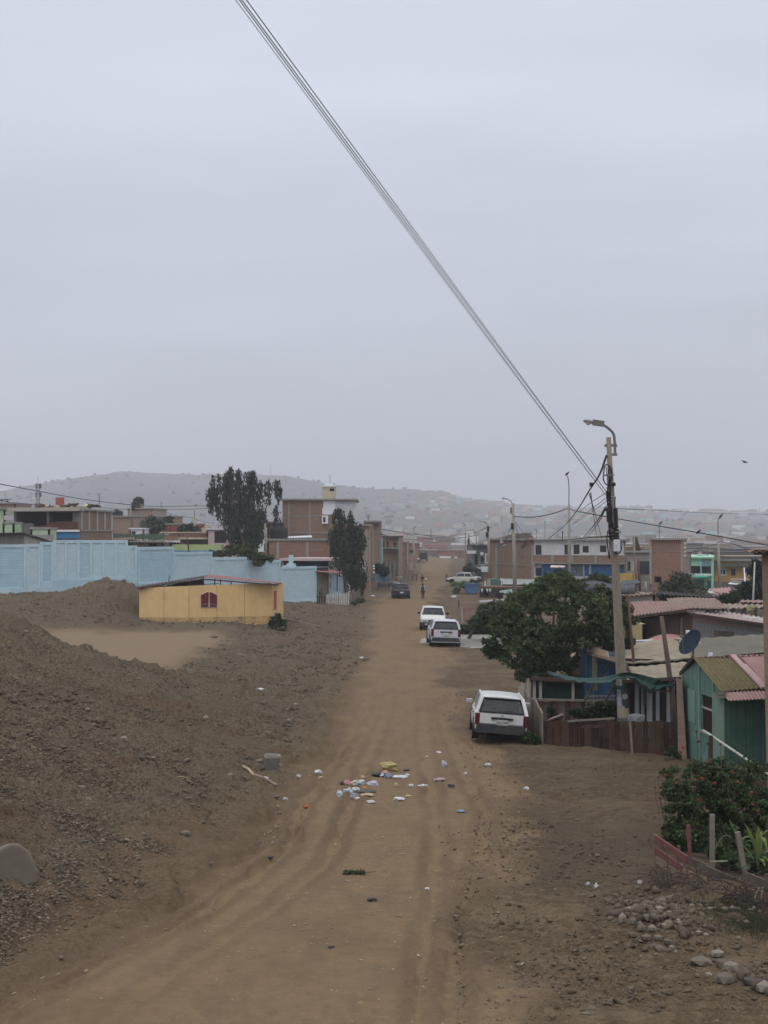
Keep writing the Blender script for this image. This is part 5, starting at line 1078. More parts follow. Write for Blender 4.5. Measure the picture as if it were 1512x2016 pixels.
S.panel('F', 1125, 1150, 1112, 1134, plain('grey_blue_shop', (.10, .13, .15), var=.5, scale=2), 'shopfront', .06); S.panel('F', 1161, 1164, 1112, 1140, plain('pale_blue_post', (.35, .42, .45)), 'post', .2); S.panel('F', 1149, 1151, 1112, 1140, plain('pale_blue_post', (.35, .42, .45)), 'post', .2)
for x, w_ in ((978, 2.2), (1016, 1.6), (1049.5, 2.5)): S.panel('L', x - w_, x + w_, 1073, 1145, plain('grey_column', (.30, .27, .235)), 'column', .05)
S.panel('L', 966, 1051, 1111, 1112.5, CON, 'beam', .06)
S.done()
m = MB(); m.prism([S.A.to_3d() + Vector((0, 0, S.z1)), S.Ak.to_3d() + Vector((0, 0, S.z1 - .4)), S.Ak.to_3d() + Vector((.3, 0, S.z1 + .05)), (S.A + (S.Ak - S.A) * .45).to_3d() + Vector((0, 0, S.z1 + .75)), (S.A + (S.Ak - S.A) * .1).to_3d() + Vector((0, 0, S.z1 + .85))], (.15, .05, 0)); build('gable', m, plain('mossy_brick', (.15, .12, .09), var=.3, scale=4), S.root)
t = thing('awning', 'small pinkish awning over the blue ground floor', 'awning', tuple(P(1098, 1116, 164))); panelq('sheet', [P(1083, 1117, 163), P(1111, 1117, 163), P(1113, 1114, 166), P(1085, 1113, 166)], PINKW, t)
t = thing('fabric_drape', 'faded pink brown cloth hanging over the brick side wall', 'cloth', tuple(P(1035, 1080, 170)))
m = MB(); pts = [P(1038, 1062, 172), P(1048, 1058, 171), P(1046, 1066, 171.5), P(1040, 1078, 173), P(1036, 1094, 173.5), P(1030, 1098, 174.5), P(1022, 1092, 176), P(1026, 1080, 175)]
m.prism([p + Vector((-.15, -.25, 0)) for p in pts], (.05, .1, 0)); build('cloth', m, plain('faded_pink_cloth', (.24, .14, .12), var=.25, scale=3), t)
m = MB(); m.rock(P(1044, 1063, 170.5), (.9, .5, .5), 6, rz=.4); build('fold', m, plain('faded_pink_cloth', (.24, .14, .12)), t)
t = thing('white_roof_tank', 'square white roof tank on the brick side wall', 'water tank', tuple(P(994, 1068, 182))); m = MB(); m.cbox(P(994, 1064.5, 182), (1.05, 1, .55)); build('tank_body', m, WHITEB, t); m = MB(); m.cbox(P(995, 1064, 181.45), (.2, .03, .3)); build('mark', m, DARK, t); m = MB(); m.cbox(P(993, 1073, 181), (.45, .5, .15)); build('foot', m, WHITEB, t)
S = House('dark_front_house', 'two storey house with dark windows and white door frame left of the long house', (930, 214), (963, 212), 1076, (921, 236), 'L', mat=plain('grey_green_wall', (.12, .125, .115), var=.3), smat=COND, z0=0, roof=DARKB)
S.win('F', 934, 941, 1090, 1112, kind='open'); S.win('F', 955, 962, 1090, 1109, WHITEB, fw=.14); S.panel('F', 946, 952, 1087, 1093, WHITEB, 'meter_box'); S.win('F', 946, 952, 1096, 1108, kind='open'); S.panel('F', 922, 939, 1084, 1090, WHITE, 'white_band', .3)
S.panel('F', 951, 963, 1111, 1113, CON, 'ledge', .8); S.win('F', 943, 950, 1121, 1136, kind='open'); S.panel('F', 937.5, 941, 1118, 1139, WHITEB, 'door_post', .5); S.panel('F', 938, 951, 1117, 1120, WHITEB, 'lintel', .45)
S.done()
S = House('kiosk', 'small kiosk with a white sign board over a brick base', (952, 192), (976, 190), 1118, depth=3.5, mat=BR2, cat='kiosk', z0=0); S.panel('F', 951, 963, 1115, 1126, WHITEB, 'sign', .3); S.panel('F', 966, 976, 1115, 1124, WHITEB, 'sign', .3); S.done()
t = thing('red_hydrant_post', 'thin dark red post beside the kiosk', 'post', tuple(P(979, 1140, 186))); m = MB(); m.bar(P(980, 1145, 186), P(980, 1113, 186), .14); m.cbox(P(979, 1119, 186), (.5, .3, .9)); build('shaft', m, plain('dull_crimson', (.15, .035, .035)), t)
S = House('unfinished_house', 'unfinished concrete frame with a stair stub and blue panel beside the tall red brick wall', (1232, 158), (1281, 156), 1088, depth=8, mat=plain('grey_render2', (.27, .245, .215), var=.2, grime=(.15, .13, .11)), z0=0, roof=CON)
S.win('F', 1228, 1241, 1106, 1124, kind='open'); S.panel('F', 1243, 1253, 1104, 1125, plain('pale_plaster', (.36, .36, .34)), 'plaster', .05); S.panel('F', 1256, 1280, 1105, 1130, plain('dark_blue_shutter', (.03, .04, .06), streak=.4), 'shutter', .08); S.panel('F', 1226, 1252, 1129, 1145, YEL, 'yellow_wall', .6); S.panel('F', 1254, 1260, 1129, 1145, YEL, 'yellow_wall', .6); S.done()
t = thing('stair_stub', 'broken brick stair stub with a slanting dark edge on the unfinished roof', 'stair stub', tuple(P(1250, 1088, 160)))
m = MB(); m.prism([P(1233, 1089, 160), P(1247, 1089, 160), P(1247, 1076, 160), P(1233, 1077, 160)], (0, 1.5, 0)); build('brickwork', m, BR1, t)
m = MB(); m.prism([P(1248, 1089, 159), P(1270, 1089, 159), P(1266, 1086, 159), P(1262, 1084, 159), P(1254, 1057, 159), P(1247, 1056, 159)], (0, .6, 0)); build('stair', m, DBROWN, t)
m = MB(); m.bar(P(1249, 1090, 159), P(1248, 1054, 159), .2); build('column', m, CONP, t)
S = House('tall_brick_block', 'tall blank red brick wall block with grey corner columns and rebar on top', (1281, 148), (1344, 146), 1063, (1352, 158), 'R', mat=BR2, smat=BR3, z0=0, roof=CON)
S.panel('F', 1279, 1284, 1058, 1150, CONP, 'column', .08); S.panel('F', 1341, 1345, 1060, 1150, CONP, 'column', .08); S.panel('F', 1284, 1341, 1084.5, 1085.5, plain('grey_column', (.30, .27, .235)), 'beam', .04)
for y in (1068, 1076, 1084, 1092): S.panel('R', 1346, 1350, y, y + 4, plain('off_white', (.62, .6, .55)), 'mortar_patch', .05)
S.win('F', 1288, 1302, 1135, 1147, kind='open'); S.done()
for k in range(10):
 x = 1308 + k * 4.2; m = MB(); m.tube([P(x, 1064, 150), P(x + .8, 1056 - (k % 3), 150)], .02, 4); build('rebar', m, RUST, S.root)
S = House('mint_house', 'bright mint green house with wide dark upper windows', (1353, 172), (1403, 170), 1099, (1405, 184), 'R', mat=MINT, smat=MINT, z0=0, roof=MINT)
S.win('F', 1359, 1379, 1114, 1129, plain('dark_frame', (.03, .03, .03)), bars=1); S.win('F', 1381, 1400, 1115, 1129, plain('dark_frame', (.03, .03, .03)), bars=1); S.panel('F', 1354, 1402, 1130, 1133, WHITEB, 'ledge', .4)
S.panel('F', 1382, 1401, 1102, 1114, plain('blue_grey_banner', (.20, .28, .32), var=.3, scale=2), 'banner', .1); S.win('F', 1392, 1401, 1143, 1160, kind='shutter', pane=DBLUE); S.panel('F', 1355, 1386, 1141, 1162, plain('dark_green_front', (.04, .16, .11)), 'shopfront', .04); S.done()
m = MB(); m.prism([P(1353, 1139, 168), P(1398, 1137, 167), P(1390, 1134, 171), P(1358, 1135, 171)], (0, 0, .08)); build('awning', m, plain('green_awning', (.05, .27, .17)), S.root)
S = House('ochre_house', 'ochre house with white framed windows under a dark mossy roof', (1404, 188), (1500, 184), 1106, depth=9, mat=ORAN, z0=0, roof=plain('dark_mossy_roof', (.09, .085, .06), var=.3))
S.win('F', 1415, 1430, 1119, 1133, WHITEB, fw=.12); S.win('F', 1465, 1482, 1118, 1131, WHITEB, fw=.12); S.win('F', 1439, 1448, 1120, 1133, kind='shutter', pane=DARKB); S.panel('F', 1404, 1500, 1110, 1116, plain('dark_mossy_roof', (.09, .085, .06)), 'eave', .8); S.panel('F', 1404, 1500, 1146, 1165, plain('stone_base', (.16, .15, .13), var=.4, scale=3), 'stone_base', .05)
S.done(); m = MB(); m.prism([P(1437, 1144, 182), P(1475, 1143, 182), P(1472, 1139, 185), P(1440, 1139, 185)], (0, 0, .08)); build('porch_roof', m, PINKROOF2, S.root)
S = House('pink_roof_shed', 'low shed with a flat pink roof in front of the mint house', (1375, 108), (1440, 108), 1170, depth=8, mat=plain('tan_wall', (.25, .18, .14)), cat='shed', z0=0, top=False); S.done()
m = MB(); m.corr(P(1376, 1174, 106), P(1441, 1174, 105), P(1438, 1156, 124), P(1382, 1160, 124), .3, .03, .03, 5); build('roof', m, PINKROOF, S.root)
panelq('roof_patch', [P(1384, 1168, 108), P(1408, 1168, 108), P(1400, 1163, 116), P(1386, 1163, 116)], plain('dusty_white', (.45, .43, .39)), S.root, .05)
t = thing('gate_pillar', 'stubby grey gate pillar with a white cap in front of the ochre house', 'pillar', tuple(P(1449, 1180, 100))); m = MB(); m.cbox(P(1450, 1165, 100), (.65, .6, 1.4)); build('shaft', m, CONP, t); m = MB(); m.prism([P(1437, 1150, 99.5), P(1464, 1152, 99.5), P(1456, 1145, 100), P(1444, 1145, 100)], (0, .6, 0)); build('cap', m, plain('off_white', (.62, .6, .55)), t)
# ---- clutter between far road and big tree
t = thing('blue_skip', 'blue metal skip at the road side', 'skip', tuple(P(931, 1170, 160)))
c = P(931, 1164, 160); m = MB(); hw = .78
m.prism([(c.x - .75, c.y, 0.15), (c.x + .4, c.y, .05), (c.x + .78, c.y, 1.0), (c.x - .78, c.y, 1.0)], (0, 2.0, 0)); build('body', m, plain('skip_blue', (.06, .14, .26), var=.25, grime=(.12, .10, .08), gamt=.4), t)
m = MB(); m.cbox((c.x, c.y + .98, 1.03), (1.68, 2.08, .07)); build('rim', m, plain('skip_rim', (.04, .08, .14)), t)
S = House('market_stall', 'long dark stall frame with a rusty top rail beside the blue skip', (944, 152), (1016, 150), 1158, depth=3, mat=plain('dark_stall', (.05, .04, .035), var=.5, scale=2), cat='stall', z0=0, roof=RUST); S.win('F', 952, 962, 1163, 1174, kind='open'); S.win('F', 976, 998, 1164, 1176, kind='open'); S.done()
for k, x in enumerate((949, 959.5, 965)): m = MB(); m.prism([P(x - 2.6, 1159, 150), P(x + 2.4, 1159, 150), P(x, 1167, 150)], (0, .06, 0)); tag(build('cloth_flag', m, plain('off_white', (.62, .6, .55))), 'off white cloth triangle hanging on the dark stall, %s' % ('leftmost of three', 'middle of three', 'rightmost of three')[k], 'cloth', 'cloth triangles on the stall')
for k, (x0, x1, yt, mt, nm) in enumerate(((953, 957, 1143, WHITEB, 'white upright panel leaning left of the green tarpaulin tent'), (958, 966, 1140, plain('beige_cloth', (.36, .33, .27)), 'beige cloth screen left of the green tarpaulin tent'))):
 t = thing('screen_panel', nm, 'screen', tuple(P(x0, 1158, 158))); panelq('sheet', [P(x0, 1158, 158), P(x1, 1158, 158), P(x1 - 1, yt, 158), P(x0 + 1, yt + 1, 158)], mt, t)
t = thing('tarpaulin_tent', 'dull green tarpaulin tent beside the street pole', 'tent', tuple(P(975, 1158, 160)))
m = MB(); m.prism([P(969, 1155, 160), P(986, 1154, 160), P(990, 1146, 160), P(980, 1139, 160), P(964, 1140, 160)], (0, 2, 0)); build('canopy', m, plain('dull_green_tarp', (.085, .15, .125), var=.2), t)
m = MB(); m.bar(P(988, 1160, 160), P(987, 1141, 160), .07); build('post', m, WHITEB, t)
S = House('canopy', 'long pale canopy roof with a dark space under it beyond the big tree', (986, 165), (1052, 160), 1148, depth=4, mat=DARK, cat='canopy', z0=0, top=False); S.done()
m = MB(); m.corr(P(982, 1150, 163), P(1078, 1151, 157), P(1070, 1141, 168), P(984, 1139, 172), .3, .03, .04, 4); build('roof', m, plain('pale_grey_canopy', (.34, .35, .32), grime=(.2, .2, .18)), S.root)
t = thing('market_table', 'table of pale teal bundles next to an orange crate', 'table', tuple(P(1000, 1170, 148))); m = MB(); m.cbox(P(996, 1165, 148), (1.2, .7, .3), 0, 0, -.15); build('bundle', m, plain('pale_teal', (.42, .55, .52)), t); m = MB(); m.cbox(P(986, 1176, 147.5), (.6, .5, .9)); build('base', m, DARK, t)
m = MB(); m.cbox(P(996, 1177, 146), (.5, .5, .55)); tag(build('orange_crate', m, plain('orange_wood', (.42, .24, .12)), None), 'orange crate next to the teal bundles', 'crate')
S = House('grey_lean_to', 'grey board lean-to with a flat pale top left of the big tree', (974, 128), (1040, 124), 1184, depth=3, mat=GREYB, cat='lean-to', z0=0, roof=GREYSH); S.done()
t = thing('low_lean_to', 'low pale ledge roof left of the grey lean-to', 'lean-to', tuple(P(955, 1190, 132))); m = MB(); m.corr(P(943, 1186, 131), P(996, 1182, 130), P(990, 1179, 136), P(944, 1182, 138), .3, .02, .05, 3); build('roof', m, GREYSH, t)
for x in (945, 961, 973): m = MB(); m.bar(P(x, 1200, 131), P(x, 1185, 131), .1); build('post', m, WPOLE, t)
panelq('wall', [P(962, 1200, 131.5), P(975, 1200, 131.5), P(975, 1186, 131.5), P(962, 1186, 131.5)], DARKB, t)
# pink picket gate fence + hedge
PKP = plain('faded_pink_picket', (.30, .15, .14), var=.25, scale=6, grime=(.2, .14, .11), gamt=.6)
picket('picket_fence', 'faded pink picket fence behind the two white cars', P(897, 1236, 104), P(938, 1228, 112), 9, 1.55, PKP, .13, seed=2, jitter=.06)
m = MB(); m.bar(P(911, 1240, 103), P(909, 1196, 103), .09); tag(build('fence_post', m, plain('pale_post', (.33, .31, .27))), 'pale upright post in front of the pink picket fence', 'post')
m = MB(); m.bar(P(904, 1200, 112), P(903, 1180, 112), .07); tag(build('thin_post', m, DBROWN), 'thin dark post rising behind the pink picket fence', 'post')
m = MB(); m.tube([P(880, 1238, 118), P(905, 1192, 118)], .03, 4)
# concrete apron patch and pale board
m = MB(); m.prism([P(838, 1256, 92.5) * 1, P(900, 1252, 95), P(965, 1250, 96), P(972, 1277, 84), P(905, 1276, 84.4), P(880, 1270, 87)], (0, 0, .0))
def flat(name, pts, mat, th=.03, **kw):
 mb = MB(); q = []
 for x, y in pts:
  D = DG(y); p = P(x, y, D); q.append(Vector((p.x, p.y, g1(p.x, p.y) + .02)))
 mb.prism(q, (0, 0, th)); return tag(build(name, mb, mat), **kw)
flat('concrete_apron', [(905, 1276), (985, 1277), (990, 1251), (906, 1251)], plain('grey_slab', (.23, .215, .19), var=.2, grime=(.15, .13, .10), gamt=.7), .04, label='grey concrete slab beside the pair of white cars', cat='slab')
flat('pale_board', [(925, 1277.5), (948, 1277), (952, 1274), (930, 1275)], plain('pale_wood', (.42, .36, .28)), .03, label='pale board lying at the edge of the grey slab', cat='board')
flat('gravel_patch', [(826, 1268), (845, 1268), (848, 1257), (830, 1258)], plain('pale_gravel', (.30, .28, .24), var=.3, scale=8), .02, label='pale gravel patch left of the nearer white car', cat='gravel patch')
# ---- far end of the road
S = House('row_house', 'low brick row house with a white sheet front closing the far end of the road', (862, 395), (905, 392), 1084, depth=9, mat=BR2, z0=0, roof=plain('dusty_pink_roof', (.30, .20, .17))); S.panel('F', 866, 888, 1095, 1102.5, WHITEB, 'sheet', .2); S.panel('F', 895, 900, 1096, 1102, WHITEB, 'sheet', .2); S.panel('F', 889, 895, 1096, 1103, COND, 'gate', .15); S.done()
S = House('row_house', 'plain brown row house left of the white sheet front at the road end', (840, 420), (863, 420), 1084, depth=9, mat=BR1, z0=0); S.win('F', 851, 861, 1090, 1098, kind='shutter', pane=COND); S.done()
S = House('row_house', 'low brick house furthest back over the end of the road', (858, 520), (893, 520), 1078, depth=12, mat=BR1, z0=0, roof=plain('dusty_pink_roof', (.30, .20, .17))); S.done()
S = House('row_house', 'small brick house left of the road end behind the pickup', (824, 430), (842, 430), 1083, depth=10, mat=BR2, z0=0); S.done()
# ================================================================ POLES, LAMPS, WIRES
def curve(pts, n=6):
 """smooth polyline through points (Catmull-Rom)"""
 pts = [Vector(p) for p in pts]; q = [pts[0]] + pts + [pts[-1]]; out = []
 for i in range(1, len(q) - 2):
  for k in range(n):
   t = k / n; a, b, c, d = q[i - 1], q[i], q[i + 1], q[i + 2]
   out.append(.5 * ((2 * b) + (c - a) * t + (2 * a - 5 * b + 4 * c - d) * t * t + (3 * b - a - 3 * c + d) * t ** 3))
 out.append(pts[-1]); return out
def lamp_head(t, c, d, s=1.0, bowl=True):
 """cobra head luminaire at c pointing along d (horizontal-ish)"""
 d = Vector(d).normalized(); q = d.to_track_quat('X', 'Z').to_matrix().to_4x4(); m = MB(); prof = [(0, -.0, .0), (.05, .07, .05), (.3, .10, .07), (.55, .14, .09), (.72, .12, .07), (.80, .02, .02)]
 vs = []; n = 10
 for x, wy, hz in prof:
  for k in range(n):
   a = 2 * math.pi * k / n; vs.append(q @ Vector((x * s, math.cos(a) * max(wy, .01) * s, math.sin(a) * max(hz, .01) * s + .02 * s)) + Vector(c))
 fs = [(i * n + k, i * n + (k + 1) % n, (i + 1) * n + (k + 1) % n, (i + 1) * n + k) for i in range(len(prof) - 1) for k in range(n)]
 m.add(vs, fs + [tuple(range(n - 1, -1, -1)), tuple((len(prof) - 1) * n + k for k in range(n))]); h = build('lamp_head', m, plain('lamp_grey', (.22, .22, .22), var=.15, rough=.5, bumps=0), t, smooth=True)
 if bowl:
  m = MB(); m.lathe([(.01, -.13 * s), (.07 * s, -.12 * s), (.11 * s, -.08 * s), (.125 * s, 0), (.12 * s, .01 * s)], Vector(c) + d * .55 * s + Vector((0, 0, -.01 * s)), 12); build('lamp_bowl', m, plain('milky_glass', (.45, .42, .38), rough=.25, bumps=0), h, smooth=True)
def street_lamp(label, base, top, D, arm=None, head=None, rb=.17, rt=.09, mat=None, group=None, ptop=None, hs=1.0, name='street_lamp', extra=(), cat='street lamp'):
 b = P(base[0], base[1], D); tp = P(top[0], top[1], D); t = thing(name, label, cat, tuple(b), 0, group)
 m = MB(); m.tube([b + (b - tp).normalized() * .6, b.lerp(tp, .5), tp], [rb, (rb + rt) / 2, rt], 10); build('pole', m, mat or CONP, t, smooth=True)
 if arm:
  pts = curve([P(x, y, D) for x, y in arm], 5); m = MB(); m.tube(pts, .035 * max(1, D / 110), 6); build('arm', m, STEEL, t, smooth=True)
 if head:
  a, c = P(head[0], head[1], D), P(head[2], head[3], D); lamp_head(t, a, c - a, (c - a).length / .8)
 for k in extra:
  x, y0, y1, w_ = k; m = MB(); m.bar(P(x, y0, D - .15), P(x, y1, D - .15), w_); build('junction_box', m, DARK, t)
 return t
def main_pole():
 D = 46.6; t = thing('utility_pole', 'tall leaning concrete utility pole with lamp, cable coils and green painted band', 'utility pole', tuple(P(1228, 1470, D)))
 b = P(1231, 1476, D); tp = P(1198, 861, D); ax = (tp - b)
 at = lambda y, dx=0, dd=0: P(1198 + (1231 - 1198) * ((y - 861) / 615) ** 1.0 + dx, y, D + dd)
 R = lambda y: .072 + .130 * max(0, (y - 861) / 615) ** 1.15
 def seg(name, y0, y1, mat, k=1.0):
  m = MB(); ys = [y1 + (y0 - y1) * i / 6 for i in range(7)]; m.tube([at(y) for y in ys], [R(y) * k for y in ys], 20); return build(name, m, mat, t, smooth=True)
 seg('shaft', 861, 1480, plain('old_concrete_shaft', (.25, .215, .165), var=.2, scale=4, grime=(.11, .09, .07), gamt=.6, gscale=1.4, streak=.35, bumps=.3, bscale=60))
 seg('green_band', 1329, 1393, plain('dark_green_paint', (.055, .085, .08), var=.12, grime=(.12, .12, .10), gamt=.4), 1.02); seg('cream_band', 1388.5, 1414, plain('dirty_cream_paint', (.42, .36, .25), var=.15, grime=(.25, .20, .14), gamt=.5), 1.015); seg('dark_foot', 1414, 1420, COND, 1.03)
 # paper stickers: curved patches on the pole skin
 def sticker(y0, y1, a0, a1, mat, nm='sticker', k=1.04, cut=0):
  m = MB(); n = 5
  for i in range(n):
   q0 = a0 + (a1 - a0) * i / n; q1 = a0 + (a1 - a0) * (i + 1) / n
   def pt(y, q):
    c = at(y); r = R(y) * k; return c + Vector((math.sin(q) * r, -math.cos(q) * r, 0))
   m.quad(pt(y1 - cut * i / n * (y1 - y0), q0), pt(y1 - cut * (i + 1) / n * (y1 - y0), q1), pt(y0, q1), pt(y0, q0))
  o = build(nm, m, mat, t); o.modifiers.new('t', 'SOLIDIFY').thickness = .004; return o
 PAP = plain('worn_paper', (.36, .38, .37), var=.3, scale=9, grime=(.2, .2, .19), gamt=.5)
 sticker(1336, 1349, -1.35, -.15, PAP); sticker(1357, 1372, -1.2, -.35, PAP); sticker(1372, 1392, -1.3, -.3, plain('torn_paper', (.42, .45, .50), var=.2, scale=9), cut=-.6); sticker(1388, 1401, -1.2, .1, plain('torn_paper2', (.38, .36, .31), var=.35, scale=12), k=1.05)
 for y0, y1 in ((1339, 1340), (1342, 1343), (1345, 1346), (1361, 1362.5), (1365, 1366)): sticker(y0, y1, -1.05, -.4, plain('faint_print', (.16, .17, .17), bumps=0), 'print_line', 1.065)
 m = MB(); m.lathe([(.09, 0), (.09, .006)], at(1370, 3) + Vector((0, -R(1370) * 1.06, 0)), 14, Matrix.Rotation(math.pi / 2, 4, 'X')); build('round_sticker', m, PAP, t)
 # lamp arm and head
 m = MB(); pts = curve([P(1211, 895, D), P(1209.5, 862, D), P(1205, 850, D), P(1192, 839, D), P(1182, 835, D), P(1176, 833, D)], 6); m.tube(pts, .042, 8); build('arm', m, plain('galvanised', (.17, .17, .18), rough=.5, bumps=0), t, smooth=True)
 for y in (877, 895):
  m = MB(); m.bar(P(1190 if y < 880 else 1201, y, D - .02), P(1215, y, D - .02), .05, .08); build('clamp', m, STEEL, t)
 lamp_head(t, P(1182, 834.5, D), P(1148, 829, D) - P(1182, 834.5, D), .68)
 m = MB(); c = P(1178, 833, D); m.cbox(c, (.34, .17, .17), 0, 0, .15); build('lamp_body', m, plain('lamp_rusty', (.17, .155, .14), var=.3), t)
 # cable coil on a cross bracket
 m = MB(); pts = []; c = P(1196, 935, D - .12)
 for k in range(44):
  a = k / 44 * 2 * math.pi * 3; r = 1 + .06 * math.sin(k * 1.7); pts.append(c + Vector((math.cos(a) * .13 * r, -.02 * math.sin(k), math.sin(a) * .32 * r)))
 m.tube(pts, .018, 5); build('cable_coil', m, WIRE, t, smooth=True)
 m = MB(); m.bar(P(1187, 936, D - .15), P(1209, 935, D - .15), .03, .05); build('bracket', m, STEEL, t)
 # insulators
 for y in (970, 979, 985, 993): m = MB(); c = at(y, -9 + (y - 970) * .04, -.05); m.lathe([(.0, -.05), (.04, -.04), (.045, 0), (.03, .02), (.045, .04), (.02, .06)], c, 8); build('insulator', m, DARKB, t)
 # black splice boxes, cable bundles climbing the shaft, wraps
 for x, y0, y1, w_ in ((1197, 1004, 1028, .10), (1212, 1000, 1040, .11), (1208, 950, 957, .1), (1193, 1000, 1006, .16)): m = MB(); m.bar(P(x, y0, D - .12), P(x + 1, y1, D - .12), w_, .14); build('splice_box', m, plain('black_plastic', (.018, .018, .02), var=.3, rough=.5), t, bevel=.02)
 rs = random.Random(4)
 for k in range(9):
  y0 = rs.uniform(905, 985); y1 = rs.uniform(1030, 1085); sx = rs.uniform(-9, 8); m = MB()
  pts = [at(y0 + (y1 - y0) * i / 6, sx * (1 if i in (0, 6) else 1) + rs.uniform(-1.8, 1.8), -R(1000) - .03 - rs.uniform(0, .04)) for i in range(7)]; m.tube(curve(pts, 3), .012 + .006 * rs.random(), 4); build('service_cable', m, WIRE, t, smooth=True)
 for y in (1038, 1046, 1052, 1058): 
  m = MB(); c = at(y); r = R(y) + .035; m.tube([c + Vector((math.cos(a) * r, math.sin(a) * r, .05 * math.sin(a * 2 + y))) for a in np.linspace(0, 2 * math.pi, 18)], .03, 5); build('cable_wrap', m, WIRE, t, smooth=True)
 m = MB(); 
 for s_ in (0,): m.tube(curve([at(1045, -11, -.2), at(1060, -14, -.2), at(1080, -13, -.2), at(1100, -11, -.2), at(1080, -9, -.22), at(1060, -8, -.2)], 4), .02, 5)
 build('cable_loop', m, WIRE, t, smooth=True)
 m = MB(); m.tube([at(1048, 4, -.2), at(1047, 15, -.25)], .03, 6); build('stub_pipe', m, STEEL, t)
 m = MB(); m.cbox(at(1074, 5, -.27), (.20, .1, .36), .15); bx = build('meter_box', m, plain('pale_box', (.60, .62, .65), var=.06, bumps=0), t, bevel=.015)
 m = MB(); m.tube(curve([at(1056, 2, -.2), at(1062, 11, -.2), at(1082, 13, -.2), at(1090, 6, -.2), at(1086, -1, -.2)], 4), .022, 6); build('box_cable', m, WIRE, t, smooth=True)
 m = MB(); m.cbox(at(1075, 4, -.335), (.02, .01, .03)); build('latch', m, DARK, t)
 for y in (978, 984, 990): m = MB(); c = at(y); r = R(y) + .006; m.tube([c + Vector((math.cos(a) * r, math.sin(a) * r, 0)) for a in np.linspace(0, 2 * math.pi, 20)], .012, 5); build('steel_band', m, plain('pale_metal', (.4, .4, .4), bumps=0), t)
 return at
AT = main_pole()
street_lamp('concrete street lamp pole behind the big tree, second nearest pole', (1014, 1172), (1010, 991), 134, [(1010, 995), (1005, 986), (998, 983)], (999, 982.5, 987, 980.5), rb=.19, rt=.12, group='street lamps along the road', extra=((1008.5, 1030, 1042, .22), (1006, 999, 1012, .1)))
street_lamp('slim pole with tall thin mast lamp and perched bird, left of main pole', (1121, 1160), (1120, 994), 128, [(1120, 996), (1120, 955), (1118, 940), (1117, 937)], (1119, 936.5, 1114, 936), rb=.15, rt=.10, group='street lamps along the road')
street_lamp('street lamp pole in front of the brick side wall', (965, 1144), (960, 1031), 182, [(960, 1034), (956, 1028), (951, 1027)], (951, 1027, 943, 1026), rb=.18, rt=.13, group='street lamps along the road', extra=((959, 1048, 1058, .3), (961, 1036, 1046, .25)))
street_lamp('street lamp pole beside the white door posts, just left of the brick side wall', (940, 1135), (937.5, 1049), 225, [(937.5, 1052), (934, 1045), (930, 1043)], (930, 1044, 925, 1043), rb=.17, rt=.12, group='street lamps along the road')
street_lamp('pole without lamp at the left edge of the dark two storey house', (926, 1130), (923, 1051), 240, rb=.17, rt=.13, group='utility poles far up the road', name='utility_pole', extra=((922.5, 1060, 1076, .3),), cat='utility pole')
street_lamp('far street lamp with its head left, right of the road end', (917, 1110), (916, 1035), 300, [(916, 1037), (914, 1031), (911, 1030)], (912, 1030.5, 907, 1030), rb=.17, rt=.12, group='street lamps along the road')
street_lamp('dark pole standing over the far left end of the road', (816, 1120), (814, 1041), 270, [(814, 1042), (815, 1039), (818, 1037)], (815, 1038, 820, 1036), rb=.17, rt=.13, group='street lamps along the road')
street_lamp('thin pole left of the far dark pole, above the brick house with pale posts', (796, 1100), (795, 1047), 300, [(795, 1048), (795, 1042)], None, rb=.14, rt=.10, group='utility poles far up the road', name='utility_pole', cat='utility pole')
street_lamp('short thin pole between the two poles over the far left houses', (803, 1102), (802.5, 1049), 310, rb=.14, rt=.10, group='utility poles far up the road', name='utility_pole', cat='utility pole')
street_lamp('short pole by the black pickup at the road end', (827, 1104), (825, 1070), 350, rb=.17, rt=.12, group='utility poles far up the road', name='utility_pole', cat='utility pole')
street_lamp('short stump pole over the roofs at the road end', (834, 1088), (834, 1076), 420, rb=.2, rt=.15, group='utility poles far up the road', name='utility_pole', cat='utility pole')
street_lamp('faint lattice mast over the road end in the haze', (849, 1085), (848, 1041), 620, rb=.35, rt=.3, mat=STEEL, name='antenna_mast', cat='antenna mast')
street_lamp('tall pole with mast lamp and bird in front of the ochre house', (1417, 1165), (1414, 1060), 150, [(1414, 1062), (1413.5, 1030), (1414.5, 1021), (1418, 1019)], (1414, 1021.5, 1421, 1019), rb=.17, rt=.11, group='street lamps along the road')
street_lamp('thin lamp rising behind the tall blank red brick block', (1298, 1090), (1298, 1060), 260, [(1298, 1062), (1298, 1036), (1299, 1032)], (1297.5, 1032.5, 1303, 1031), rb=.14, rt=.08, group='street lamps along the road')
street_lamp('thin lamp on a pole between the concrete house and the big brick block', (196, 1030), (195, 994), 260, [(195, 996), (195.5, 978), (193, 972)], (194.5, 972.5, 191, 972), rb=.14, rt=.1, group='street lamps along the road')
street_lamp('dark double pole left of the weeping trees', (380, 1075), (379, 1018), 200, rb=.14, rt=.1, group='utility poles far up the road', name='utility_pole', cat='utility pole')
street_lamp('second dark pole right beside the double pole left of the weeping trees', (384.5, 1075), (383, 1017), 203, [(383, 1018), (382.5, 1005)], None, rb=.14, rt=.09, group='utility poles far up the road', name='utility_pole', cat='utility pole')
street_lamp('dark pole in front of the big rough brick block', (258, 1050), (257, 996), 219, rb=.13, rt=.1, group='utility poles far up the road', name='utility_pole', cat='utility pole')
street_lamp('dark thin post standing on the pale green wall', (372, 1088), (368, 1057), 136.5, rb=.07, rt=.05, mat=DBROWN, name='post', cat='post')
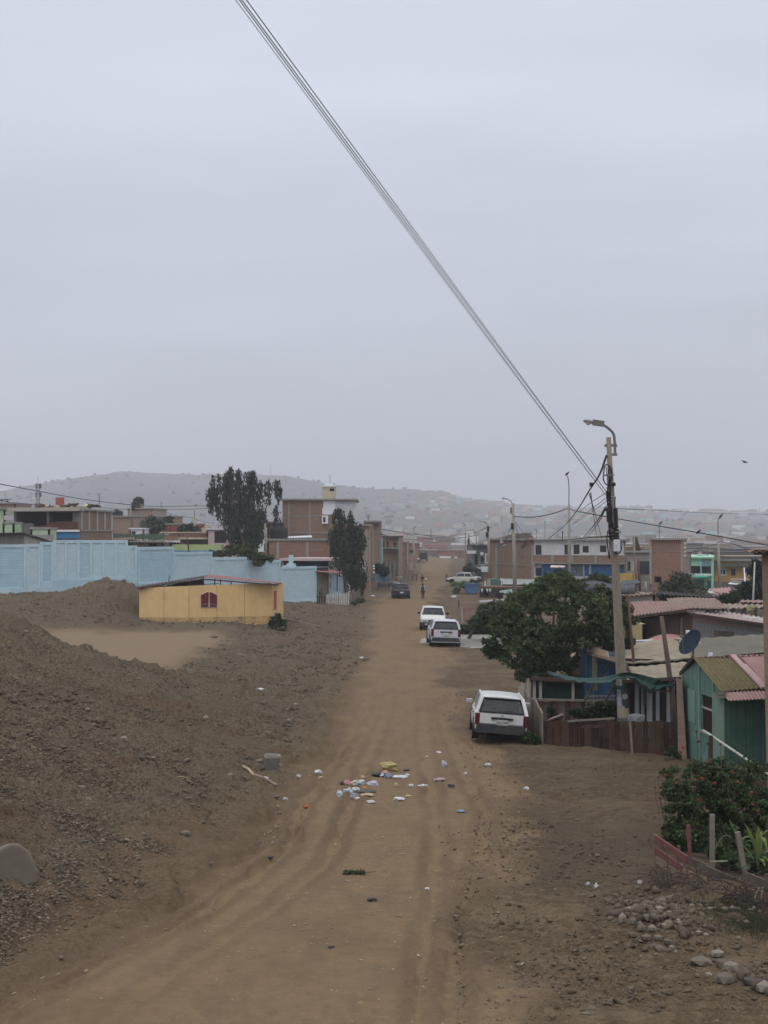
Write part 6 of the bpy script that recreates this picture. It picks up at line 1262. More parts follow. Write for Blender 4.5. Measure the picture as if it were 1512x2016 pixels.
street_lamp('pale slim pole in front of the tall brick house, just right of the weeping trees', (524, 1100), (522, 1030), 160, rb=.11, rt=.08, mat=plain('pale_timber', (.30, .25, .18)), name='pole', cat='pole')
for x, y0, y1, D, lb in ((291, 1001, 1003, 221, 0), (318, 988, 1004, 228, 'thin aerial on the right end of the big rough brick block'), (269, 978, 996, 222, 'thin aerial above the black roof tanks'), (1073, 1026, 1062, 175, 'thin aerial on the left part of the long white house roof'), (1056, 1044, 1064, 176, 'short post on the left end of the long white house roof'), (1107, 1046, 1066, 175, 'short aerial near the middle of the long white house roof'), (1393, 1072, 1100, 176, 'thin aerial on the mint green house'), (533, 915, 950, 900, 0)):
 if not lb: continue
 m = MB(); m.tube([P(x, y1 + 2, D), P(x, y0, D)], .035, 5); t = thing('aerial', lb, 'aerial', tuple(P(x, y1, D))); build('mast', m, STEEL, t); m = MB(); m.bar(P(x - 2, y0 + 1, D), P(x + 2, y0 + 1, D), .04); build('crossbar', m, STEEL, t)
# thin leaning timber posts on the right
def stick(label, pts, r, mat=WPOLE, name='wooden_post', cat='post'):
 t = thing(name, label, cat, tuple(pts[-1])); m = MB(); m.tube(pts, [r * (.7 + .5 * i / (len(pts) - 1)) for i in range(len(pts))], 7); build('shaft', m, mat, t, smooth=True); return t
stick('grey timber post leaning over the beige roofs left of the satellite dish', [P(1302, 1214, 45.2), P(1313, 1290, 45.4), P(1324, 1372, 45.6), P(1327, 1440, 45.6)], .085, plain('grey_brown_timber', (.15, .115, .09), var=.25, scale=5, streak=.5))
stick('rusty thin post just right of the main pole', [P(1236, 1170, 52), P(1243, 1250, 52), P(1250, 1330, 52), P(1252, 1400, 52)], .055, RUST)
stick('pole with rusty foot beside the yellow wall', [P(1248, 1090, 128), P(1252, 1140, 128), P(1252, 1168, 128)], .1, WPOLE)
stick('darker pole right beside it left of the tall brick block', [P(1257, 1100, 128), P(1260, 1165, 128)], .1, RUST)
stick('pale thin post by the tan wall below the tall brick block', [P(1271, 1145, 115), P(1272, 1168, 115)], .1, plain('pale_post', (.33, .31, .27)))
stick('whitish thin pole standing among the dark conifers at the right', [P(1486, 1106, 90), P(1484, 1150, 90), P(1482, 1195, 90)], .055, plain('white_pipe', (.5, .52, .46)))
stick('white pipe running down the ochre house corner', [P(1465, 1118, 180), P(1467, 1148, 178), P(1471, 1163, 176)], .1, WHITEB)
stick('pale post standing before the grey board panels', [P(1434, 1188, 78), P(1434, 1214, 78)], .06, plain('pale_post', (.33, .31, .27)))
# bare branch stick near the main pole
# ---- wires
def W(label, pts, r=.02, sag=0, mat=None, group=None, name='power_cable', D=None):
 q = [P(*p) for p in pts] if len(pts[0]) == 3 and D is None else [P(p[0], p[1], D) for p in pts]
 if len(q) > 2: q = curve(q, 5)
 return wire(q, r, sag, mat, label, name=name, group=group)
GW = 'overhead wires from the main pole to the upper left'
def overhead(k, ya, top_x, da, r):
 A = AT(ya, -9, -.1); D = 17.0; c = P(top_x, 0, D); d = (c - A) / (A.y - D); B = c + d * (D + 12)
 B.z = c.z + (c.z - A.z) / (A.y - D) * (D + 12)
 pts = []
 for i in range(41):
  t = i / 40; p = A.lerp(B, t); p.z -= da * 4 * t * (1 - t); pts.append(p)
 # keep it through the top-of-frame point by lifting the far end
 m = MB(); m.tube(pts, r, 5); tag(build('overhead_wire', m, WIREG), 'thin overhead wire up to the left from the main pole, %s' % ('leftmost', 'second from left', 'third from left', 'rightmost')[k], 'wire', GW)
for k, (ya, tx) in enumerate(((979, 477), (978, 484), (970, 489), (969, 498))): overhead(k, ya, tx, .10, (.0045, .0065, .0065, .0065)[k])
W('thick twisted black cable climbing from the far poles to the top of the main pole', [(1194, 897, 46.4), (1180, 935, 52), (1160, 966, 64), (1134, 1008, 90), (1108, 1038, 118), (1078, 1062, 148)], .035)
m = MB(); m.cbox(P(1164, 954, 60), (.13, .13, .16)); tag(build('cable_clamp', m, WIRE), 'dark splice clamp on the thick twisted cable', 'clamp')
W('cable dropping from the low part of the long bundle to the white house roof', [(1108, 1046, 130), (1107, 1062, 150), (1110, 1066, 166)], .04)
W('thin cable from the splice fanning down left to the long house', [(1163, 970, 62), (1168, 1010, 90), (1175, 1060, 160)], .022)
W('thin cable from the splice fanning down right to the long house', [(1160, 972, 62), (1172, 1012, 90), (1186, 1066, 160)], .022)
W('thin cable from the middle insulator down to the slim pole', [(1190, 972, 46.5), (1150, 1000, 80), (1122, 1026, 128)], .014)
W('lower thin cable from the insulators down to the slim pole', [(1191, 982, 46.5), (1155, 1010, 80), (1123, 1036, 128)], .014)
W('third thin cable from the insulators passing the slim pole', [(1192, 988, 46.5), (1155, 1015, 80), (1124, 1035, 126)], .012)
W('dark cable from the lower insulator down to the long house front', [(1193, 998, 46.5), (1168, 1036, 80), (1143, 1064, 160)], .03)
W('second dark cable from the lower insulator down to the long house front', [(1193, 1000, 46.5), (1172, 1038, 80), (1148, 1068, 160)], .02)
W('dark level cable from the main pole along the long house roofline', [(1198, 1056, 46.5), (1150, 1059, 80), (1108, 1063, 120), (1060, 1064, 160), (1040, 1062, 172)], .028)
W('cable sagging between the second lamp pole and the slim pole', [(1011, 1017, 134), (1050, 1018, 132), (1085, 1012, 130), (1120, 1000, 128)], .04)
W('cable from the slim pole sloping right behind the main pole', [(1120, 1000, 128), (1130, 1005, 120), (1165, 1012, 100), (1200, 1018, 80)], .035)
W('long dark cable sloping right from the main pole to the right edge', [(1214, 1021, 46.5), (1300, 1036, 43), (1400, 1053, 40), (1530, 1077, 36)], .0135)
W('faint high wire from the main pole to the right edge', [(1214, 1001, 47), (1300, 1005, 70), (1400, 1010, 95), (1530, 1013, 120)], .012, mat=WIREG)
W('cable between the tall right lamp pole and the brick strip house', [(1414, 1066, 150), (1425, 1068, 140), (1440, 1070, 110), (1475, 1082, 60)], .03)
W('cable from the long brick wall to the second lamp pole, left of the pair', [(996, 1063, 180), (1002, 1048, 150), (1007, 1035, 134)], .03)
W('cable from the second lamp pole down to the mossy gable', [(1012, 1025, 134), (1025, 1042, 150), (1038, 1056, 168)], .03)
W('second cable from the lamp pole down to the long brick house', [(1011, 1025, 134), (1018, 1045, 150), (1021, 1062, 165)], .03)
W('main cable across the left sky behind the cell mast', [(-20, 949, 90), (60, 964, 110), (180, 985, 135), (300, 997, 160), (380, 996, 175), (420, 996, 180)], .03)
W('lower left cable from the roofs to the weeping trees', [(180, 997, 200), (230, 1002, 195), (300, 1004, 190), (415, 1001, 180)], .028)
W('faint left cable below the main one', [(10, 988, 190), (70, 993, 200), (130, 998, 210)], .03)
W('cable to the double pole from the left', [(325, 1008, 230), (350, 1016, 215), (382, 1019, 202)], .03)
W('cable from the double pole to the weeping trees', [(384, 1022, 203), (400, 1027, 195), (420, 1030, 185)], .03)
for k, (a, b, c) in enumerate((((752, 1042, 180), (820, 1052, 240), (915, 1059, 300)), ((750, 1050, 180), (780, 1062, 210), (814, 1062, 270)), ((814, 1062, 270), (870, 1058, 290), (916, 1050, 300)), ((916, 1050, 300), (935, 1048, 240), (960, 1038, 182)), ((814, 1050, 270), (850, 1056, 290), (923, 1066, 240)), ((825, 1072, 350), (870, 1066, 300), (937, 1054, 225)), ((795, 1050, 300), (850, 1062, 300), (937, 1070, 225)), ((923, 1062, 240), (940, 1074, 205), (961, 1060, 182)), ((937, 1068, 225), (975, 1076, 180), (1010, 1062, 134)))):
 W('dark cable crossing above the far road end, number %s of nine' % ('one two three four five six seven eight nine'.split()[k]), [a, b, c], .045, group='cables crossing the far road')
for k, (a, b, c) in enumerate((((1350, 1086, 158), (1385, 1094, 160), (1414, 1080, 150)), ((1350, 1080, 158), (1385, 1078, 160), (1414, 1070, 150)), ((1414, 1078, 150), (1450, 1084, 170), (1500, 1083, 190)))):
 W('dark cable draped over the mint green house, %s of three' % ('lowest', 'upper', 'right hand')[k], [a, b, c], .025, group='cables over the mint house')
# ---- birds
def bird(label, p, s=1.0, fly=False, rz=0, name='bird'):
 t = MB(); c = Vector(p)
 t.lathe([(.0, -.14 * s), (.03 * s, -.10 * s), (.055 * s, -.02 * s), (.05 * s, .05 * s), (.03 * s, .09 * s), (.035 * s, .12 * s), (.02 * s, .155 * s), (.004, .175 * s)], c, 8, Matrix.Rotation(rz, 4, 'Z') @ Matrix.Rotation(math.radians(90 if fly else 50), 4, 'Y'))
 if fly:
  t.prism([c + Vector((-.03, 0, .01)) * s, c + Vector((.06, 0, .01)) * s, c + Vector((.03, .30, .10)) * s, c + Vector((-.10, .34, .06)) * s], (0, 0, .012 * s)); t.prism([c + Vector((-.03, 0, .01)) * s, c + Vector((.06, 0, .01)) * s, c + Vector((-.20, -.05, .14)) * s, c + Vector((-.26, -.05, .12)) * s], (0, .02 * s, 0))
 o = build(name, t, plain('dark_feathers', (.03, .03, .032), bumps=0)); return tag(o, label, 'bird')
bird('dark bird flying alone in the grey sky at the right', P(1467, 910, 60), .62, True, 0)
bird('dark bird perched on the thin mast lamp left of the main pole', P(1116, 933, 128), 1.6)
bird('dark bird perched on the tall lamp in front of the ochre house', P(1419, 1016, 150), 1.9)
bird('dark bird perched on the lamp behind the tall brick block', P(1301, 1029, 260), 2.6)
bird('small bird sitting on the long cable right of the main pole', P(1374.5, 1047.5, 40.7), .55)
bird('bird sitting on the left cable near the weeping trees', P(385, 995, 175), 1.2)
# ---- sagging green shade net with ropes
def shade_net():
 t = thing('shade_net', 'dark green shade net sagging from the big tree past the pole to the leaning post', 'shade net', tuple(P(1200, 1330, 46)))
 top = curve([P(1078, 1321, 50), P(1092, 1324, 49.3), P(1140, 1334, 48), P(1185, 1333, 47), P(1222, 1325, 45.9), P(1250, 1326, 45.8), P(1285, 1334, 45.6), P(1300, 1338, 45.5), P(1328, 1336, 45.4)], 5)
 bot = curve([P(1078, 1323, 49.8), P(1096, 1331, 48.2), P(1140, 1342, 46.8), P(1185, 1345, 46), P(1222, 1336, 45.7), P(1250, 1337, 45.6), P(1275, 1354, 45.4), P(1290, 1356, 45.4), P(1328, 1349, 45.3)], 5)
 rn = random.Random(8); bot = [b + Vector((0, rn.uniform(-.06, .06), rn.uniform(-.035, .035))) for b in bot]
 m = MB()
 for k in range(len(top) - 1):
  mid0 = top[k].lerp(bot[k], .5) + Vector((0, .15, -.03)); mid1 = top[k + 1].lerp(bot[k + 1], .5) + Vector((0, .15, -.03))
  m.quad(mid0, mid1, top[k + 1], top[k]); m.quad(bot[k], bot[k + 1], mid1, mid0)
 o = build('netting', m, plain('deep_green_net', (.022, .052, .043), var=.3, scale=4), t); o.modifiers.new('t', 'SOLIDIFY').thickness = .02
 m = MB()
 for k in range(22, len(bot) - 1): m.quad(bot[k] + Vector((0, 0, -.02 - .12 * math.sin((k - 22) * .21))), bot[k + 1] + Vector((0, 0, -.02 - .12 * math.sin((k - 21) * .21))), bot[k + 1], bot[k])
 o = build('hem', m, plain('blackish_net', (.014, .02, .02), var=.3), t); o.modifiers.new('t', 'SOLIDIFY').thickness = .03
 for a, b in ((P(1150, 1380, 47.5), P(1170, 1347, 47)), (P(1190, 1382, 47), P(1212, 1345, 46.2))): m = MB(); m.bar(a, b, .05); build('strut', m, GPOLE, t)
shade_net()
# ================================================================ VEHICLES
CARW = plain('white_car_paint', (.60, .605, .585), rough=.35, var=.05, grime=(.36, .31, .24), gamt=.35, gscale=1.5, bumps=0, spec=.5, obj=True)
CARS = plain('silver_white_car_paint', (.56, .57, .60), rough=.3, var=.04, grime=(.38, .34, .29), gamt=.3, gscale=1.5, bumps=0, spec=.5, obj=True)
CARC = plain('cream_white_car_paint', (.64, .635, .58), rough=.35, var=.04, grime=(.4, .36, .28), gamt=.3, gscale=1.5, bumps=0, spec=.5, obj=True)
CARB = plain('dark_blue_car_paint', (.014, .018, .032), rough=.35, var=.2, grime=(.05, .045, .04), gamt=.4, bumps=0, spec=.5, obj=True)
BUMP = plain('dark_bumper', (.03, .032, .036), rough=.6, grime=(.12, .10, .08), gamt=.6, bumps=0, obj=True)
REDL = plain('red_lens', (.085, .010, .010), rough=.25, var=.3, scale=8, bumps=0, obj=True)
CLEARL = plain('clear_lens', (.42, .42, .44), rough=.15, bumps=0, obj=True)
CGLASS = glassm('car_glass', (.68, .72, .75), .68, (.06, .065, .07))
CGLASSD = glassm('dark_car_glass', (.45, .48, .52), .4, (.02, .023, .026))
SEAT = plain('dark_seat_cloth', (.035, .036, .045), bumps=0, obj=True)
TYRE = plain('dusty_tyre', (.03, .027, .024), rough=.9, grime=(.10, .08, .06), gamt=.5, bumps=0, obj=True)
RIM = plain('grey_rim', (.16, .155, .15), rough=.5, grime=(.10, .08, .06), gamt=.5, bumps=0, obj=True)
PLATE = plain('pale_plate', (.50, .51, .48), bumps=0, obj=True)
def lb(name, mb, mat, root, smooth=False, bevel=0): return build(name, mb, mat, root, smooth=smooth, local=False, bevel=bevel)
def car(label, loc, rz, paint, L=4.2, Wd=1.67, H=1.45, belt=.93, sill=.22, kind='wagon', glass=None, group=None, roll=0, pitch=0, lowred=False, text=None, platem=None, cat='car', bumper=None, front=False):
 t = thing('parked_car', label, cat, loc, rz, group); t.rotation_euler = (pitch, roll, rz); glass = glass or CGLASS; bumper = bumper or BUMP
 hw = Wd / 2; y0, y1 = -L / 2, L / 2; sed = kind == 'sedan'
 # stations (y, belt z, half width factor, low z)
 if sed: st = [(y0, .70, .90, .34), (y0 + .06, belt - .03, .94, .26), (y0 + .55, belt, .98, sill), (y0 + 1.0, belt, 1, sill), (0, belt, 1, sill), (y1 - 1.25, belt - .02, 1, sill), (y1 - .4, belt - .13, .96, sill), (y1 - .08, belt - .22, .92, .28), (y1, belt - .35, .86, .34)]
 else: st = [(y0, belt - .06, .93, .34), (y0 + .05, belt, .955, .26), (y0 + .5, belt, .99, sill), (0, belt, 1, sill), (y1 - 1.15, belt + .02, 1, sill), (y1 - .45, belt - .10, .965, sill), (y1 - .08, belt - .2, .92, .28), (y1, belt - .33, .86, .36)]
 m = MB(); ring = []
 for y, b, k, lo in st:
  w_ = hw * k; pts = [(-w_ * .9, lo), (-w_ * .985, lo + .10), (-w_, lo + (b - lo) * .5), (-w_ * .985, b - .10), (-w_ * .93, b - .01), (-w_ * .5, b + .012), (w_ * .5, b + .012), (w_ * .93, b - .01), (w_ * .985, b - .10), (w_, lo + (b - lo) * .5), (w_ * .985, lo + .10), (w_ * .9, lo)]
  ring.append([(x, y, z) for x, z in pts])
 n = 12; vs = [p for r in ring for p in r]; fs = [(i * n + k, i * n + (k + 1) % n, (i + 1) * n + (k + 1) % n, (i + 1) * n + k) for i in range(len(st) - 1) for k in range(n)]
 fs += [tuple(range(n)), tuple((len(st) - 1) * n + k for k in range(n - 1, -1, -1))]; m.add(vs, fs); body = lb('body', m, paint, t, smooth=False, bevel=.02)
 # greenhouse corners: rear bottom/top, front bottom/top
 rb, rt, ft, fb = ((y0 + .62, y0 + 1.15, y0 + 2.45, y1 - 1.0) if sed else (y0 + .04, y0 + (.32 if kind != 'suv' else .26), y0 + 2.55, y1 - 1.0))
 wb, wt = hw * .93, hw * (.70 if sed else .74); zb = belt - .01; zt = H - .07
 C = {(s_, p): v for s_ in (-1, 1) for p, v in (('rb', Vector((s_ * wb * .985, rb, zb))), ('rt', Vector((s_ * wt, rt, zt))), ('ft', Vector((s_ * wt, ft, zt))), ('fb', Vector((s_ * wb * .97, fb, zb))))}
 # roof: domed slab
 m = MB(); vs = []; ny, nx = 8, 8
 for j in range(ny + 1):
  f = j / ny; y = rt - .02 + (ft - rt + .04) * f; w_ = wt * (1 + .0 * f)
  for i in range(nx + 1):
   u = i / nx * 2 - 1; vs.append((u * (w_ + .03), y, zt + .07 * (1 - abs(u) ** 3) * (.45 + .55 * math.sin(math.pi * (.1 + .8 * f)))))
 N_ = nx + 1; fs = [(j * N_ + i, j * N_ + i + 1, (j + 1) * N_ + i + 1, (j + 1) * N_ + i) for j in range(ny) for i in range(nx)]; m.add(vs, fs)
 o = lb('roof', m, paint, t, smooth=True); s_ = o.modifiers.new('t', 'SOLIDIFY'); s_.thickness = .05; s_.offset = -1
 PW = .075
 for s_ in (-1, 1):
  for a, b, w_ in ((('rb'), ('rt'), .11), (('fb'), ('ft'), .07)):
   m = MB(); m.bar(C[(s_, a)] - Vector((0, 0, .05)), C[(s_, b)] + Vector((0, 0, .02)), w_, .07, up=(0, 1, .0)); lb('pillar', m, paint, t, bevel=.01)
  mids = [.36, .68] if not sed else [.47]
  for f in mids:
   b_ = C[(s_, 'rb')].lerp(C[(s_, 'fb')], f * (.95 if not sed else 1)); tp = C[(s_, 'rt')].lerp(C[(s_, 'ft')], f); m = MB(); m.bar(b_ - Vector((0, 0, .03)), tp, .09, .045, up=(0, 1, 0)); lb('pillar', m, paint, t)
  m = MB(); m.bar(C[(s_, 'rt')], C[(s_, 'ft')], .05, .07); lb('roof_rail', m, paint, t)
  m = MB(); i_ = Vector((-s_ * .012, 0, 0)); q = [C[(s_, 'rb')] + i_, C[(s_, 'fb')] + i_, C[(s_, 'ft')] + i_, C[(s_, 'rt')] + i_]; m.quad(*q)
  o = lb('side_window', m, glass, t); o.modifiers.new('t', 'SOLIDIFY').thickness = .006
 for a, b, nm, dy in (('rb', 'rt', 'rear_window', .015), ('fb', 'ft', 'windshield', -.015)):
  m = MB(); d = Vector((0, dy, 0)); m.quad(C[(-1, a)] + d, C[(1, a)] + d, C[(1, b)] + d, C[(-1, b)] + d); o = lb(nm, m, glass, t); o.modifiers.new('t', 'SOLIDIFY').thickness = .006
  # black seal round the glass
  e = Vector((0, -.03 if a == 'rb' else .03, 0)); pp = [C[(-1, a)].lerp(C[(1, a)], .055) + e + Vector((0, 0, .03)), C[(1, a)].lerp(C[(-1, a)], .055) + e + Vector((0, 0, .03)), C[(1, b)].lerp(C[(-1, b)], .05) + e - Vector((0, 0, .02)), C[(-1, b)].lerp(C[(1, b)], .05) + e - Vector((0, 0, .02))]
  m = MB(); m.tube(pp + [pp[0]], .028, 5, False); lb('window_seal', m, BLACK, o, smooth=False)
 if front:
  for q in (-.35, .2): m = MB(); c = Vector((q, fb + .03, zb + .04)); m.bar(c, c + Vector((-.42, -.25, .12)), .02); lb('wiper', m, BLACK, t)
 elif not sed:
  m = MB(); m.bar((0, rb - .03, zb + .04), (.38, rb + .02, zb + .12), .018); lb('wiper', m, BLACK, t)
 # seats with headrests
 for x in (-.36, .36):
  for y in ((y0 + 1.25), (y0 + 2.25)) if not sed else (y0 + 1.5, y0 + 2.35):
   m = MB(); m.cbox((x, y, .82), (.46, .16, .55), 0, -.15); m.cbox((x, y - .05, 1.17), (.24, .1, .17)); lb('seat', m, SEAT, t, bevel=.04)
 m = MB(); m.cbox((0, y0 + 3.1, .86), (1.2, .35, .14)); lb('dashboard', m, SEAT, t)
 # wheels
 r = .30 if kind != 'suv' else .345
 for s_ in (-1, 1):
  for y in (y0 + .72, y1 - .78):
   m = MB(); Mx = Matrix.Rotation(math.pi / 2, 4, 'Y'); cx_ = s_ * (hw - .10)
   m.lathe([(r * .55, -.09), (r * .93, -.10), (r, -.07), (r, .07), (r * .93, .10), (r * .55, .09)], (cx_, y, r), 24, Mx); wv = lb('wheel', m, TYRE, t, smooth=False)
   m = MB(); m.lathe([(.02, -.102), (r * .6, -.098), (r * .62, 0), (r * .6, .098), (.02, .102)], (cx_, y, r), 20, Mx); lb('rim', m, RIM, wv)
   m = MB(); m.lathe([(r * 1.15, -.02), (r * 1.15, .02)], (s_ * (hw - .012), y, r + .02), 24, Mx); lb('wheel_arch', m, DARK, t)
 # bumpers
 m = MB(); bz = .40 if not sed else .43; bh = .24
 prof = [(-hw * .96, y0 + .45), (-hw * .97, y0 + .1), (-hw * .85, y0 - .07), (0, y0 - .10), (hw * .85, y0 - .07), (hw * .97, y0 + .1), (hw * .96, y0 + .45)]
 for i in range(len(prof) - 1): a, b = prof[i], prof[i + 1]; m.add([(a[0], a[1], bz - bh / 2), (b[0], b[1], bz - bh / 2), (b[0], b[1], bz + bh / 2), (a[0], a[1], bz + bh / 2), (a[0] * .9, a[1] + .12, bz - bh / 2), (b[0] * .9, b[1] + .12, bz - bh / 2), (b[0] * .9, b[1] + .12, bz + bh / 2), (a[0] * .9, a[1] + .12, bz + bh / 2)], [(0, 1, 2, 3), (5, 4, 7, 6), (3, 2, 6, 7), (1, 0, 4, 5)])
 lb('rear_bumper', m, bumper, t)
 m = MB()
 prof = [(x, -y) for x, y in prof]
 for i in range(len(prof) - 1): a, b = prof[i], prof[i + 1]; m.add([(a[0], a[1], bz - bh / 2), (b[0], b[1], bz - bh / 2), (b[0], b[1], bz + bh / 2), (a[0], a[1], bz + bh / 2), (a[0] * .9, a[1] - .12, bz - bh / 2), (b[0] * .9, b[1] - .12, bz - bh / 2), (b[0] * .9, b[1] - .12, bz + bh / 2), (a[0] * .9, a[1] - .12, bz + bh / 2)], [(1, 0, 3, 2), (4, 5, 6, 7), (2, 3, 7, 6), (0, 1, 5, 4)])
 lb('front_bumper', m, bumper, t)
 # lamps
 for s_ in (-1, 1):
  m = MB()
  if sed: m.cbox((s_ * hw * .66, y0 - .008, .70), (.32, .07, .15)); m.cbox((s_ * hw * .90, y0 + .06, .70), (.1, .2, .15))
  else: m.cbox((s_ * hw * .885, y0 + .02, belt - .20), (.13, .10, .34 if kind == 'wagon' else .42))
  lb('tail_light', m, REDL, t, bevel=.015)
  m = MB(); m.cbox((s_ * hw * .66, y1 - .05, .63), (.36, .16, .15), s_ * -.12); lb('headlight', m, CLEARL, t, bevel=.02)
  m = MB(); m.cbox((s_ * (hw + .09), fb - .32, belt + .08), (.19, .09, .13)); mi = lb('mirror', m, BLACK if kind != 'wagon' else paint, t, bevel=.02)
  m = MB(); m.cbox((s_ * (hw + .09), fb - .375, belt + .08), (.15, .02, .10)); lb('mirror_glass', m, CLEARL, mi)
 m = MB(); m.cbox((0, y1 - .01, .62), (.62, .06, .12)); lb('grille', m, DARK, t)
 # tailgate trim
 if not sed:
  m = MB(); m.cbox((.02, y0 - .022, belt - .16), (.66, .05, .06)); lb('handle_strip', m, BLACK, t)
  m = MB(); m.cbox((0, y0 - .012, .545), (hw * 1.66, .03, .012)); lb('tailgate_gap', m, DARK, t)
  for s_ in (-1, 1): m = MB(); m.bar((s_ * hw * .80, y0 - .005, .56), (s_ * hw * .80, y0 + .0, belt - .02), .012); lb('tailgate_gap', m, DARK, t)
  if kind == 'wagon': m = MB(); m.cbox((.02, y0 - .012, belt - .065), (.07, .02, .035)); lb('badge', m, plain('dull_badge', (.22, .22, .21), bumps=0), t)
 pz = (belt - .27) if not sed else .60
 m = MB(); m.cbox((.03, y0 - (.035 if not sed else .03), pz), (.34, .02, .17 if not sed else .13)); pl = lb('licence_plate', m, platem or PLATE, t)
 m = MB(); m.cbox((0, y1 + .105, .42), (.34, .02, .11)); lb('licence_plate', m, PLATE, t)
 if text:
  cu = bpy.data.curves.new('plate_text', 'FONT'); cu.body = text; cu.size = .105; cu.align_x = 'CENTER'; cu.align_y = 'CENTER'; cu.extrude = .002
  ob = bpy.data.objects.new('plate_text_source', cu); col.objects.link(ob); dg = bpy.context.evaluated_depsgraph_get(); me = bpy.data.meshes.new_from_object(ob.evaluated_get(dg)); bpy.data.objects.remove(ob)
  me.materials.clear(); oo = link('plate_lettering', me, plain('plate_ink', (.03, .03, .035), bumps=0), pl); oo.location = (.03, y0 - .049, pz - .012); oo.rotation_euler = (math.pi / 2, 0, 0); oo.scale = (1, 1.05, 1)
 if lowred:
  m = MB(); m.cbox((0, y0 - .10, .30), (hw * 1.9, .05, .04)); lb('bumper_trim', m, plain('pale_trim', (.33, .33, .34), bumps=0), t)
 # exhaust, door handles and door gaps
 m = MB(); m.tube([(-.45, y0 + .3, .22), (-.45, y0 - .04, .22)], .025, 8); lb('exhaust', m, RUST, t)
 for s_ in (-1, 1):
  for y in (y0 + 1.45, y0 + 2.45): m = MB(); m.cbox((s_ * (hw * .995), y, belt - .13), (.03, .14, .03)); lb('door_handle', m, BLACK, t)
  for y in (y0 + 1.15, y0 + 2.1, y0 + 3.05): m = MB(); m.bar((s_ * hw * 1.0, y, sill + .1), (s_ * hw * .985, y, belt - .08), .012); lb('door_gap', m, DARK, t)
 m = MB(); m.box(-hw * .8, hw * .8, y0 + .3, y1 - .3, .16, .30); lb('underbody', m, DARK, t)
 return t
def onground(x, y, dz=0, z=0.0):
 D = DG(y, z); p = P(x, y, D); zz = g1(p.x, p.y)
 for _ in range(3): D = DG(y, zz); p = P(x, y, D); zz = g1(p.x, p.y)
 return Vector((p.x, p.y, zz + dz))
p = onground(984, 1459); CARLOC = p
car('old white station wagon parked beside the curved plank fence, seen from behind', (p.x + .02, p.y + 1.42, .0), math.radians(-2.0), CARW, L=4.2, Wd=1.67, H=1.38, belt=.88, kind='wagon', pitch=math.radians(-1.3), roll=math.radians(4.2), text='ALJ-399')
p = onground(874, 1273); car('silver white estate car seen from behind, nearer of the two parked at the bend', (p.x, p.y + 1.5, 0), math.radians(1.5), CARS, L=4.3, Wd=1.72, H=1.50, belt=1.02, kind='suv', glass=CGLASSD, roll=math.radians(2.0), lowred=True)
p = onground(850, 1239.5); car('white estate car facing the camera with black mirrors, half hidden behind the silver one', (p.x + .1, p.y + 1.4, 0), math.radians(180 - 1.5), CARC, L=4.3, Wd=1.72, H=1.46, belt=.98, kind='wagon2', roll=math.radians(-1.5), front=True)
p = onground(792, 1178); car('dark blue sedan standing on the left of the far road, seen from behind', (p.x - .15, p.y + 1.4, .0), math.radians(1.8), CARB, L=4.35, Wd=1.70, H=1.43, belt=.92, kind='sedan', platem=WHITEB, bumper=CARB)
p = onground(914, 1154); car('white sedan parked sideways behind weeds on the right of the far road', (p.x, p.y, .25), math.radians(66), CARC, L=4.1, Wd=1.68, H=1.42, kind='sedan')
def pickup():
 p = onground(833.5, 1105); t = thing('pickup_truck', 'black high backed truck at the far left end of the road', 'truck', tuple(p), 0)
 m = MB(); m.box(-.95, .95, 0, 1.9, .45, 1.35); lb('cargo_bed', m, DARK, t, bevel=.05); m = MB(); m.box(-.9, .9, 1.9, 3.4, .45, 1.95); lb('cab', m, BLACK, t, bevel=.12); m = MB(); m.box(-.7, .7, 1.87, 1.90, 1.4, 1.8); lb('rear_window', m, CGLASSD, t)
 m = MB(); m.box(-.85, .85, 3.4, 4.5, .45, 1.2); lb('hood', m, BLACK, t, bevel=.1)
 for s_ in (-1, 1):
  for y in (.7, 3.8): m = MB(); m.lathe([(.15, -.12), (.36, -.1), (.36, .1), (.15, .12)], (s_ * .85, y, .36), 16, Matrix.Rotation(math.pi / 2, 4, 'Y')); lb('wheel', m, TYRE, t)
  m = MB(); m.box(s_ * .8 - .08, s_ * .8 + .08, -.03, .02, .8, 1.1); lb('tail_light', m, REDL, t)
pickup()
p = onground(800, 1100); car('small white car parked by the weeds at the far left end of the road', (p.x, p.y + 1, .3), math.radians(75), CARC, L=3.9, Wd=1.6, H=1.45, kind='wagon')
